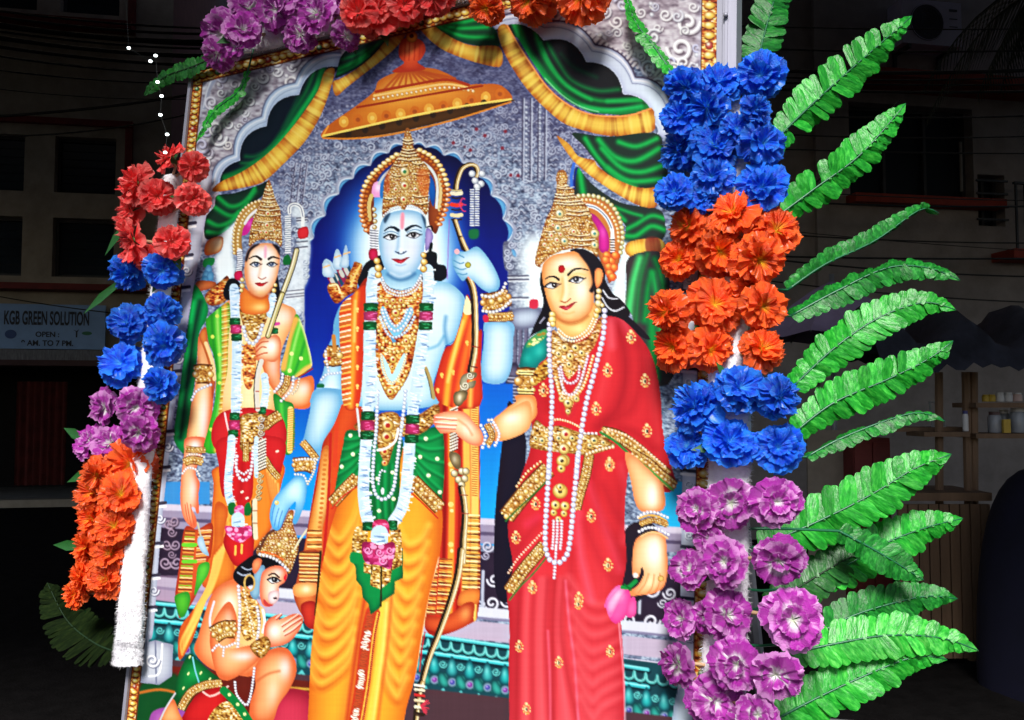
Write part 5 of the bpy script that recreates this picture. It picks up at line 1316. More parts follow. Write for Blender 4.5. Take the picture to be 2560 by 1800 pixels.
    fill([(1190,690),(1290,660),(1300,770),(1200,790)], (214,50,60), edge=((120,10,30),20,.5)); fill([(1030,1000),(1080,970),(1110,1030),(1100,1080),(1025,1080)], (10,110,56))
    B=[(1170,920),(1130,1080),(1060,1280),(990,1460),(930,1640)]
    line(B, 66, (70,60,50)); line(B, 44, (196,186,140)); line([(a-8,b) for a,b in B], 12, (236,232,200))
    frame(*FH)
    B=[(1210,-20),(1150,150),(1060,420)]; line(B, 60, (70,60,40)); line(B, 42, (196,182,120)); line([(a-8,b) for a,b in B], 10, (240,234,196))
    B=[(990,690),(955,820),(940,1000),(950,1200)]; line([(a-26,b) for a,b in B], 16, (40,30,30)); line(B, 50, (214,206,190)); line([(930,1010),(965,1010)], 10, (170,60,40)); line([(930,1190),(970,1190)], 10, (170,60,40))
    for y in (1300,1380,1450,1520): scroll(985,y,36,(190,180,166),1 if y%3 else -1,(60,40,30))
    frame(*FI)
    for y in range(0,320,34): line([(1100,y+24),(1180,y-14)], 18, (232,228,210)); line([(1100,y+42),(1180,y+4)], 12, (30,26,26))
    for y in (390,450,520,580,640): scroll(1120-(y-390)*.1,y,34,(196,180,130),1,(60,44,24))
    B=[(1060,680),(1060,900),(1070,1090)]; line([(a-30,b) for a,b in B], 16, (60,30,20)); line(B, 54, (220,206,170)); line([(1040,790),(1085,790)], 10, (150,70,40)); line([(1040,930),(1085,930)], 10, (150,70,40))
    # halo, crown, face
    frame(*FG)
    HP=[(470,960),(460,800),(480,640),(540,500),(640,410),(740,370),(760,440),(700,520),(640,640),(560,760),(560,960)]
    fill(HP, (190,150,80), edge=((100,60,20),30,.5)); fill([(560,750),(580,660),(640,580),(690,560),(670,660),(620,740),(560,760)], (196,40,140), hi=[(640,620,30,40,(230,110,190),.7)])
    line([(720,470),(640,540),(590,620)], 30, (226,226,226))
    for P in ([(470,950),(462,800),(485,640),(550,500),(650,405),(750,368)],[(520,940),(512,800),(535,660),(600,520),(700,430)]): beads(P, 19, (232,206,130), 1.05, (120,70,24), (255,252,226))
    crown([(640,880),(650,720),(690,560),(740,450),(790,330),(815,240),(850,140),(870,140),(905,240),(930,340),(985,460),(1000,600),(1010,740),(1000,880),(940,830),(830,800),(720,820)], [(840,640,70,110,(250,240,190),.5),(850,300,30,140,(250,240,170),.6)])
    for y,x0,x1 in ((250,815,905),(290,805,910),(340,795,930),(380,780,940),(430,760,960),(470,745,980),(530,730,990),(600,700,930),(700,680,990)): line([(x0,y),((x0+x1)/2,y+14),(x1,y)], 9, (90,50,16), a=.8); line([(x0,y-13),((x0+x1)/2,y+1),(x1,y-13)], 9, (252,244,200), a=.8)
    for (x,y,r) in ((850,510,34),(840,640,36),(830,720,30),(770,720,24),(920,700,24),(720,760,20),(830,790,20)): dot(x,y,r,(226,206,130),hl=(255,255,240),rim=(110,64,24)); dot(x,y,r*.36,(206,70,40))
    fill([(560,1300),(600,1350),(720,1430),(840,1430),(850,1614),(560,1614)], (236,130,48), edge=((190,80,30),40,.5), hi=[(760,1560,90,50,(252,214,130),.8)])
    FAC=[(592,1080),(605,980),(640,900),(700,860),(800,842),(900,850),(960,890),(985,1000),(975,1120),(950,1230),(905,1340),(850,1410),(780,1450),(700,1430),(640,1380),(605,1280),(590,1180)]
    fill(FAC, (250,232,206), edge=((220,126,74),62,.8), hi=[(800,940,110,80,(240,248,250),.95),(840,1180,90,110,(244,248,246),.95),(690,1180,64,90,(240,244,244),.9),(770,1400,60,30,(250,226,160),.8)])
    fill([(596,1040),(620,940),(680,870),(760,850),(660,930),(620,1040)], (30,26,36), soft=4); fill([(900,850),(975,880),(985,980),(950,920)], (30,26,36), soft=4)
    fill([(812,880),(838,880),(834,1000),(808,1000)], (240,170,190), soft=4)
    line([(770,1022),(730,992),(690,988),(638,1014)], 30, (40,26,26), 10); line([(856,1018),(900,994),(940,1002),(976,1014)], 28, (40,26,26), 10)
    eye(712,1078,120,54,2,6,(70,90,120)); eye(895,1078,110,54,2,-6,(70,90,120))
    line([(770,1030),(762,1130),(745,1210)], 14, (230,150,110), a=.6, soft=7); line([(742,1225),(780,1245),(825,1225)], 10, (170,80,60))
    fill([(705,1290),(760,1284),(785,1290),(845,1278),(800,1320),(765,1330),(735,1318)], (214,50,60), edge=((140,20,30),12,.5)); line([(705,1290),(770,1296),(848,1278)], 7, (130,20,30))
    line([(640,1390),(700,1440),(780,1458),(850,1420),(900,1350)], 20, (176,80,36), a=.75, soft=6)
    line([(600,1150),(620,1290),(680,1390)], 34, (226,130,80), a=.6, soft=12)
    line([(530,930),(535,1050),(520,1160)], 60, (226,232,240))
    for y in range(940,1160,24): line([(500,y+4),(566,y-6)], 8, (90,92,112))
    fill([(480,1170),(550,1150),(570,1220),(540,1260),(480,1240)], (206,30,90), edge=((120,10,40),16,.6))
    for (x,y,r) in ((560,1250,26),(560,1320,30),(550,1370,24),(930,1310,24),(915,1370,28)): dot(x,y,r,(226,200,120),hl=(255,250,214),rim=(110,60,20))
    frame(*FH); line([(700,-60),(706,20)], 104, (206,222,238)); garland([(698,-90),(702,0)], 108)

def paint_monkey():
    frame(*FJ)
    FUR=(244,178,120); FE_=(206,84,40)
    # back and body
    fill([(740,600),(640,640),(570,720),(520,860),(480,1000),(450,1120),(560,1240),(700,1280),(900,1280),(960,1000),(950,850),(880,720),(820,640)], FUR, edge=(FE_,70,.75), hi=[(700,780,60,110,(252,244,220),.9)])
    fill([(790,760),(940,800),(960,900),(930,1050),(780,1060),(750,900)], (240,190,120), a=.9)
    # leg: bent knee
    fill([(880,1250),(960,1130),(1060,1090),(1130,1110),(1180,1200),(1180,1290),(1130,1400),(1060,1500),(1000,1640),(860,1640),(850,1500),(890,1370)], FUR, edge=(FE_,70,.8), hi=[(1110,1230,50,90,(236,252,252),.95),(1020,1440,50,120,(252,226,190),.8)])
    line([(900,1330),(980,1280),(1060,1260)], 14, (190,90,50), a=.7, soft=6)
    # loin cloth
    fill([(410,1140),(470,1180),(560,1260),(640,1330),(560,1360),(430,1400),(350,1500),(310,1440),(330,1300)], (10,128,60), edge=((4,60,30),40,.6), hi=[(440,1280,50,50,(30,170,90),.6)])
    for (x,y) in ((405,1280),(495,1275),(370,1385),(415,1160),(560,1320)): fill([(x-9,y+4),(x+4,y-12),(x+11,y-4),(x-2,y+12)], (226,236,150))
    line([(435,1160),(455,1260),(480,1340)], 12, (110,190,200))
    goldband([(350,1530),(420,1420),(520,1365),(640,1350)], 60)
    fill([(380,1560),(460,1440),(560,1390),(650,1380),(680,1450),(640,1640),(370,1640)], (206,34,36), edge=((130,12,20),40,.6)); line([(510,1410),(560,1440),(620,1420),(690,1370)], 14, (236,180,170))
    fill([(560,1640),(590,1540),(680,1480),(740,1520),(800,1614),(800,1660)], (255,255,255), tex=GOLD); line([(660,1400),(740,1480),(800,1560),(850,1640)], 60, (8,130,64)); 
    for (x,y) in ((700,1430),(760,1500),(810,1570)): dot(x,y,12,(226,236,150))
    fill([(210,1580),(290,1460),(340,1560),(360,1640),(200,1640)], (240,170,110), edge=((190,80,40),30,.7)); line([(310,1420),(240,1530),(190,1640)], 12, (190,190,196))
    # jewels over the chest
    fill([(790,680),(900,760),(930,900),(900,1000),(820,1040),(770,900)], (255,250,240), tex=GOLD, a=.9)
    beads([(765,650),(775,800),(770,950),(760,1090)], 13, (236,226,220)); beads([(800,650),(830,800),(860,900),(880,1000)], 12, (232,206,140), rim=(130,80,30)); beads([(900,800),(915,920),(900,1030)], 12, (236,230,226))
    line([(590,760),(560,880),(570,1000),(580,1120),(620,1280)], 16, (214,206,214)); line([(940,820),(955,900),(940,980)], 18, (230,236,240))
    # arm
    fill([(560,1010),(600,880),(700,760),(760,900),(740,1050),(700,1100),(880,1070),(930,1060),(940,1140),(860,1230),(760,1300),(680,1330),(620,1300),(580,1180)], FUR, edge=(FE_,60,.8), hi=[(700,850,40,80,(252,246,230),.8),(810,1150,90,36,(240,250,252),.95),(640,1180,40,70,(250,180,130),.6)])
    goldband([(590,1000),(660,960),(740,960)], 120); beads([(580,1110),(620,1070),(660,1090),(740,1060)], 10, (244,236,226)); beads([(660,1090),(655,1150)], 9, (244,236,226))
    # praying hands
    fill([(950,1010),(960,920),(1010,870),(1080,850),(1060,890),(1160,850),(1220,860),(1230,910),(1190,990),(1120,1060),(1020,1090),(970,1080)], (246,190,150), edge=((206,80,50),40,.75), hi=[(1020,970,50,50,(255,244,236),.9)])
    for P in ([(1080,940),(1140,900),(1200,860)],[(1090,975),(1150,930),(1222,885)],[(1100,1005),(1160,970),(1225,915)],[(1040,890),(1080,855)]): line(P, 8, (176,60,50), a=.9); line([(a-6,b-10) for a,b in P], 7, (255,226,206), a=.9)
    goldband([(900,1060),(940,1100),(950,1160)], 10); goldband([(870,1080),(930,1050),(990,1040)], 14)
    fill([(850,1080),(960,1010),(1000,1080),(930,1170)], (255,255,255), tex=GOLD, edge=((120,70,24),20,.6)); 
    # hair, ear
    fill([(870,430),(820,460),(750,520),(730,590),(790,650),(860,640),(900,560),(960,520),(1050,500),(1080,480),(960,420)], (24,20,28)); line([(760,550),(800,570),(850,560)], 12, (150,160,180)); line([(790,510),(830,530),(870,520)], 10, (150,160,180))
    fill([(880,560),(930,500),(960,520),(930,600),(920,700),(890,750),(850,700),(880,640)], (150,190,210), edge=((80,110,140),20,.6))
    # face in profile
    FCE=[(930,580),(960,530),(1040,500),(1100,520),(1120,570),(1100,620),(1060,650),(1060,690),(1055,740),(1020,780),(980,800),(940,780),(920,700)]
    fill(FCE, (250,206,170), edge=((222,90,60),40,.8), hi=[(1060,540,40,30,(255,250,250),.9),(1020,690,34,50,(250,250,250),.9)])
    fill([(985,700),(1030,680),(1060,690),(1056,742),(1020,780),(985,760)], (236,214,214), edge=((170,120,120),16,.6))
    fill([(950,742),(985,776),(1018,786),(985,798),(952,778)], (196,70,70)); dot(1030,735,14,(70,40,50),ry=9)
    eye(1020,605,90,44,-8,6); line([(985,570),(1020,556),(1058,585)], 12, (60,30,30)); fill([(1092,590),(1112,560),(1108,610)], (210,30,50))
    fill([(870,480),(900,450),(935,460),(925,510),(890,560),(868,540)], (240,160,110), edge=((190,80,50),20,.7))
    th=np.linspace(0,6.3,14); line([(845+36*math.cos(t),625+56*math.sin(t)) for t in th], 14, (196,160,90)); 
    # crown
    crown([(900,420),(920,330),(990,260),(1060,230),(1100,180),(1130,110),(1165,110),(1160,200),(1190,300),(1200,380),(1160,500),(1130,560),(1080,490),(1000,450)], [(1070,330,50,60,(250,236,170),.5)])
    line([(920,380),(980,270),(1060,235)], 20, (90,50,40), a=.8); beads([(920,420),(1000,440),(1070,480),(1120,530)], 12, (220,220,220)); line([(930,400),(1020,420),(1090,460)], 12, (230,110,50)); 
    for (x,y,r) in ((1090,420,20),(1060,350,20),(1110,310,18),(1160,400,18),(1130,250,16),(1145,150,16)): dot(x,y,r,(232,206,120),hl=(255,250,220),rim=(110,60,20))
    line([(1170,380),(1210,310),(1260,240)], 14, (214,206,170)); beads([(740,1340),(750,1420),(790,1480),(830,1500),(860,1400),(880,1240)], 10, (226,232,236))

def motif(x, y, s):
    for k in range(9):
        a=k*.7-.3; dot(x+math.cos(a)*s*.62, y+math.sin(a)*s*.8, s*.2, (250,214,150) if k%2 else (252,180,110), rim=(190,90,50))
    dot(x-s*.05,y-s*.95,s*.3,(252,220,160),rim=(200,110,60)); dot(x-.1*s,y,s*.36,(250,226,170),ry=s*.5,rim=(190,110,60)); dot(x,y,s*.15,(60,50,50),ry=s*.26)
    dot(x+s*.1,y+s*.75,s*.24,(250,170,90),rim=(200,90,40))
def paint_right():
    RD=(208,38,48); RE=(140,14,30)
    frame(*FL)
    fill([(480,0),(420,100),(370,200),(330,300),(300,330),(420,260),(500,240),(540,60)], (20,18,28)); fill([(1030,-60),(1100,20),(1200,70),(1320,160),(1480,330),(1400,320),(1250,200),(1060,120)], (30,18,34))
    line([(1060,0),(1130,50),(1200,40),(1230,0)], 22, (206,206,214)); line([(420,180),(460,130),(480,110)], 14, (150,150,170))
    frame(*FK)
    fill([(400,1180),(380,1300),(420,1500),(400,1614),(480,1700),(520,1600),(440,1300)], (22,18,28)); fill([(940,1050),(1060,1120),(1080,1280),(1160,1420),(1240,1480),(1340,1620),(1260,1700),(1000,1640),(960,1400)], (28,18,30))
    for P in ([(1040,1460),(1100,1560),(1180,1600),(1270,1560)],[(1050,1380),(1110,1460),(1200,1470)],[(860,1040),(890,1110),(950,1120)]): line(P, 16, (196,200,210))
    # long dark fall behind the skirt
    frame(*F0)
    fill([(1140,900),(1160,930),(1180,1000),(1165,1130),(1170,1220),(1150,1340),(1112,1330),(1108,1180),(1120,1040),(1130,960)], (30,22,44))
    fill([(1400,1190),(1470,1180),(1470,1290),(1440,1340),(1400,1350)], (44,30,46))
    # sari
    frame(*F0)
    SA=[(1220,760),(1250,800),(1330,720),(1385,712),(1430,750),(1462,800),(1480,880),(1485,960),(1500,1030),(1515,1090),(1480,1100),(1420,1040),(1405,1080),(1400,1180),(1404,1260),(1390,1340),(1395,1440),(1400,1530),(1398,1614),(1390,1760),(1145,1760),(1142,1614),(1140,1500),(1142,1400),(1136,1320),(1150,1270),(1138,1180),(1160,1090),(1190,1000),(1190,920),(1185,840)]
    fill(SA, (212,42,52), edge=(RE,26,.55), n=4, g=(1280,1100,1280,1650,(236,80,90))); setclip(SA)
    frame(*FL)
    for P,wd,c,a in (([(1130,90),(1220,400),(1240,700),(1160,1000),(980,1180)],90,(160,20,36),.55),([(1080,200),(1060,600),(960,1000)],80,(236,70,76),.5),([(1350,220),(1400,600),(1300,1000),(1050,1130)],70,(170,24,38),.45),([(1480,500),(1520,900),(1560,1300)],60,(224,60,66),.5),([(1100,150),(1110,400)],40,(250,130,150),.4),([(1200,130),(1300,300)],50,(244,110,130),.4),([(450,800),(500,1000)],70,(170,20,34),.5),([(1180,1180),(1350,1240),(1500,1380)],50,(160,20,34),.5)): line(P, wd, c, a=min(1,a*1.3), soft=22)
    frame(*FM)
    for P,wd,c,a in (([(1250,0),(1200,300),(1280,650),(1420,900),(1500,1100)],60,(160,26,40),.5),([(1150,300),(1300,700),(1480,1200)],50,(250,90,120),.4),([(1040,600),(1060,1000),(1180,1531)],44,(255,110,140),.6),([(980,1000),(960,1531)],50,(170,30,44),.5),([(1500,100),(1560,400),(1530,900)],50,(240,90,100),.5),([(600,700),(400,1000)],50,(170,24,40),.5),([(620,650),(500,720)],40,(240,60,110),.5),([(1300,300),(1440,600),(1530,700)],40,(165,26,42),.5),([(1100,700),(1250,1050),(1400,1300)],40,(165,26,42),.4)): line(P, wd, c, a=a, soft=22)
    frame(*FN)
    for x0,x1,c,a in ((830,820,(170,34,44),.5),(900,900,(240,90,96),.5),(960,960,(176,36,48),.5),(1030,1030,(244,96,104),.5),(1120,1120,(180,40,50),.6),(1170,1240,(246,96,106),.5),(1190,1330,(184,44,54),.5),(1060,1100,(180,40,52),.45),(990,1000,(236,84,92),.5)): line([(x0+20,30),(x0,500),(x1,1240)], 44, c, a=min(1,a*1.5), soft=14)
    line([(1225,40),(1255,380),(1300,720),(1330,1181)], 16, (250,120,150), a=.9, soft=6); line([(1080,450),(1095,800),(1100,1181)], 14, (250,110,136), a=.8, soft=6)
    for k in range(8):
        P=[(1250+k*14,60+k*140),(1380+k*10,230+k*140),(1520,280+k*120),(1680,200+k*120)]
        line(P, 50, (190,44,56), 24, a=.6, soft=20); line([(a_,b-50) for a_,b in P], 40, (250,110,116), 20, a=.5, soft=18)
    setclip()
    frame(*FN)
    line([(1645,100),(1665,420),(1700,800),(1712,1200)], 10, (255,190,206), a=.8, soft=4)
    # embroidered borders
    frame(*FL)
    goldband([(1020,1230),(1160,1260),(1330,1370),(1480,1500),(1640,1640)], 110); line([(1000,1230),(1130,1310),(1280,1440),(1420,1570),(1500,1640)], 24, (60,130,60)); beads([(1080,1200),(1250,1260),(1400,1370),(1540,1490),(1620,1560)], 14, (248,206,150), 1.2, (180,90,50))
    frame(*FM)
    goldband([(1620,-20),(1780,80),(1900,190),(2060,320)], 120); line([(1600,0),(1760,110),(1900,230),(2050,360)], 22, (80,150,70))
    goldband([(720,140),(560,300),(420,460),(280,640)], 170); line([(720,250),(580,390),(420,540),(270,690)], 18, (50,110,50)); beads([(640,60),(500,170),(390,320)], 16, (240,196,110), 1.15, (150,70,30))
    goldband([(1160,-20),(1120,200),(1060,400),(1020,560)], 100); 
    goldband([(680,950),(560,1090),(430,1250),(310,1430)], 130); beads([(650,820),(520,960),(400,1090),(300,1240)], 14, (250,180,140), 1.2, (190,80,50)); line([(700,1080),(560,1250),(420,1390),(310,1531)], 18, (60,120,60))
    # arms
    frame(*FL)
    fill([(190,880),(360,880),(395,1000),(370,1100),(200,1250),(50,1312),(-20,1310),(-40,1150),(100,1000),(190,940)], (250,208,152), edge=((216,112,52),60,.8), hi=[(150,1090,110,60,(246,250,230),.9)])
    frame(*FE)
    fill([(2240,90),(2050,170),(1900,260),(1920,400),(1980,470),(2240,350)], (250,208,152), edge=((216,112,52),60,.6), hi=[(2060,240,90,60,(244,250,226),.9)])
    fill([(1330,222),(1430,190),(1560,180),(1640,210),(1700,280),(1780,370),(1805,480),(1740,522),(1650,492),(1560,425),(1530,390),(1400,397),(1370,375),(1340,335),(1318,290),(1325,250)], (250,206,160), edge=((214,90,60),50,.7), hi=[(1650,350,60,70,(252,236,206),.9)])
    for P in ([(1340,255),(1440,262),(1540,270)],[(1330,300),(1430,310),(1540,318)],[(1350,345),(1440,350),(1530,355)]): line(P, 9, (206,80,80), a=.9); line([(a,b-16) for a,b in P], 9, (255,236,226), a=.9)
    line([(1560,270),(1640,330),(1690,410)], 14, (214,120,80), a=.7, soft=6)
    beads([(1775,320),(1820,420),(1790,530)], 17, (226,232,232)); beads([(1850,270),(1900,400),(1850,520)], 17, (206,206,180)); goldband([(1830,310),(1880,420),(1840,500)], 60); beads([(1880,265),(1950,400),(1910,510)], 15, (236,238,238))
    frame(*FM)
    fill([(1540,-20),(1600,250),(1690,570),(1945,570),(1955,350),(1900,250),(1640,0)], (250,198,140), edge=((216,108,60),60,.7), hi=[(1830,420,70,160,(255,252,226),.95)])
    fill([(1700,850),(1640,930),(1618,1100),(1618,1230),(1640,1290),(1690,1280),(1720,1180),(1740,1260),(1680,1370),(1590,1440),(1590,1490),(1700,1480),(1850,1460),(1960,1380),(1995,1200),(1985,1000),(1960,850),(1850,800)], (251,198,142), edge=((220,108,60),50,.75), hi=[(1850,1020,90,170,(255,252,236),.98),(1800,1330,60,60,(255,236,180),.7)])
    for P in ([(1790,1250),(1750,1360),(1680,1450)],[(1850,1260),(1830,1380),(1780,1460)],[(1910,1250),(1900,1360),(1860,1440)]): line(P, 10, (214,110,60), a=.8, soft=3)
    dot(1920,1300,34,(230,190,110),rim=(140,80,30)); dot(1650,1265,28,(250,214,206))
    beads([(1680,650),(1760,600),(1870,600),(1990,650)], 18, (240,240,236)); line([(1690,660),(1780,630),(1890,640),(1980,690)], 22, (226,170,80)); goldband([(1700,720),(1840,680),(1990,730)], 60); beads([(1690,800),(1780,760),(1880,770),(2000,830)], 18, (240,240,238)); line([(1710,850),(1800,810),(1900,820),(1990,870)], 16, (240,190,130))
    # lotus
    frame(*FN)
    for P,c in (([(1545,255),(1570,170),(1640,85),(1700,90),(1660,170),(1590,240)],(250,170,214)),([(1580,330),(1600,220),(1680,110),(1740,110),(1760,200),(1720,330),(1640,390)],(246,90,160)),([(1730,330),(1750,200),(1790,170),(1810,260),(1790,330)],(244,120,180)),([(1560,240),(1610,150),(1690,80),(1720,110),(1640,260),(1590,340)],(252,190,224))): fill(P, c, edge=((206,40,120),30,.6), hi=[(1660,150,40,50,(255,240,250),.6)])
    line([(1690,90),(1740,90),(1800,40)], 34, (20,140,70)); line([(1710,70),(1760,110)], 16, (10,110,50))
    # sleeve and armband
    frame(*FL)
    fill([(235,610),(228,560),(270,400),(330,330),(480,240),(510,420),(480,520),(420,570),(370,640)], (0,150,140), edge=((0,80,80),50,.6), hi=[(420,450,50,60,(80,210,190),.6),(290,520,40,40,(60,200,180),.5)])
    fill([(330,330),(480,240),(490,300),(400,380),(290,420)], (120,170,80), a=.7, soft=8); blobs([(290,400),(330,330),(480,250),(480,300),(380,390)], 18, 20, [(226,206,110),(250,236,160),(160,130,50)])
    goldband([(215,740),(285,735),(360,740)], 240); 
    for y in (640,665,820,850): line([(215,y),(355,y+4)], 12, (250,236,150)); line([(215,y+14),(355,y+18)], 8, (60,40,20))
    fill([(370,640),(490,540),(510,680),(400,760),(360,740)], (236,216,150), tex=GOLD)
    # neck, chest jewels
    fill([(560,120),(940,-10),(970,120),(910,270),(760,330),(640,310),(590,240)], (244,186,110), edge=((206,116,50),40,.5), hi=[(800,240,80,50,(252,226,150),.8)])
    for k,P in enumerate(([(600,240),(680,310),(760,320),(880,240),(950,90)],[(590,270),(670,340),(770,350),(900,270),(975,120)])): beads(P, 13, (250,240,190), 1., (170,110,50))
    fill([(560,250),(640,340),(770,370),(900,300),(1000,130),(1030,160),(960,380),(880,520),(830,800),(700,1090),(640,960),(560,760),(520,500),(530,300)], (255,255,255), tex=GOLD, a=.92, edge=((150,70,30),20,.5))
    fill([(640,640),(700,720),(800,620),(820,700),(720,860),(660,800)], (206,40,52)); fill([(600,950),(640,900),(690,1070),(760,920),(800,900),(740,1090),(640,1080)], (206,40,52), a=.8)
    for (x,y,r) in ((660,420,40),(760,420,40),(600,480,36),(820,470,36),(710,500,40),(700,580,34),(710,650,24),(690,950,44),(630,910,32),(770,910,32),(690,1030,26)): dot(x,y,r,(236,206,120),hl=(255,252,220),rim=(130,80,30)); dot(x,y,r*.3,(80,60,50))
    beads([(620,600),(650,720),(710,760),(780,720),(800,600)], 14, (240,200,210)); beads([(600,620),(640,800),(700,870),(790,800),(880,500)], 15, (246,206,214)); beads([(570,700),(620,870),(700,900),(830,800),(930,500)], 16, (250,206,130), 1., (180,100,40))
    # belt
    fill([(380,1120),(480,1180),(620,1170),(800,1230),(960,1250),(1130,1340),(1120,1380),(900,1450),(760,1440),(560,1420),(420,1400),(320,1350)], (255,255,255), tex=GOLD, edge=((100,56,20),30,.5)); beads([(370,1180),(480,1210),(560,1110),(700,1130),(800,1180)], 12, (246,220,150), rim=(160,90,40)); beads([(850,1240),(960,1240)], 14, (240,240,230)); beads([(870,1440),(980,1400),(1120,1370)], 16, (250,226,170), rim=(150,90,40))
    for (x,y,r) in ((670,1250,60),(650,1390,56),(650,1500,60),(600,1290,34),(730,1290,34),(940,1310,40),(900,1360,30),(1030,1330,30),(440,1310,36),(380,1290,28)): dot(x,y,r,(236,206,120),hl=(255,252,220),rim=(110,64,20)); dot(x,y,r*.34,(180,50,50) if r>50 else (60,90,80))
    frame(*FM)
    for (x,y,r) in ((870,50,60),(860,130,44),(850,370,80),(850,330,40),(800,520,50),(900,530,50),(780,600,36),(890,610,36),(830,670,34)): dot(x,y,r,(240,206,110),hl=(255,250,210),rim=(140,80,24)); dot(x,y,r*.32,(90,70,50))
    for x in (780,820,865): beads([(x,690),(x-4,860),(x-14,980)], 16, (244,220,226))
    beads([(805,960),(800,1100),(785,1290)], 17, (244,220,230))
    # long pearls
    frame(*FL)
    beads([(510,190),(508,400),(515,600),(535,850),(530,1100),(520,1300),(512,1500),(505,1640)], 25, (222,214,232)); beads([(1040,60),(1030,280),(990,460),(930,700),(880,880),(840,1080),(810,1280),(780,1500),(770,1640)], 26, (224,214,234))
    frame(*FM)
    beads([(735,-10),(725,200),(710,450),(695,700),(690,900),(705,1020),(750,1110),(840,1130),(920,1050),(950,920),(975,700),(995,450),(1020,220),(1040,-10)], 29, (224,218,238))
    # motifs
    frame(*FL)
    for x,y in ((1295,320),(1070,640),(1430,740),(960,1010),(1450,1220),(455,830),(1090,1540)): motif(x,y,62)
    frame(*FM)
    for x,y in ((590,510),(380,870),(555,1400),(1180,640),(1360,1160),(1375,100),(1050,1520)): motif(x,y,66)
    frame(*FN)
    for x,y in ((955,100),(1330,230),(845,580),(1170,710),(1590,620),(905,1090)): motif(x,y,46)
    # head plate, crown, face
    frame(*FK)
    HP=[(760,380),(880,370),(1000,390),(1120,460),(1210,580),(1260,720),(1260,900),(1230,1060),(1180,1200),(1120,1310),(1060,1150),(1000,1000),(900,600)]
    fill(HP, (196,120,60), edge=((110,50,24),30,.5)); fill([(890,570),(960,580),(1050,680),(1110,800),(1110,960),(1060,990),(1010,940),(1000,760),(940,640)], (214,40,150), edge=((130,14,90),30,.6), hi=[(1050,760,40,70,(240,110,200),.6)])
    line([(880,480),(980,510),(1080,600),(1140,720),(1150,830)], 40, (226,232,236)); line([(880,480),(980,510),(1080,600),(1140,720)], 10, (90,96,120))
    for y in range(830,980,28): line([(1130,y),(1170,y)], 14, (236,236,240)); line([(1130,y+14),(1170,y+14)], 12, (40,30,50))
    beads([(790,380),(900,375),(1010,395),(1110,450),(1190,550),(1240,680),(1258,820),(1235,980)], 26, (206,196,130), 1., (90,80,40), (250,250,226)); beads([(830,420),(950,430),(1060,490),(1140,590),(1200,720),(1215,860)], 20, (232,190,100), 1.05, (140,80,30))
    for (x,y) in ((1090,1010),(1140,1070),(1180,1010),(1110,1130),(1170,1140),(1120,1200),(1150,1240),(1080,1060)): dot(x,y,44,(232,120,50),hl=(250,190,100),rim=(180,50,30))
    crown([(330,1100),(350,960),(400,780),(450,620),(500,520),(540,400),(560,300),(555,180),(580,115),(640,110),(675,180),(670,270),(740,310),(750,370),(850,450),(920,560),(950,700),(980,800),(1000,900),(990,1040),(920,980),(800,940),(680,960),(560,1000),(440,1080),(390,1140)], [(620,700,100,180,(250,244,210),.4),(600,200,30,70,(252,244,190),.7)])
    for y,x0,x1 in ((280,560,680),(300,555,740),(370,540,740),(400,535,750),(440,525,820),(470,560,860),(540,660,890),(580,660,900),(630,500,700),(700,480,700),(800,690,940),(850,690,960),(900,680,960),(760,430,560)): line([(x0,y),((x0+x1)/2,y+14),(x1,y)], 10, (90,46,20), a=.85); line([(x0,y-15),((x0+x1)/2,y),(x1,y-15)], 10, (250,240,200), a=.8)
    for (x,y,r) in ((590,570,50),(570,720,44),(640,860,44),(560,850,34),(500,800,34),(740,760,34),(960,780,50),(960,900,44),(430,900,30),(600,790,30),(520,690,26)): dot(x,y,r,(226,206,140),hl=(255,255,240),rim=(110,70,30)); dot(x,y,r*.34,(190,70,50) if r<40 else (90,140,130))
    line([(400,1120),(480,1040),(580,990),(700,955),(820,945),(930,985)], 26, (214,226,220))
    FAC=[(402,1160),(430,1080),(520,1012),(640,985),(760,975),(860,1060),(940,1200),(952,1400),(945,1560),(890,1650),(790,1712),(690,1732),(590,1702),(510,1612),(462,1500),(430,1380),(408,1270)]
    fill([(700,960),(820,940),(930,985),(1010,1060),(1060,1200),(1000,1300),(950,1390),(930,1200),(850,1050)], (30,22,34))
    fill(FAC, (247,204,148), edge=((212,124,62),70,.8), hi=[(680,1080,160,80,(240,242,222),.95),(830,1380,100,140,(234,238,214),.95),(520,1420,60,90,(248,224,170),.7),(560,1440,60,60,(250,226,150),.6),(690,1670,60,30,(252,230,160),.7)])
    fill([(800,1000),(860,1040),(940,1180),(955,1390),(905,1390),(940,1300),(900,1140)], (30,22,34), soft=3)
    fill([(970,1170),(1020,1150),(1050,1200),(1040,1290),(990,1360),(965,1290)], (244,170,100), edge=((214,100,60),24,.7))
    dot(608,1155,36,(190,26,36),ry=44,rim=(130,10,20))
    line([(578,1268),(540,1240),(490,1234),(438,1260)], 28, (40,26,30), 12); line([(680,1216),(740,1162),(820,1152),(892,1168)], 28, (40,26,30), 10)
    line([(690,1250),(770,1206),(870,1225)], 20, (226,180,100), a=.7, soft=6)
    eye(510,1330,160,62,26,24,(40,30,36)); eye(770,1270,160,66,26,-6,(60,56,60))
    line([(620,1260),(625,1360),(610,1450),(600,1490)], 20, (232,160,80), a=.7, soft=8); line([(650,1250),(660,1400),(640,1480)], 22, (250,244,210), a=.7, soft=8)
    line([(600,1495),(640,1510),(670,1500),(705,1470)], 12, (170,90,50)); dot(690,1425,12,(220,200,160))
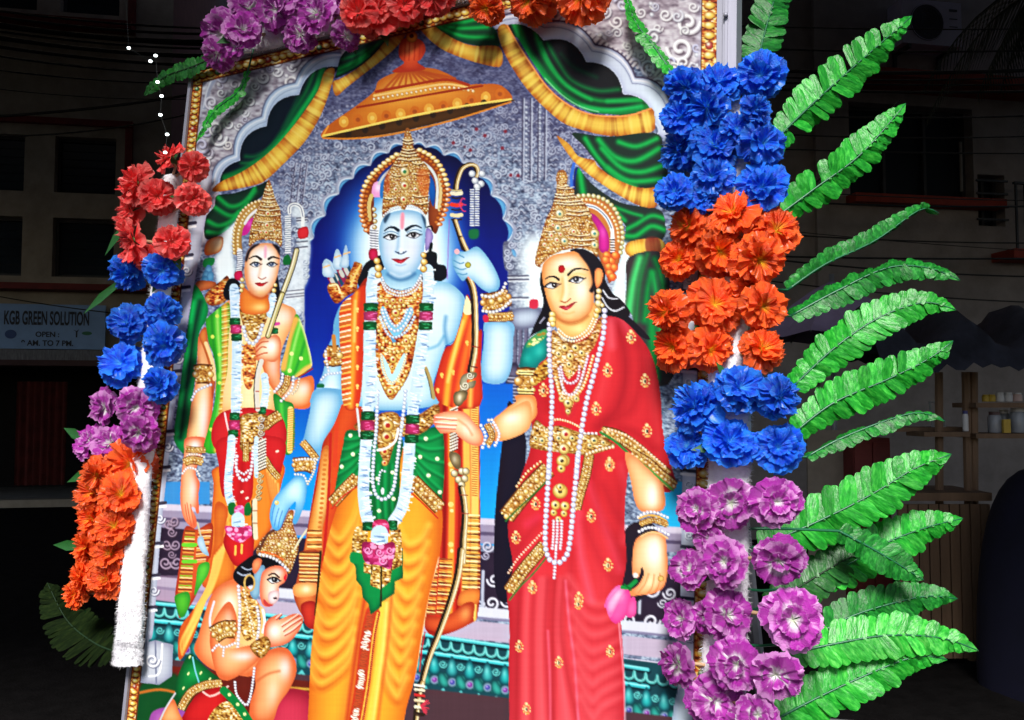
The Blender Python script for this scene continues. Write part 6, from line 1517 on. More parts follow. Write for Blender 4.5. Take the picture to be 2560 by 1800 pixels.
    fill([(585,1558),(630,1545),(660,1550),(720,1520),(765,1505),(720,1560),(670,1592),(625,1585)], (206,60,70), edge=((140,24,36),14,.5), hi=[(670,1572,24,8,(244,140,150),.7)]); line([(580,1556),(640,1560),(700,1540),(768,1504)], 8, (130,30,36))
    line([(620,1620),(680,1630),(740,1610)], 10, (226,160,90), a=.7, soft=5)
    line([(540,1650),(610,1712),(700,1738),(800,1716),(890,1656)], 26, (170,90,40), a=.7, soft=7)
    line([(470,1480),(520,1600),(590,1680)], 22, (214,140,70), a=.6, soft=9)
    fill([(560,1300),(600,1290),(600,1420),(570,1470)], (226,160,96), soft=22, a=.5)
    for (x,y,r) in ((1005,1390,30),(1000,1450,34),(1000,1520,40),(1000,1590,34),(1040,1540,24)): dot(x,y,r,(226,206,140),hl=(255,252,226),rim=(110,70,30))
    frame(*FL)
    for (x,y,r) in ((540,100,34),(540,150,40),(545,190,30),(970,60,30),(960,110,28)): dot(x,y,r,(236,206,110),hl=(255,250,210),rim=(120,70,24))
    fill([(330,-40),(400,-40),(400,36),(325,36)], (206,50,80)) 

def paint_border():
    frame(*FS)
    # side columns of the printed frame
    fill([(500,430),(530,440),(505,600),(470,800),(440,1000),(405,1300),(385,1560),(372,1600),(345,1600),(360,1400),(420,1000),(470,640)], (206,212,226), edge=((120,124,150),12,.6))
    for k,(x,y) in enumerate(((470,560),(462,640),(455,720),(440,860),(432,930),(415,1080),(405,1170),(395,1260),(388,1360),(380,1440),(372,1520),(480,490))):
        line([(x-16,y),(x+18,y-4)], 8, (70,66,84)); line([(x-16,y+9),(x+18,y+5)], 6, (248,250,252)); 
        if k%2: scroll(x+4, y+36, 13, (196,200,214), 1, (90,88,110))
    fill([(350,1612),(388,1600),(433,1612),(430,1690),(398,1712),(345,1706)], (188,194,206), sm=False, edge=((110,116,140),14,.6)); line([(388,1602),(390,1708)], 4, (120,126,150)); line([(405,1610),(398,1680),(372,1690)], 5, (236,240,246)); scroll(380,1650,18,(214,218,228),1,(110,114,136))
    frame(*FB); 
    fill([(2080,900),(2170,1000),(2200,1400),(2130,1614),(2060,1614),(2100,1200)], (206,216,232), edge=((120,130,160),40,.6))
    frame(*FS)
    fill([(1712,440),(1745,440),(1735,1800),(1712,1900),(1690,1900),(1705,1300)], (214,222,236), edge=((130,140,170),14,.6))
    for y in range(470,1560,64): line([(1704,y),(1740,y+4)], 9, (70,70,90)); line([(1704,y+10),(1740,y+14)], 7, (246,250,252)); scroll(1722,y+36,12,(190,200,216),1,(90,92,116))
    fill([(1690,1740),(1735,1720),(1735,1900),(1680,1900)], (206,222,236), edge=((110,130,160),20,.6)); scroll(1712,1700,16,(236,240,246))
def paint_gold_edge(L, T, Rr):
    """L, T, Rr: outer edge polylines (photo units) with the strip's width inwards"""
    for P, wd, sgn in (L, T, Rr):
        X, Tn = along(P, 6, sm=False)
        N = np.stack([-Tn[:,1], Tn[:,0]], 1)*sgn*wd
        frame(*FS)
        fill(np.concatenate([X, (X+N)[::-1]]), (255,250,240), sm=False, tex=GOLDR)
        line(X+N, 3.5, (110,60,24), sm=False); line(X, 3, (130,70,24), sm=False)
        Y, T2 = along(P, wd*.62, sm=False)
        for k,((x,y),(tx,ty)) in enumerate(zip(Y,T2)):
            cx, cy = x-ty*sgn*wd*.5, y+tx*sgn*wd*.5
            if k%7 == 3: dot(cx,cy,wd*.26,(60,120,70) if k%14==3 else (190,60,50),hl=(230,240,210),rim=(90,50,20))
            else: dot(cx,cy,wd*.36,(236,196,84),ry=wd*.24,hl=(255,248,190),rim=(150,80,24)); line([(cx-wd*.3,cy+wd*.18),(cx,cy+wd*.28),(cx+wd*.3,cy+wd*.12)], 3, (110,50,20))
# ------------------------------------------------------------------ the display board
BR = camvec(Vector((4330, 125, 2188)).normalized())       # along the board, towards its near edge
BU = camvec(Vector((677, 14840, -2188)).normalized())     # up the board (it leans back a little)
BN = BR.cross(BU).normalized()                            # out of its printed face
BP = CAM + ray(1779, 850) * 1.45                          # a point on the print
def at(x, y, off=0.0):
    return hit(x, y, BP + BN * off, BN)
O = at(485, 178)                                          # top corner of the print
def uv(p): return ((p - O).dot(BR), -(p - O).dot(BU))
def bd(u, v, off=0.0): return O + BR * u - BU * v + BN * off
W_PR = uv(at(1786, 700))[0]
H_PR = uv(at(310, 1740))[1] + .20
BM = Matrix(((BR.x, BN.x*-1, BU.x), (BR.y, BN.y*-1, BU.y), (BR.z, BN.z*-1, BU.z))).to_4x4()
BM.translation = bd(0, H_PR)
def proj(P):
    d = P - np.array(CAM)
    c, s = math.cos(PITCH), math.sin(PITCH)
    fwd = np.array((0, c, s)); upv = np.array((0, -s, c))
    z = d @ fwd
    return np.stack([1280 + F_PX*d[..., 0]/z, 900 - F_PX*(d @ upv)/z], -1)

def make_print():
    global IMG
    paint_backdrop(); paint_arch()
    for k in range(3): IMG[..., k] = blur(np.pad(IMG[..., k], 8, mode='edge'), 1)[8:-8, 8:-8]*.6 + IMG[..., k]*.4
    paint_drapes(); paint_left(); paint_monkey(); paint_center(); paint_right(); paint_border()
    q = lambda L: [tuple(proj(np.array(bd(*p)))) for p in L]
    us = np.linspace(0, W_PR, 40); vs = np.linspace(0, H_PR, 60)
    paint_gold_edge((q([(0, v) for v in vs]), 23, -1), (q([(u, 0) for u in us]), 30, 1), (q([(W_PR, v) for v in vs]), 40, 1))
    # printer's sharpening
    for r_, am in ((9, .13), (2, .12)):
        B_ = np.stack([blur(np.pad(IMG[..., k], 24, mode='edge'), r_)[24:-24, 24:-24] for k in range(3)], -1)
        IMG = np.clip(IMG + (IMG-B_)*am, 0, 255)
    # weave of the banner cloth
    IMG *= (1 + .03*(noise(2, 60, 31)-.5) + .03*(noise(60, 2, 32)-.5))[..., None]
    nu, nv = 640, 900
    U, V = np.meshgrid(np.linspace(0, W_PR, nu), np.linspace(0, H_PR, nv))
    P = np.array(O) + U[..., None]*np.array(BR) - V[..., None]*np.array(BU)
    S = (proj(P) - [AX0, AY0])*K
    x = np.clip(S[..., 0]-.5, 0, WC-2.01); y = np.clip(S[..., 1]-.5, 0, HC-2.01)
    xi = x.astype(int); yi = y.astype(int); fx = (x-xi)[..., None]; fy = (y-yi)[..., None]
    C = (IMG[yi, xi]*(1-fx)+IMG[yi, xi+1]*fx)*(1-fy) + (IMG[yi+1, xi]*(1-fx)+IMG[yi+1, xi+1]*fx)*fy
    C = np.clip(C/255., 0, 1)
    C = C*.62 + C*C*(3-2*C)*.38
    C = C*.92 + C.mean(-1, keepdims=True)*.08
    C = np.where(C <= .04045, C/12.92, ((C+.055)/1.055)**2.4)*.69
    co = np.stack([U, np.zeros_like(U), H_PR - V], -1).reshape(-1, 3)
    idx = np.arange(nu*nv).reshape(nv, nu)
    Q = np.stack([idx[:-1, :-1], idx[1:, :-1], idx[1:, 1:], idx[:-1, 1:]], -1).reshape(-1, 4)
    me = bpy.data.meshes.new('print')
    me.vertices.add(len(co)); me.vertices.foreach_set('co', co.astype(np.float32).ravel())
    me.loops.add(Q.size); me.loops.foreach_set('vertex_index', Q.astype(np.int32).ravel())
    me.polygons.add(len(Q)); me.polygons.foreach_set('loop_start', np.arange(0, Q.size, 4, dtype=np.int32))
    me.update()
    at_ = me.color_attributes.new('ink', 'FLOAT_COLOR', 'POINT')
    at_.data.foreach_set('color', np.concatenate([C.reshape(-1, 3), np.ones((nu*nv, 1))], 1).astype(np.float32).ravel())
    return me
m_print = bpy.data.materials.new('printed banner'); t, b = nodes(m_print)
ca = t.nodes.new('ShaderNodeVertexColor'); ca.layer_name = 'ink'
t.links.new(ca.outputs[0], b.inputs['Base Color'])
b.inputs['Roughness'].default_value = .5; b.inputs['Specular IOR Level'].default_value = .12
m_alu = mat('brushed aluminium', (.30,.30,.36), .5, .2, 30, metal=.3, stretch=(1,1,.05))
m_back = mat('board backing', (.25,.25,.27), .8)
board = empty('display_board'); board.matrix_world = BM
tag(board, 'tall printed banner of four crowned figures in a gold-edged aluminium frame', 'banner')
obj('print', make_print(), m_print, board)
MB().box(-.002, .004, -.002, W_PR+.002, .022, H_PR+.002).build('backing_panel', m_back, board)
LW, RW, TW = .009, .036, .010
MB().box(-LW, -.006, -.05, 0, .030, H_PR+TW).build('frame_stile', m_alu, board)
fr = MB().box(W_PR, -.004, -.05, W_PR+.012, .030, H_PR+TW).build('frame_stile', m_alu, board)
fr2 = MB().box(W_PR+.0125, -.012, -.05, W_PR+RW, .028, H_PR+TW+.1).build('frame_stile', m_alu, board)
MB().box(W_PR+.0165, -.0155, .05, W_PR+.0215, -.0125, H_PR+.08).build('frame_bead', m_alu, fr2)
for vv in (.02, .06, .12):
    MB().cyl((W_PR+.019, -.019, H_PR - vv - .03), .0042, .007, 10).build('bolt', m_alu, fr2, True)
MB().box(-LW, -.006, H_PR+.0005, W_PR, .030, H_PR+TW).build('frame_rail', m_alu, board)
MB().box(-LW, -.006, -.052, W_PR+RW, .031, -.003).build('frame_rail', m_alu, board)
inv = BM.inverted()
for u in (.02, W_PR+.0):
    top = inv @ bd(u, .3, -.03); foot = bd(u, H_PR, -.05); foot.z = 0
    f = inv @ Vector((foot.x, foot.y, .0)); 
    MB().tube([inv @ bd(u, H_PR-.3, -.045), f], .016, 8).build('leg', m_alu, board)
    bk = bd(u, H_PR*.4, -.04); g = inv @ Vector((bk.x - BN.x*.75, bk.y - BN.y*.75, 0))
    MB().tube([inv @ bk, g], .013, 8).build('prop', m_alu, board)
# ------------------------------------------------------------------ white fleece wraps on three sides of the frame
m_wrap = bpy.data.materials.new('white fleece'); t, b = nodes(m_wrap)
b.inputs['Base Color'].default_value = (.80,.80,.83,1); b.inputs['Roughness'].default_value = .95; b.inputs['Specular IOR Level'].default_value = .1
b.inputs['Sheen Weight'].default_value = .4
tc = t.nodes.new('ShaderNodeTexCoord'); nz = t.nodes.new('ShaderNodeTexNoise'); nz.inputs['Scale'].default_value = 90; nz.inputs['Detail'].default_value = 8; nz.inputs['Roughness'].default_value = .7
n2_ = t.nodes.new('ShaderNodeTexNoise'); n2_.inputs['Scale'].default_value = 14; n2_.inputs['Detail'].default_value = 5
t.links.new(tc.outputs['Object'], nz.inputs['Vector']); t.links.new(tc.outputs['Object'], n2_.inputs['Vector'])
rp_ = t.nodes.new('ShaderNodeValToRGB'); rp_.color_ramp.elements[0].position = .32; rp_.color_ramp.elements[0].color = (.60,.58,.62,1); rp_.color_ramp.elements[1].position = .55; rp_.color_ramp.elements[1].color = (.84,.84,.87,1)
t.links.new(n2_.outputs[0], rp_.inputs[0]); t.links.new(rp_.outputs[0], b.inputs['Base Color'])
bp_ = t.nodes.new('ShaderNodeBump'); bp_.inputs['Strength'].default_value = .9; bp_.inputs['Distance'].default_value = .006
t.links.new(nz.outputs[0], bp_.inputs['Height']); t.links.new(bp_.outputs[0], b.inputs['Normal'])
def fleece(P, rad, lab, flat=.6, seed=1):
    """soft roll along board points P with radii rad (metres)"""
    P = [Vector(p) for p in P]; rad = list(rad)
    rs = random.Random(seed)
    Q, Rr = [], []
    for i in range(len(P)-1):
        n = 14
        for k in range(n):
            s_ = k/n; Q.append(P[i].lerp(P[i+1], s_)); Rr.append(rad[i]+(rad[i+1]-rad[i])*s_)
    Q.append(P[-1]); Rr.append(rad[-1])
    B = MB(); B.tube(Q, Rr, 40, flat=flat, up=BN)
    from mathutils import noise as mn
    V = []
    for v in B.v:
        p = Vector(v); d = Vector((mn.noise(p*23+Vector((seed,0,0))), mn.noise(p*23+Vector((0,seed,5))), mn.noise(p*23+Vector((7,0,seed)))))
        d2 = Vector((mn.noise(p*120), mn.noise(p*120+Vector((9,9,9))), mn.noise(p*120+Vector((3,1,4)))))
        V.append(p + d*.0035 + d2*.002)
    base = P[-1]
    nq = len(B.f)-2; q_ = random.Random(seed)
    for _ in range(9000):
        f = B.f[q_.randrange(nq)]; a, c_, e = V[f[0]], V[f[1]], V[f[2]]
        u_, v_ = q_.random(), q_.random(); p = a.lerp(c_, u_).lerp(e, v_*.7)
        nr = (c_-a).cross(e-a)
        if nr.length < 1e-9: continue
        nr.normalize(); i_ = int(f[0]/40); 
        if nr.dot(p - Q[min(i_, len(Q)-1)]) < 0: nr = -nr
        dv = (nr*.7 + Vector((q_.uniform(-.7,.7), q_.uniform(-.7,.7), q_.uniform(-.9,.5)))).normalized()
        ln_ = q_.uniform(.004,.0095); sv = dv.cross(Vector((q_.uniform(-1,1), q_.uniform(-1,1), q_.uniform(-1,1)))).normalized()*.00045
        k_ = len(V); V += [p-sv, p+sv, p+dv*ln_]; B.f.append((k_, k_+1, k_+2))
    o = obj('fleece_wrap', mesh('fleece_wrap', [v-base for v in V], B.f, True), m_wrap); o.location = base
    return tag(o, lab, 'wrapping')
def px2m(px, p): return px*(p-CAM).dot(Vector((0, math.cos(PITCH), math.sin(PITCH))))/F_PX
def path(L, off):
    P = [at(x, y, off) for x, y, _ in L]
    return P, [px2m(r_, p) for (_, _, r_), p in zip(L, P)]
OFFW = .034
PL, RL = path([(432,440,24),(421,540,27),(394,800,32),(367,1000,33),(342,1300,37),(327,1520,39),(322,1600,36),(320,1612,33),(318,1630,38),(316,1662,39)], OFFW)
wl = fleece(PL, RL, 'white fleece roll round the frame side that carries red, blue, purple and orange carnations', .6, 2)
PT, RT = path([(560,112,30),(660,90,38),(800,55,38),(980,12,38),(1200,-42,40),(1500,-112,40)], .012)
wt = fleece(PT, RT, 'white fleece roll along the top rail behind purple and red carnations', .5, 5)
PR, RR = path([(1822,262,44),(1818,420,50),(1815,700,50),(1822,950,52),(1824,1150,54),(1816,1300,50),(1818,1450,52),(1812,1650,54),(1806,1850,54),(1800,2060,54)], OFFW-.004)
wr = fleece(PR, RR, 'white fleece roll round the frame side next to the fern fronds', .55, 9)
WRAPS = {'L': PL, 'T': PT, 'R': PR}

# ------------------------------------------------------------------ artificial carnations
def petal_mat(name, stops, rough=.34, trans=.33):
    m = bpy.data.materials.new(name); t, b = nodes(m)
    a = t.nodes.new('ShaderNodeAttribute'); a.attribute_name = 'rad'
    a2 = t.nodes.new('ShaderNodeAttribute'); a2.attribute_name = 'tint'
    tc = t.nodes.new('ShaderNodeTexCoord'); nz = t.nodes.new('ShaderNodeTexNoise'); nz.inputs['Scale'].default_value = 3.2; nz.inputs['Detail'].default_value = 5
    t.links.new(tc.outputs['Object'], nz.inputs['Vector'])
    ma = t.nodes.new('ShaderNodeMath'); ma.operation = 'MULTIPLY_ADD'; ma.inputs[1].default_value = .8; ma.inputs[2].default_value = -.40
    t.links.new(nz.outputs[0], ma.inputs[0])
    ad = t.nodes.new('ShaderNodeMath'); ad.operation = 'ADD'; t.links.new(a.outputs['Fac'], ad.inputs[0]); t.links.new(ma.outputs[0], ad.inputs[1])
    m3 = t.nodes.new('ShaderNodeMath'); m3.operation = 'MULTIPLY_ADD'; m3.inputs[1].default_value = .35; t.links.new(a2.outputs['Fac'], m3.inputs[0]); t.links.new(ad.outputs[0], m3.inputs[2])
    rp = t.nodes.new('ShaderNodeValToRGB'); t.links.new(m3.outputs[0], rp.inputs[0])
    el = rp.color_ramp.elements
    while len(el) < len(stops): el.new(.5)
    for e, (p, c) in zip(el, stops): e.position = p; e.color = (*c, 1)
    oi = t.nodes.new('ShaderNodeObjectInfo'); hsn = t.nodes.new('ShaderNodeHueSaturation'); mr = t.nodes.new('ShaderNodeMapRange'); mr.inputs['To Min'].default_value = .78; mr.inputs['To Max'].default_value = 1.22
    t.links.new(oi.outputs['Random'], mr.inputs[0]); t.links.new(mr.outputs[0], hsn.inputs['Value']); t.links.new(rp.outputs[0], hsn.inputs['Color'])
    rp = hsn
    t.links.new(rp.outputs[0], b.inputs['Base Color'])
    b.inputs['Roughness'].default_value = rough; b.inputs['Specular IOR Level'].default_value = .5; b.inputs['Coat Weight'].default_value = .25; b.inputs['Coat Roughness'].default_value = .22
    tr = t.nodes.new('ShaderNodeBsdfTranslucent'); t.links.new(rp.outputs[0], tr.inputs[0])
    mx = t.nodes.new('ShaderNodeMixShader'); mx.inputs[0].default_value = trans
    out = t.nodes['Material Output']; t.links.new(b.outputs[0], mx.inputs[1]); t.links.new(tr.outputs[0], mx.inputs[2]); t.links.new(mx.outputs[0], out.inputs[0])
    # crinkle and fine ribs
    n2 = t.nodes.new('ShaderNodeTexNoise'); n2.inputs['Scale'].default_value = 26; n2.inputs['Detail'].default_value = 3
    t.links.new(tc.outputs['Object'], n2.inputs['Vector'])
    bp = t.nodes.new('ShaderNodeBump'); bp.inputs['Strength'].default_value = .55; bp.inputs['Distance'].default_value = .02; t.links.new(n2.outputs[0], bp.inputs['Height']); t.links.new(bp.outputs[0], b.inputs['Normal'])
    return m
PM = {
 'blue': petal_mat('blue satin petals', [(.0,(.10,.56,1.)),(.32,(.012,.22,.96)),(.65,(.004,.075,.80)),(1,(.02,.24,.95))]),
 'orange': petal_mat('orange satin petals', [(.0,(1.,.66,.03)),(.30,(1.,.30,.012)),(.55,(1.,.085,.008)),(1,(1.,.15,.02))]),
 'purple': petal_mat('purple satin petals', [(.0,(.82,.90,.70)),(.30,(.92,.82,.92)),(.55,(.52,.07,.47)),(.85,(.42,.018,.38)),(1,(.70,.28,.66))]),
 'red': petal_mat('red satin petals', [(.0,(.70,.06,.04)),(.4,(.95,.075,.07)),(.75,(.86,.03,.034)),(1,(.98,.16,.14))]),
}
m_stick = mat('bamboo stick', (.42,.27,.15), .7, .25, 9); m_calyx = mat('green calyx', (.03,.16,.03), .5, .3, 9)
m_leafs = mat('small plastic leaf', (.014,.09,.016), .45, .4, 20)
def whorl(seed, npet, R0, el0, el1, wid, ruff):
    """one ring of ruffled, toothed petals about +Z"""
    q = random.Random(seed); V, Fc, rad, tint = [], [], [], []
    NA, NT = 13, 6
    ph0 = q.uniform(0, 6.28)
    for k in range(npet):
        ph = ph0 + 2*math.pi*k/npet + q.uniform(-.12, .12); tn = q.uniform(-.5, .5)
        e0 = el0+q.uniform(-.12, .12); e1 = el1+q.uniform(-.22, .22); Rk = R0*q.uniform(.88, 1.06); ra = q.uniform(0, 6.28); rf = ruff*q.uniform(.7, 1.4)
        base = len(V)
        for i in range(NT):
            s_ = i/(NT-1); el = e0+(e1-e0)*s_
            for j in range(NA):
                a = -1+2*j/(NA-1)
                r_ = Rk*(s_*(1-.10*a*a*s_) + (.032*(1 if j % 2 else -1)*s_**5))
                th = ph + a*wid*(.28+.72*s_**.8)
                z = r_*math.sin(el) + rf*R0*s_**1.6*(math.sin(a*5.2+ra)+.5*math.sin(a*9.7+ra*2)) 
                h = r_*math.cos(el)
                th += .10*s_*s_*math.sin(a*6+ra+1)
                V.append((h*math.cos(th), h*math.sin(th), z)); rad.append(s_); tint.append(tn)
        for i in range(NT-1):
            for j in range(NA-1):
                a0 = base+i*NA+j; Fc.append((a0, a0+1, a0+NA+1, a0+NA))
    me = mesh('petals', V, Fc, True)
    for nm, dat in (('rad', rad), ('tint', tint)):
        at_ = me.attributes.new(nm, 'FLOAT', 'POINT'); at_.data.foreach_set('value', np.array(dat, np.float32))
    return me
SPEC = {  # rings from outside in: petals, radius, elevation at base/rim, half width, ruffle
 'blue':   [(9,1.,.22,-.22,.60,.10),(9,.96,.48,.10,.60,.115),(8,.86,.76,.48,.64,.125),(6,.70,1.02,.92,.78,.135)],
 'orange': [(11,1.,.25,-.28,.54,.085),(11,.98,.48,.05,.54,.095),(10,.90,.74,.42,.56,.10),(8,.76,1.0,.85,.62,.11)],
 'purple': [(7,1.,.45,.05,.66,.07),(6,.90,.75,.42,.70,.08),(5,.62,1.05,.85,.80,.09)],
 'red':    [(7,1.,.30,-.05,.62,.08),(6,.90,.65,.40,.66,.10),(5,.66,1.0,.85,.8,.11)],
}
RINGS = {}
for c, sp_ in SPEC.items():
    for v in range(3):
        for k, a in enumerate(sp_):
            me = whorl(hash((len(c), v, k)) % 9999 + 17*k + 101*v + len(c), *a); me.materials.append(PM[c]); RINGS[c, v, k] = me
cal = lathe([(.001,-.30),(.14,-.28),(.17,-.10),(.12,.06)], 10).me('calyx', True); cal.materials.append(m_calyx)
leaf_me = mesh('leaf', [(0,0,0),(-.12,.3,.03),(.12,.3,.03),(-.16,.6,.05),(.16,.6,.05),(0,1,-.05),(0,.3,-.02),(0,.6,-.01)], [(0,1,6),(0,6,2),(1,3,7,6),(6,7,4,2),(3,5,7),(7,5,4)], True); leaf_me.materials.append(m_leafs)
PLACE = {'L': 'on the fleece roll of the fernless side', 'T': 'on the fleece roll of the top rail', 'R': 'on the fleece roll of the fern side'}
LF = []
def carnation(x, y, r, col, side, off=None, face=None, group=None, label=None, leaf=False):
    """x, y, r in photo pixels (2295 wide view); stands off the board on its own stick"""
    q = random.Random(int(x*13+y*7)); x, y, r = x*1.1154, y*1.1154, r*1.1154*{'L':1.14,'T':1.14,'R':1.08}[side]
    if off is None: off = q.uniform(.055, .105)
    c = at(x, y, off); rad = px2m(r, c)*q.uniform(.90,1.10)
    W_ = WRAPS[side]; best = min((p.lerp(p2, k/20) for p, p2 in zip(W_, W_[1:]) for k in range(20)), key=lambda p: (p-c).length)
    out = c - best; lat = out - BN*out.dot(BN)
    n = BN*.75 + (CAM-c).normalized()*.35 + (lat.normalized()*min(1.0, lat.length/.08)*.55 if lat.length > 1e-4 else Vector()) + Vector((q.uniform(-.6,.6), q.uniform(-.2,.2), q.uniform(-.5,.5)))
    if face is not None: n = BR*face[0] + BU*face[1] + BN*face[2]
    n.normalize()
    o = empty('carnation', c - n*rad*.30)
    o.rotation_mode = 'QUATERNION'; o.rotation_quaternion = (n.to_track_quat('Z', 'Y') @ Matrix.Rotation(q.uniform(0, 6.28), 3, 'Z').to_quaternion())
    v = q.randrange(3)
    for k in range(len(SPEC[col])):
        p = obj('petals', RINGS[col, v, k], None, o); s_ = rad*q.uniform(.97, 1.05)
        p.scale = (s_*q.uniform(.86,1.08), s_*q.uniform(.86,1.08), s_*q.uniform(.8, 1.25)); p.rotation_euler = (q.uniform(-.09,.09), q.uniform(-.09,.09), q.uniform(0, 6.28))
    p = obj('calyx', cal, None, o); p.scale = (rad, rad, rad)
    M = Matrix.LocRotScale(o.location, o.rotation_quaternion, None).inverted()
    tail = best + (c-best)*.02
    a = M @ tail
    if a.length > .02:
        MB().tube([Vector((0,0,-rad*.1)), Vector((0,0,-rad*.4)).lerp(a, .3), a], rad*.055+.0009, 6).build('stem', m_stick, o, True)
    if leaf:
        lf = obj('leaf', leaf_me, None, o); lf.scale = (rad*1.3, rad*1.3, rad); lf.location = (0,0,-rad*.45); lf.rotation_euler = (q.uniform(-.3,.2), 0, q.uniform(0,6.28))
    if side == 'L': LF.append(o)
    return tag(o, label, 'artificial flower', group)
FLOWERS = {
 ('L','red'): ('red artificial carnation on the white fleece roll, above the blue carnations of that roll', 'red carnations on the fernless roll',
   [(372,346,34),(436,374,36),(293,408,46),(352,438,42),(432,446,38),(280,472,44),(284,540,50),(387,538,40),(322,574,30)]),
 ('L','blue'): ('blue artificial carnation between the red and purple carnations on the fleece roll', 'blue carnations on the fernless roll',
   [(275,617,42),(362,606,44),(278,718,48),(367,692,46),(264,808,50),(366,776,48),(352,862,42)]),
 ('L','purple'): ('purple and white artificial carnation between the blue and orange carnations of the fernless roll', 'purple carnations on the fernless roll',
   [(226,912,44),(304,915,44),(306,974,42),(190,985,40),(240,988,42)]),
 ('L','orange'): ('orange artificial carnation in the lowest cluster of the fernless fleece roll', 'orange carnations on the fernless roll',
   [(208,1042,44),(288,1042,46),(200,1104,44),(270,1104,44),(196,1164,44),(252,1176,48),(184,1226,46),(240,1238,46),(172,1296,42),(232,1296,42),(160,1330,30),(208,1068,40)]),
 ('T','purple'): ('purple and white artificial carnation on the fleece roll along the top rail', 'purple carnations on the top rail',
   [(492,76,48),(545,62,44),(480,126,34),(666,76,44),(612,16,46),(556,8,44),(704,22,48),(772,84,34),(520,100,34),(655,-14,44),(740,-6,44)]),
 ('T','red'): ('red artificial carnation on the fleece roll along the top rail', 'red carnations on the top rail',
   [(800,22,48),(846,14,50),(905,4,46),(958,-4,42),(880,-30,46),(826,48,30),(985,-4,34)]),
 ('T','orange'): ('orange artificial carnation hanging from the top rail over the printed arch', 'orange carnations on the top rail',
   [(1086,18,40),(1178,2,50),(1296,-6,54),(1240,-40,46)]),
 ('R','blue'): ('blue artificial carnation above the orange carnations on the fern-side roll', 'upper blue carnations on the fern-side roll',
   [(1530,196,54),(1612,172,52),(1704,164,54),(1576,240,50),(1702,240,42),(1522,254,48),(1608,318,54),(1512,338,50),(1716,318,52),(1508,424,48),(1592,392,46),(1708,414,54),(1654,282,40),(1570,440,36)]),
 ('R','orange'): ('orange artificial carnation between the two blue clusters on the fern-side roll', 'orange carnations on the fern-side roll',
   [(1636,466,60),(1530,504,52),(1746,508,56),(1520,580,48),(1618,566,60),(1706,586,58),(1484,700,52),(1606,676,62),(1716,690,62),(1500,776,56),(1596,786,54),(1716,776,58),(1690,640,44)]),
 ('R','blue2'): ('blue artificial carnation between the orange and purple carnations of the fern-side roll', 'lower blue carnations on the fern-side roll',
   [(1546,906,58),(1668,864,56),(1756,890,52),(1536,996,50),(1640,984,56),(1746,1002,62)]),
 ('R','purple'): ('purple and white artificial carnation below the blue carnations of the fern-side roll', 'purple carnations on the fern-side roll',
   [(1556,1138,50),(1640,1126,56),(1746,1130,54),(1542,1270,52),(1620,1258,58),(1746,1262,62),(1520,1386,48),(1640,1378,56),(1776,1390,66),(1508,1490,48),(1650,1494,58),(1740,1520,66),(1608,1580,60),(1590,1210,44),(1700,1602,50),(1580,1386,40)]),
}
FACES = {(1746,1262):(.25,-.25,1),(1776,1390):(.15,.1,1),(1746,1002):(.3,.1,1),(1546,906):(-.6,.35,.7),(1636,466):(-.1,.5,.9),(1746,508):(.6,.3,.7),(1740,1520):(.2,-.25,1),(1508,1490):(-.6,-.1,.7),(372,346):(-.4,.5,.6),(666,76):(.1,-.4,1),(1085,18):(0,-.5,.9)}
for (side, col), (lab, grp, L) in FLOWERS.items():
    for k, (x, y, r) in enumerate(L):
        carnation(x, y, r*(.90 if (side, col) == ('L','blue') else 1), 'blue' if col == 'blue2' else col, side, face=FACES.get((x, y)), group=grp, label=lab, leaf=(k % 3 == 1))

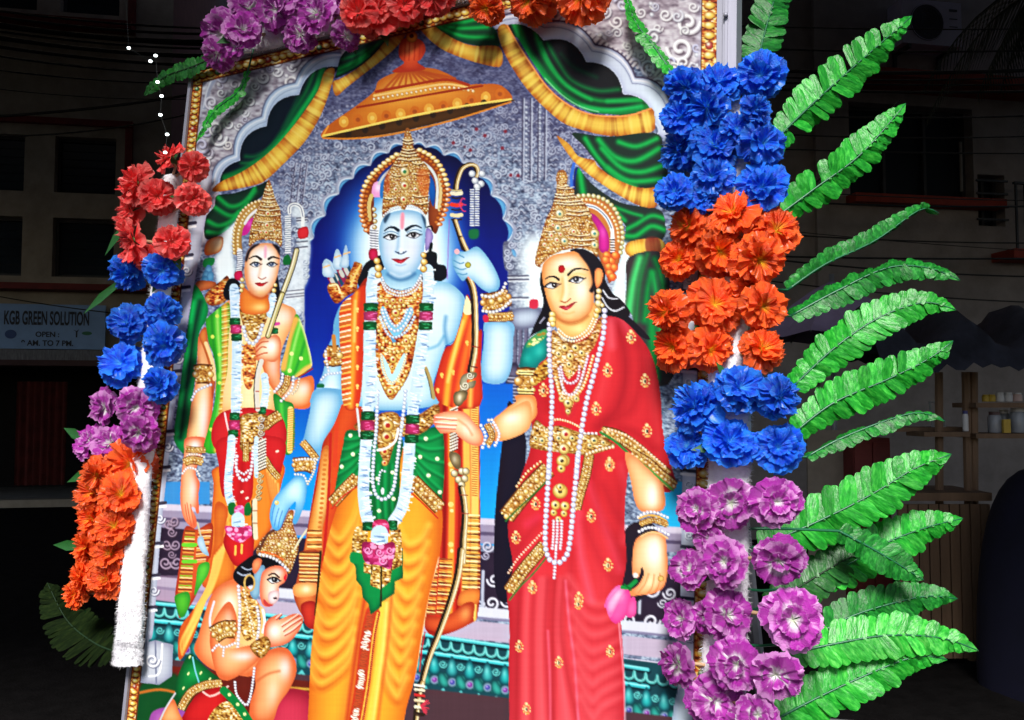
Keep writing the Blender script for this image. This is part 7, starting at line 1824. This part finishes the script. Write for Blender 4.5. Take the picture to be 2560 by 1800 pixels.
# ------------------------------------------------------------------ plastic fern fronds
def fern_mat(name, c0, c1, c2, ro=.38, sp=.4):
    m = bpy.data.materials.new(name); t, b = nodes(m)
    tc = t.nodes.new('ShaderNodeTexCoord'); mp = t.nodes.new('ShaderNodeMapping'); mp.inputs['Scale'].default_value = (1.7, 1.2, 1)
    oi = t.nodes.new('ShaderNodeObjectInfo')
    va = t.nodes.new('ShaderNodeVectorMath'); va.operation = 'ADD'
    t.links.new(tc.outputs['Object'], mp.inputs[0]); t.links.new(mp.outputs[0], va.inputs[0])
    ml = t.nodes.new('ShaderNodeMath'); ml.operation = 'MULTIPLY'; ml.inputs[1].default_value = 40; t.links.new(oi.outputs['Random'], ml.inputs[0])
    cb = t.nodes.new('ShaderNodeCombineXYZ'); t.links.new(ml.outputs[0], cb.inputs[0]); t.links.new(ml.outputs[0], cb.inputs[1]); t.links.new(cb.outputs[0], va.inputs[1])
    nz = t.nodes.new('ShaderNodeTexNoise'); nz.inputs['Scale'].default_value = 1.6; nz.inputs['Detail'].default_value = 7; nz.inputs['Roughness'].default_value = .68
    t.links.new(va.outputs[0], nz.inputs['Vector'])
    rp = t.nodes.new('ShaderNodeValToRGB'); e = rp.color_ramp.elements; e.new(.5)
    for k, (p, c) in enumerate(((.33, c0), (.5, c1), (.68, c2))): e[k].position = p; e[k].color = (*c, 1)
    t.links.new(nz.outputs[0], rp.inputs[0])
    hs_ = t.nodes.new('ShaderNodeHueSaturation'); mr = t.nodes.new('ShaderNodeMapRange'); mr.inputs['To Min'].default_value = .75; mr.inputs['To Max'].default_value = 1.25
    t.links.new(oi.outputs['Random'], mr.inputs[0]); t.links.new(mr.outputs[0], hs_.inputs['Value']); t.links.new(rp.outputs[0], hs_.inputs['Color'])
    t.links.new(hs_.outputs[0], b.inputs['Base Color'])
    b.inputs['Roughness'].default_value = ro; b.inputs['Specular IOR Level'].default_value = sp
    tr = t.nodes.new('ShaderNodeBsdfTranslucent'); t.links.new(hs_.outputs[0], tr.inputs[0])
    mx = t.nodes.new('ShaderNodeMixShader'); mx.inputs[0].default_value = .22
    out = t.nodes['Material Output']; t.links.new(b.outputs[0], mx.inputs[1]); t.links.new(tr.outputs[0], mx.inputs[2]); t.links.new(mx.outputs[0], out.inputs[0])
    wv = t.nodes.new('ShaderNodeTexNoise'); wv.inputs['Scale'].default_value = 3.0; wv.inputs['Detail'].default_value = 3; t.links.new(va.outputs[0], wv.inputs['Vector'])
    bp = t.nodes.new('ShaderNodeBump'); bp.inputs['Strength'].default_value = .12; bp.inputs['Distance'].default_value = .05; t.links.new(wv.outputs[0], bp.inputs['Height']); t.links.new(bp.outputs[0], b.inputs['Normal'])
    return m
m_fern = fern_mat('fern green', (.005,.15,.012), (.014,.31,.022), (.07,.54,.055))
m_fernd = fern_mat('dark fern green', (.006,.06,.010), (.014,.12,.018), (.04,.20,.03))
m_ferne = fern_mat('emerald fern', (.003,.075,.010), (.008,.17,.018), (.035,.34,.04), .42, .35)
m_fernl = fern_mat('light fern green', (.008,.20,.016), (.03,.40,.035), (.14,.62,.10), .36, .4)
m_fernshade = fern_mat('shaded fern', (.003,.007,.002), (.006,.013,.003), (.014,.024,.005), .8, .05)  # shade put into the colour: near-black olive for the frond below the orange carnations
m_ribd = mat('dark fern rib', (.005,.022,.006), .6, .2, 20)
m_fernt = mat('fern rib', (.012,.12,.05), .35, .2, 20)
def leaflet_mesh(seed):
    q = random.Random(seed); V, Fc = [], []; n = 6
    for i in range(n):
        s_ = i/(n-1); w_ = (.44+.12*math.sin(s_*2.2)+q.uniform(-.03,.03)) if i < n-1 else .34
        y_ = s_ if i < n-1 else 1.0
        cur = .10*math.sin(s_*2.2)*q.uniform(.6,1.3)
        V += [(-w_, y_*(1 if i < n-1 else .965), -.05+cur), (-w_*.5, y_*1.0, .03+cur), (0, y_*(1.01 if i == n-1 else 1), -.055+cur), (w_*.5, y_, .03+cur), (w_, y_*(1 if i < n-1 else .965), -.05+cur)]
    for i in range(n-1):
        for j in range(4): a = i*5+j; Fc.append((a, a+1, a+6, a+5))
    me = mesh('leaflet', V, Fc, True); return me
LFM = {}
for mm in (m_fern, m_fernd, m_fernshade, m_ferne, m_fernl):
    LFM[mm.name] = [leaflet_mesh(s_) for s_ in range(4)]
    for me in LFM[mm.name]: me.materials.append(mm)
def frond(P, wpx, label, group=None, wrap='R', roll=0., d0=0., d1=0., dens=1., m=None, vee=.25, base_off=-.01):
    """P: three or four photo pixels (2295 wide view) from base to tip; d0/d1 extra depth at base/tip in metres"""
    m = m or m_fern; q = random.Random(int(P[0][0]*3+P[-1][1]))
    pts = []
    for k, (x, y) in enumerate(P):
        s_ = k/(len(P)-1)
        p0 = at(min(x*1.1154, 1850), y*1.1154, base_off)
        dep = (p0-CAM).dot(Vector((0, math.cos(PITCH), math.sin(PITCH)))) + d0+(d1-d0)*s_
        pts.append(CAM + ray(x*1.1154, y*1.1154)*dep)
    C = np.array([tuple(p) for p in pts]); 
    S_ = spl(C, False, 14) if len(C) > 2 else C
    seg = np.linalg.norm(np.diff(S_, axis=0), axis=1); cum = np.concatenate([[0], np.cumsum(seg)]); L = cum[-1]
    def pos(s_): return Vector([float(np.interp(s_*L, cum, S_[:, k])) for k in range(3)])
    W_ = px2m(wpx*1.1154, pos(.5))*.5
    n = max(10, int(L/(.0150/dens)))
    o = empty('fern_frond', pos(0)); tag(o, label, 'fern frond', group)
    org = pos(0)
    B = MB(); ks = [pos(k/24)-org for k in range(25)]
    B.tube(ks, [.0022*(1-.6*k/24) for k in range(25)], 6); B.build('rib', m_ribd if m in (m_fernd, m_fernshade) else m_fernt, o, True)
    W2 = WRAPS[wrap]; best = min((p.lerp(p2, k/20) for p, p2 in zip(W2, W2[1:]) for k in range(20)), key=lambda p: (p-org).length)
    a_ = best-org
    if a_.length > .012: MB().tube([a_, a_*.5+(pos(0)-pos(.08))*.4, Vector((0,0,0)), pos(.03)-org], .0022, 6).build('stalk', m_fernt, o, True)
    def profile(s_): return (.55+.45*min(1, s_/.25))*(1-max(0, (s_-.55)/.45)**1.6*.86)
    for k in range(n):
        s_ = (k+.5)/n*.93
        p = pos(s_); T = (pos(min(1, s_+.02))-pos(max(0, s_-.02))).normalized()
        view = (CAM-p).normalized(); side = T.cross(view).normalized(); nrm = side.cross(T).normalized()
        rq = Matrix.Rotation(roll+q.uniform(-.06,.06), 3, T); side = rq @ side; nrm = rq @ nrm
        ln = W_*profile(s_)
        for sg_ in (-1, 1):
            if q.random() < .012: continue
            fwd = .38+.25*s_
            fwd += q.uniform(-.08,.08); d = (side*sg_*math.cos(fwd) + T*math.sin(fwd) - nrm*(vee+q.uniform(-.18,.18)+.25*math.sin(s_*9+roll*5)*.4)).normalized()
            xa = T - d*T.dot(d); xa.normalize(); za = xa.cross(d)
            if za.dot(nrm) < 0: xa = -xa; za = xa.cross(d)
            tw = Matrix.Rotation(q.uniform(-.32,.32), 3, d); xa = tw @ xa; za = tw @ za
            lf = obj('leaflet', LFM[m.name][q.randrange(4)], None, o)
            ln_ = ln*q.uniform(.93, 1.07); wd = L/n*q.uniform(1.02,1.16)
            Mx = Matrix(((xa.x*wd, d.x*ln_, za.x*wd), (xa.y*wd, d.y*ln_, za.y*wd), (xa.z*wd, d.z*ln_, za.z*wd))).to_4x4()
            Mx.translation = p-org; lf.matrix_local = Mx
    # pointed tip leaf
    p = pos(.91); T = (pos(1)-pos(.93)).normalized(); view = (CAM-p).normalized(); side = T.cross(view).normalized(); side = Matrix.Rotation(roll, 3, T) @ side; za = side.cross(T)
    lf = obj('tip_leaf', tip_leaf(m), None, o); ln_ = L*.085; wd = W_*1.0
    Mx = Matrix(((side.x*wd, T.x*ln_, za.x*ln_), (side.y*wd, T.y*ln_, za.y*ln_), (side.z*wd, T.z*ln_, za.z*ln_))).to_4x4(); Mx.translation = p-org; lf.matrix_local = Mx
    return o
TIPS = {}
def tip_leaf(m):
    if m.name not in TIPS:
        TIPS[m.name] = mesh('tip_leaf', [(0,0,0),(-.22,.3,.03),(.22,.3,.03),(-.2,.6,.05),(.2,.6,.05),(0,1.1,-.02),(0,.3,-.02),(0,.6,0)], [(0,1,6),(0,6,2),(1,3,7,6),(6,7,4,2),(3,5,7),(7,5,4)], True)
        TIPS[m.name].materials.append(m)
    return TIPS[m.name]
FG_ = 'plastic fern fronds fanning out from the frame'
fl = lambda *a, **k: frond(*a, group=FG_, **k)
fl([(1690,170),(1712,80),(1738,-10),(1760,-80)], 96, 'fern frond rising straight up above the upper blue carnations', m=m_ferne, roll=.15, d0=.05, d1=.10)
fl([(1728,325),(1790,262),(1890,170),(2044,36)], 110, 'broad fern frond reaching towards the air conditioner', roll=.1, d0=.03, d1=.05)
fl([(1735,490),(1830,420),(1930,345),(2030,232)], 104, 'fern frond crossing the dark window below the red sunshade', roll=.2, d0=.03, d1=.02, dens=.92)
fl([(1765,650),(1850,592),(1960,540),(2062,470),(2104,478)], 62, 'narrow edge-on fern frond with a hooked tip', m=m_ferne, roll=.75, d0=.04, d1=.06, vee=.9)
fl([(1772,708),(1880,650),(1990,600),(2080,600),(2152,628)], 84, 'drooping dark fern frond just below the hooked one', m=m_ferne, roll=-.62, d0=.03, d1=0, vee=.5)
fl([(1776,868),(1870,780),(1970,712),(2070,678),(2142,694)], 104, 'fern frond with shiny arched end beside the lower orange carnations', roll=-.2, d0=.02, d1=-.02)
fl([(1782,968),(1870,902),(1990,850),(2080,805),(2136,764)], 108, 'wide fern frond with a shiny rib beside the lower blue carnations', roll=.15, d0=.02, d1=.0)
fl([(1808,1024),(1880,985),(1980,945),(2060,925),(2118,944)], 60, 'slim arched fern frond ending in a thin thread-like tip', m=m_ferne, roll=-.85, d0=.0, d1=-.02, vee=.6)
fl([(1700,1225),(1830,1170),(1950,1110),(2050,1050),(2132,1018)], 132, 'largest fern frond, spreading out under the lower blue carnations', roll=.05, d0=.03, d1=-.01)
fl([(1800,1318),(1900,1265),(1996,1212),(2090,1178),(2158,1162)], 112, 'fern frond below the largest one, with a dark pointed tip', roll=.1, d0=.05, d1=.05)
fl([(1880,1190),(1945,1224),(2010,1262),(2070,1300)], 84, 'short fern frond pointing down across its neighbours', m=m_ferne, roll=-.1, d0=-.01, d1=-.03)
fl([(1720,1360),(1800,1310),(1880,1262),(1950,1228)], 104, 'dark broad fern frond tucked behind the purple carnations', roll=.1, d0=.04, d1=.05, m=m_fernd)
fl([(1800,1440),(1900,1385),(2000,1352),(2080,1336),(2146,1342)], 100, 'fern frond with a bent torn tip above the pale shiny one', m=m_ferne, roll=.15, d0=.03, d1=.02)
fl([(1752,1470),(1860,1445),(1990,1424),(2110,1430),(2192,1458)], 112, 'pale shiny fern frond curving down at its end', m=m_fernl, roll=-.1, d0=-.03, d1=-.06)
fl([(1690,1640),(1800,1580),(1930,1518),(2050,1472),(2122,1478)], 118, 'lowest fern frond, passing below the purple carnations', roll=.05, d0=-.02, d1=-.05)
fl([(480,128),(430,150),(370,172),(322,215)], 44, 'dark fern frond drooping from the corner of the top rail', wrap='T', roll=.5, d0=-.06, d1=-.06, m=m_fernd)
fl([(556,158),(535,205),(480,250),(440,320)], 34, 'narrow green fern frond hanging over the printed corner scrolls', wrap='T', roll=.9, d0=-.05, d1=-.07)
fl([(1522,190),(1470,110),(1425,50),(1400,-20)], 46, 'green fern frond lying over the printed arch', wrap='R', roll=.85, d0=-.05, d1=-.05)
fl([(262,1462),(210,1440),(150,1390),(106,1306)], 120, 'fern frond coloured as shaded, hanging below the orange carnations', wrap='L', roll=.3, d0=-.02, d1=.06, m=m_fernshade)
# leaves that poke out between the carnations of the fernless roll: parts of the nearest flower
for (x, y, r) in [(190,690,30),(150,1076,22),(118,1222,22),(140,962,20),(232,560,16),(395,330,36)]:
    c = at(x*1.1154, y*1.1154, .04); o = min((f for f in LF), key=lambda f: (f.location-c).length)
    d = c-o.location; L_ = d.length+px2m(r, c); d.normalize(); sx = d.cross(BN).normalized(); nz_ = sx.cross(d)
    Mx = Matrix(((sx.x*.075, d.x*L_, nz_.x*.06), (sx.y*.075, d.y*L_, nz_.y*.06), (sx.z*.075, d.z*L_, nz_.z*.06))).to_4x4()
    Mo = Matrix.LocRotScale(o.location, o.rotation_quaternion, None); Mx.translation = o.location - nz_*.01
    lf = obj('leaf', leaf_me, None, o); lf.matrix_local = Mo.inverted() @ Mx

# ------------------------------------------------------------------ string of small lamps
m_bulb = mat('lit lamp', (.8,.9,.9), .3, 0, emit=(.86,1.,.98,5.0))
sl = empty('string_light', at(418,336,.12)); tag(sl, 'thin string of small lit white lamps hanging by the frame corner', 'string light')
BL = [(322,120),(376,153),(389,139),(394,205),(404,240),(401,287),(418,336),(413,381)]
bp3 = [at(x, y, .13)-sl.location for x, y in BL]
MB().tube([Vector((bp3[0].x-.25, bp3[0].y+.1, 6.05-sl.location.z)), bp3[0]+Vector((-.01,0,.12)), *bp3], .0003, 5).build('cord', mat('clear cord', (.03,.035,.035), .4, .1), sl)
for p in bp3: 
    lp = MB(); lp = lathe([(.0005,-.0065),(.0045,-.005),(.0062,0),(.0045,.005),(.0005,.0065)], 10); o = lp.build('lamp', m_bulb, sl, True); o.location = p; o.scale = (.68,.6,.42)
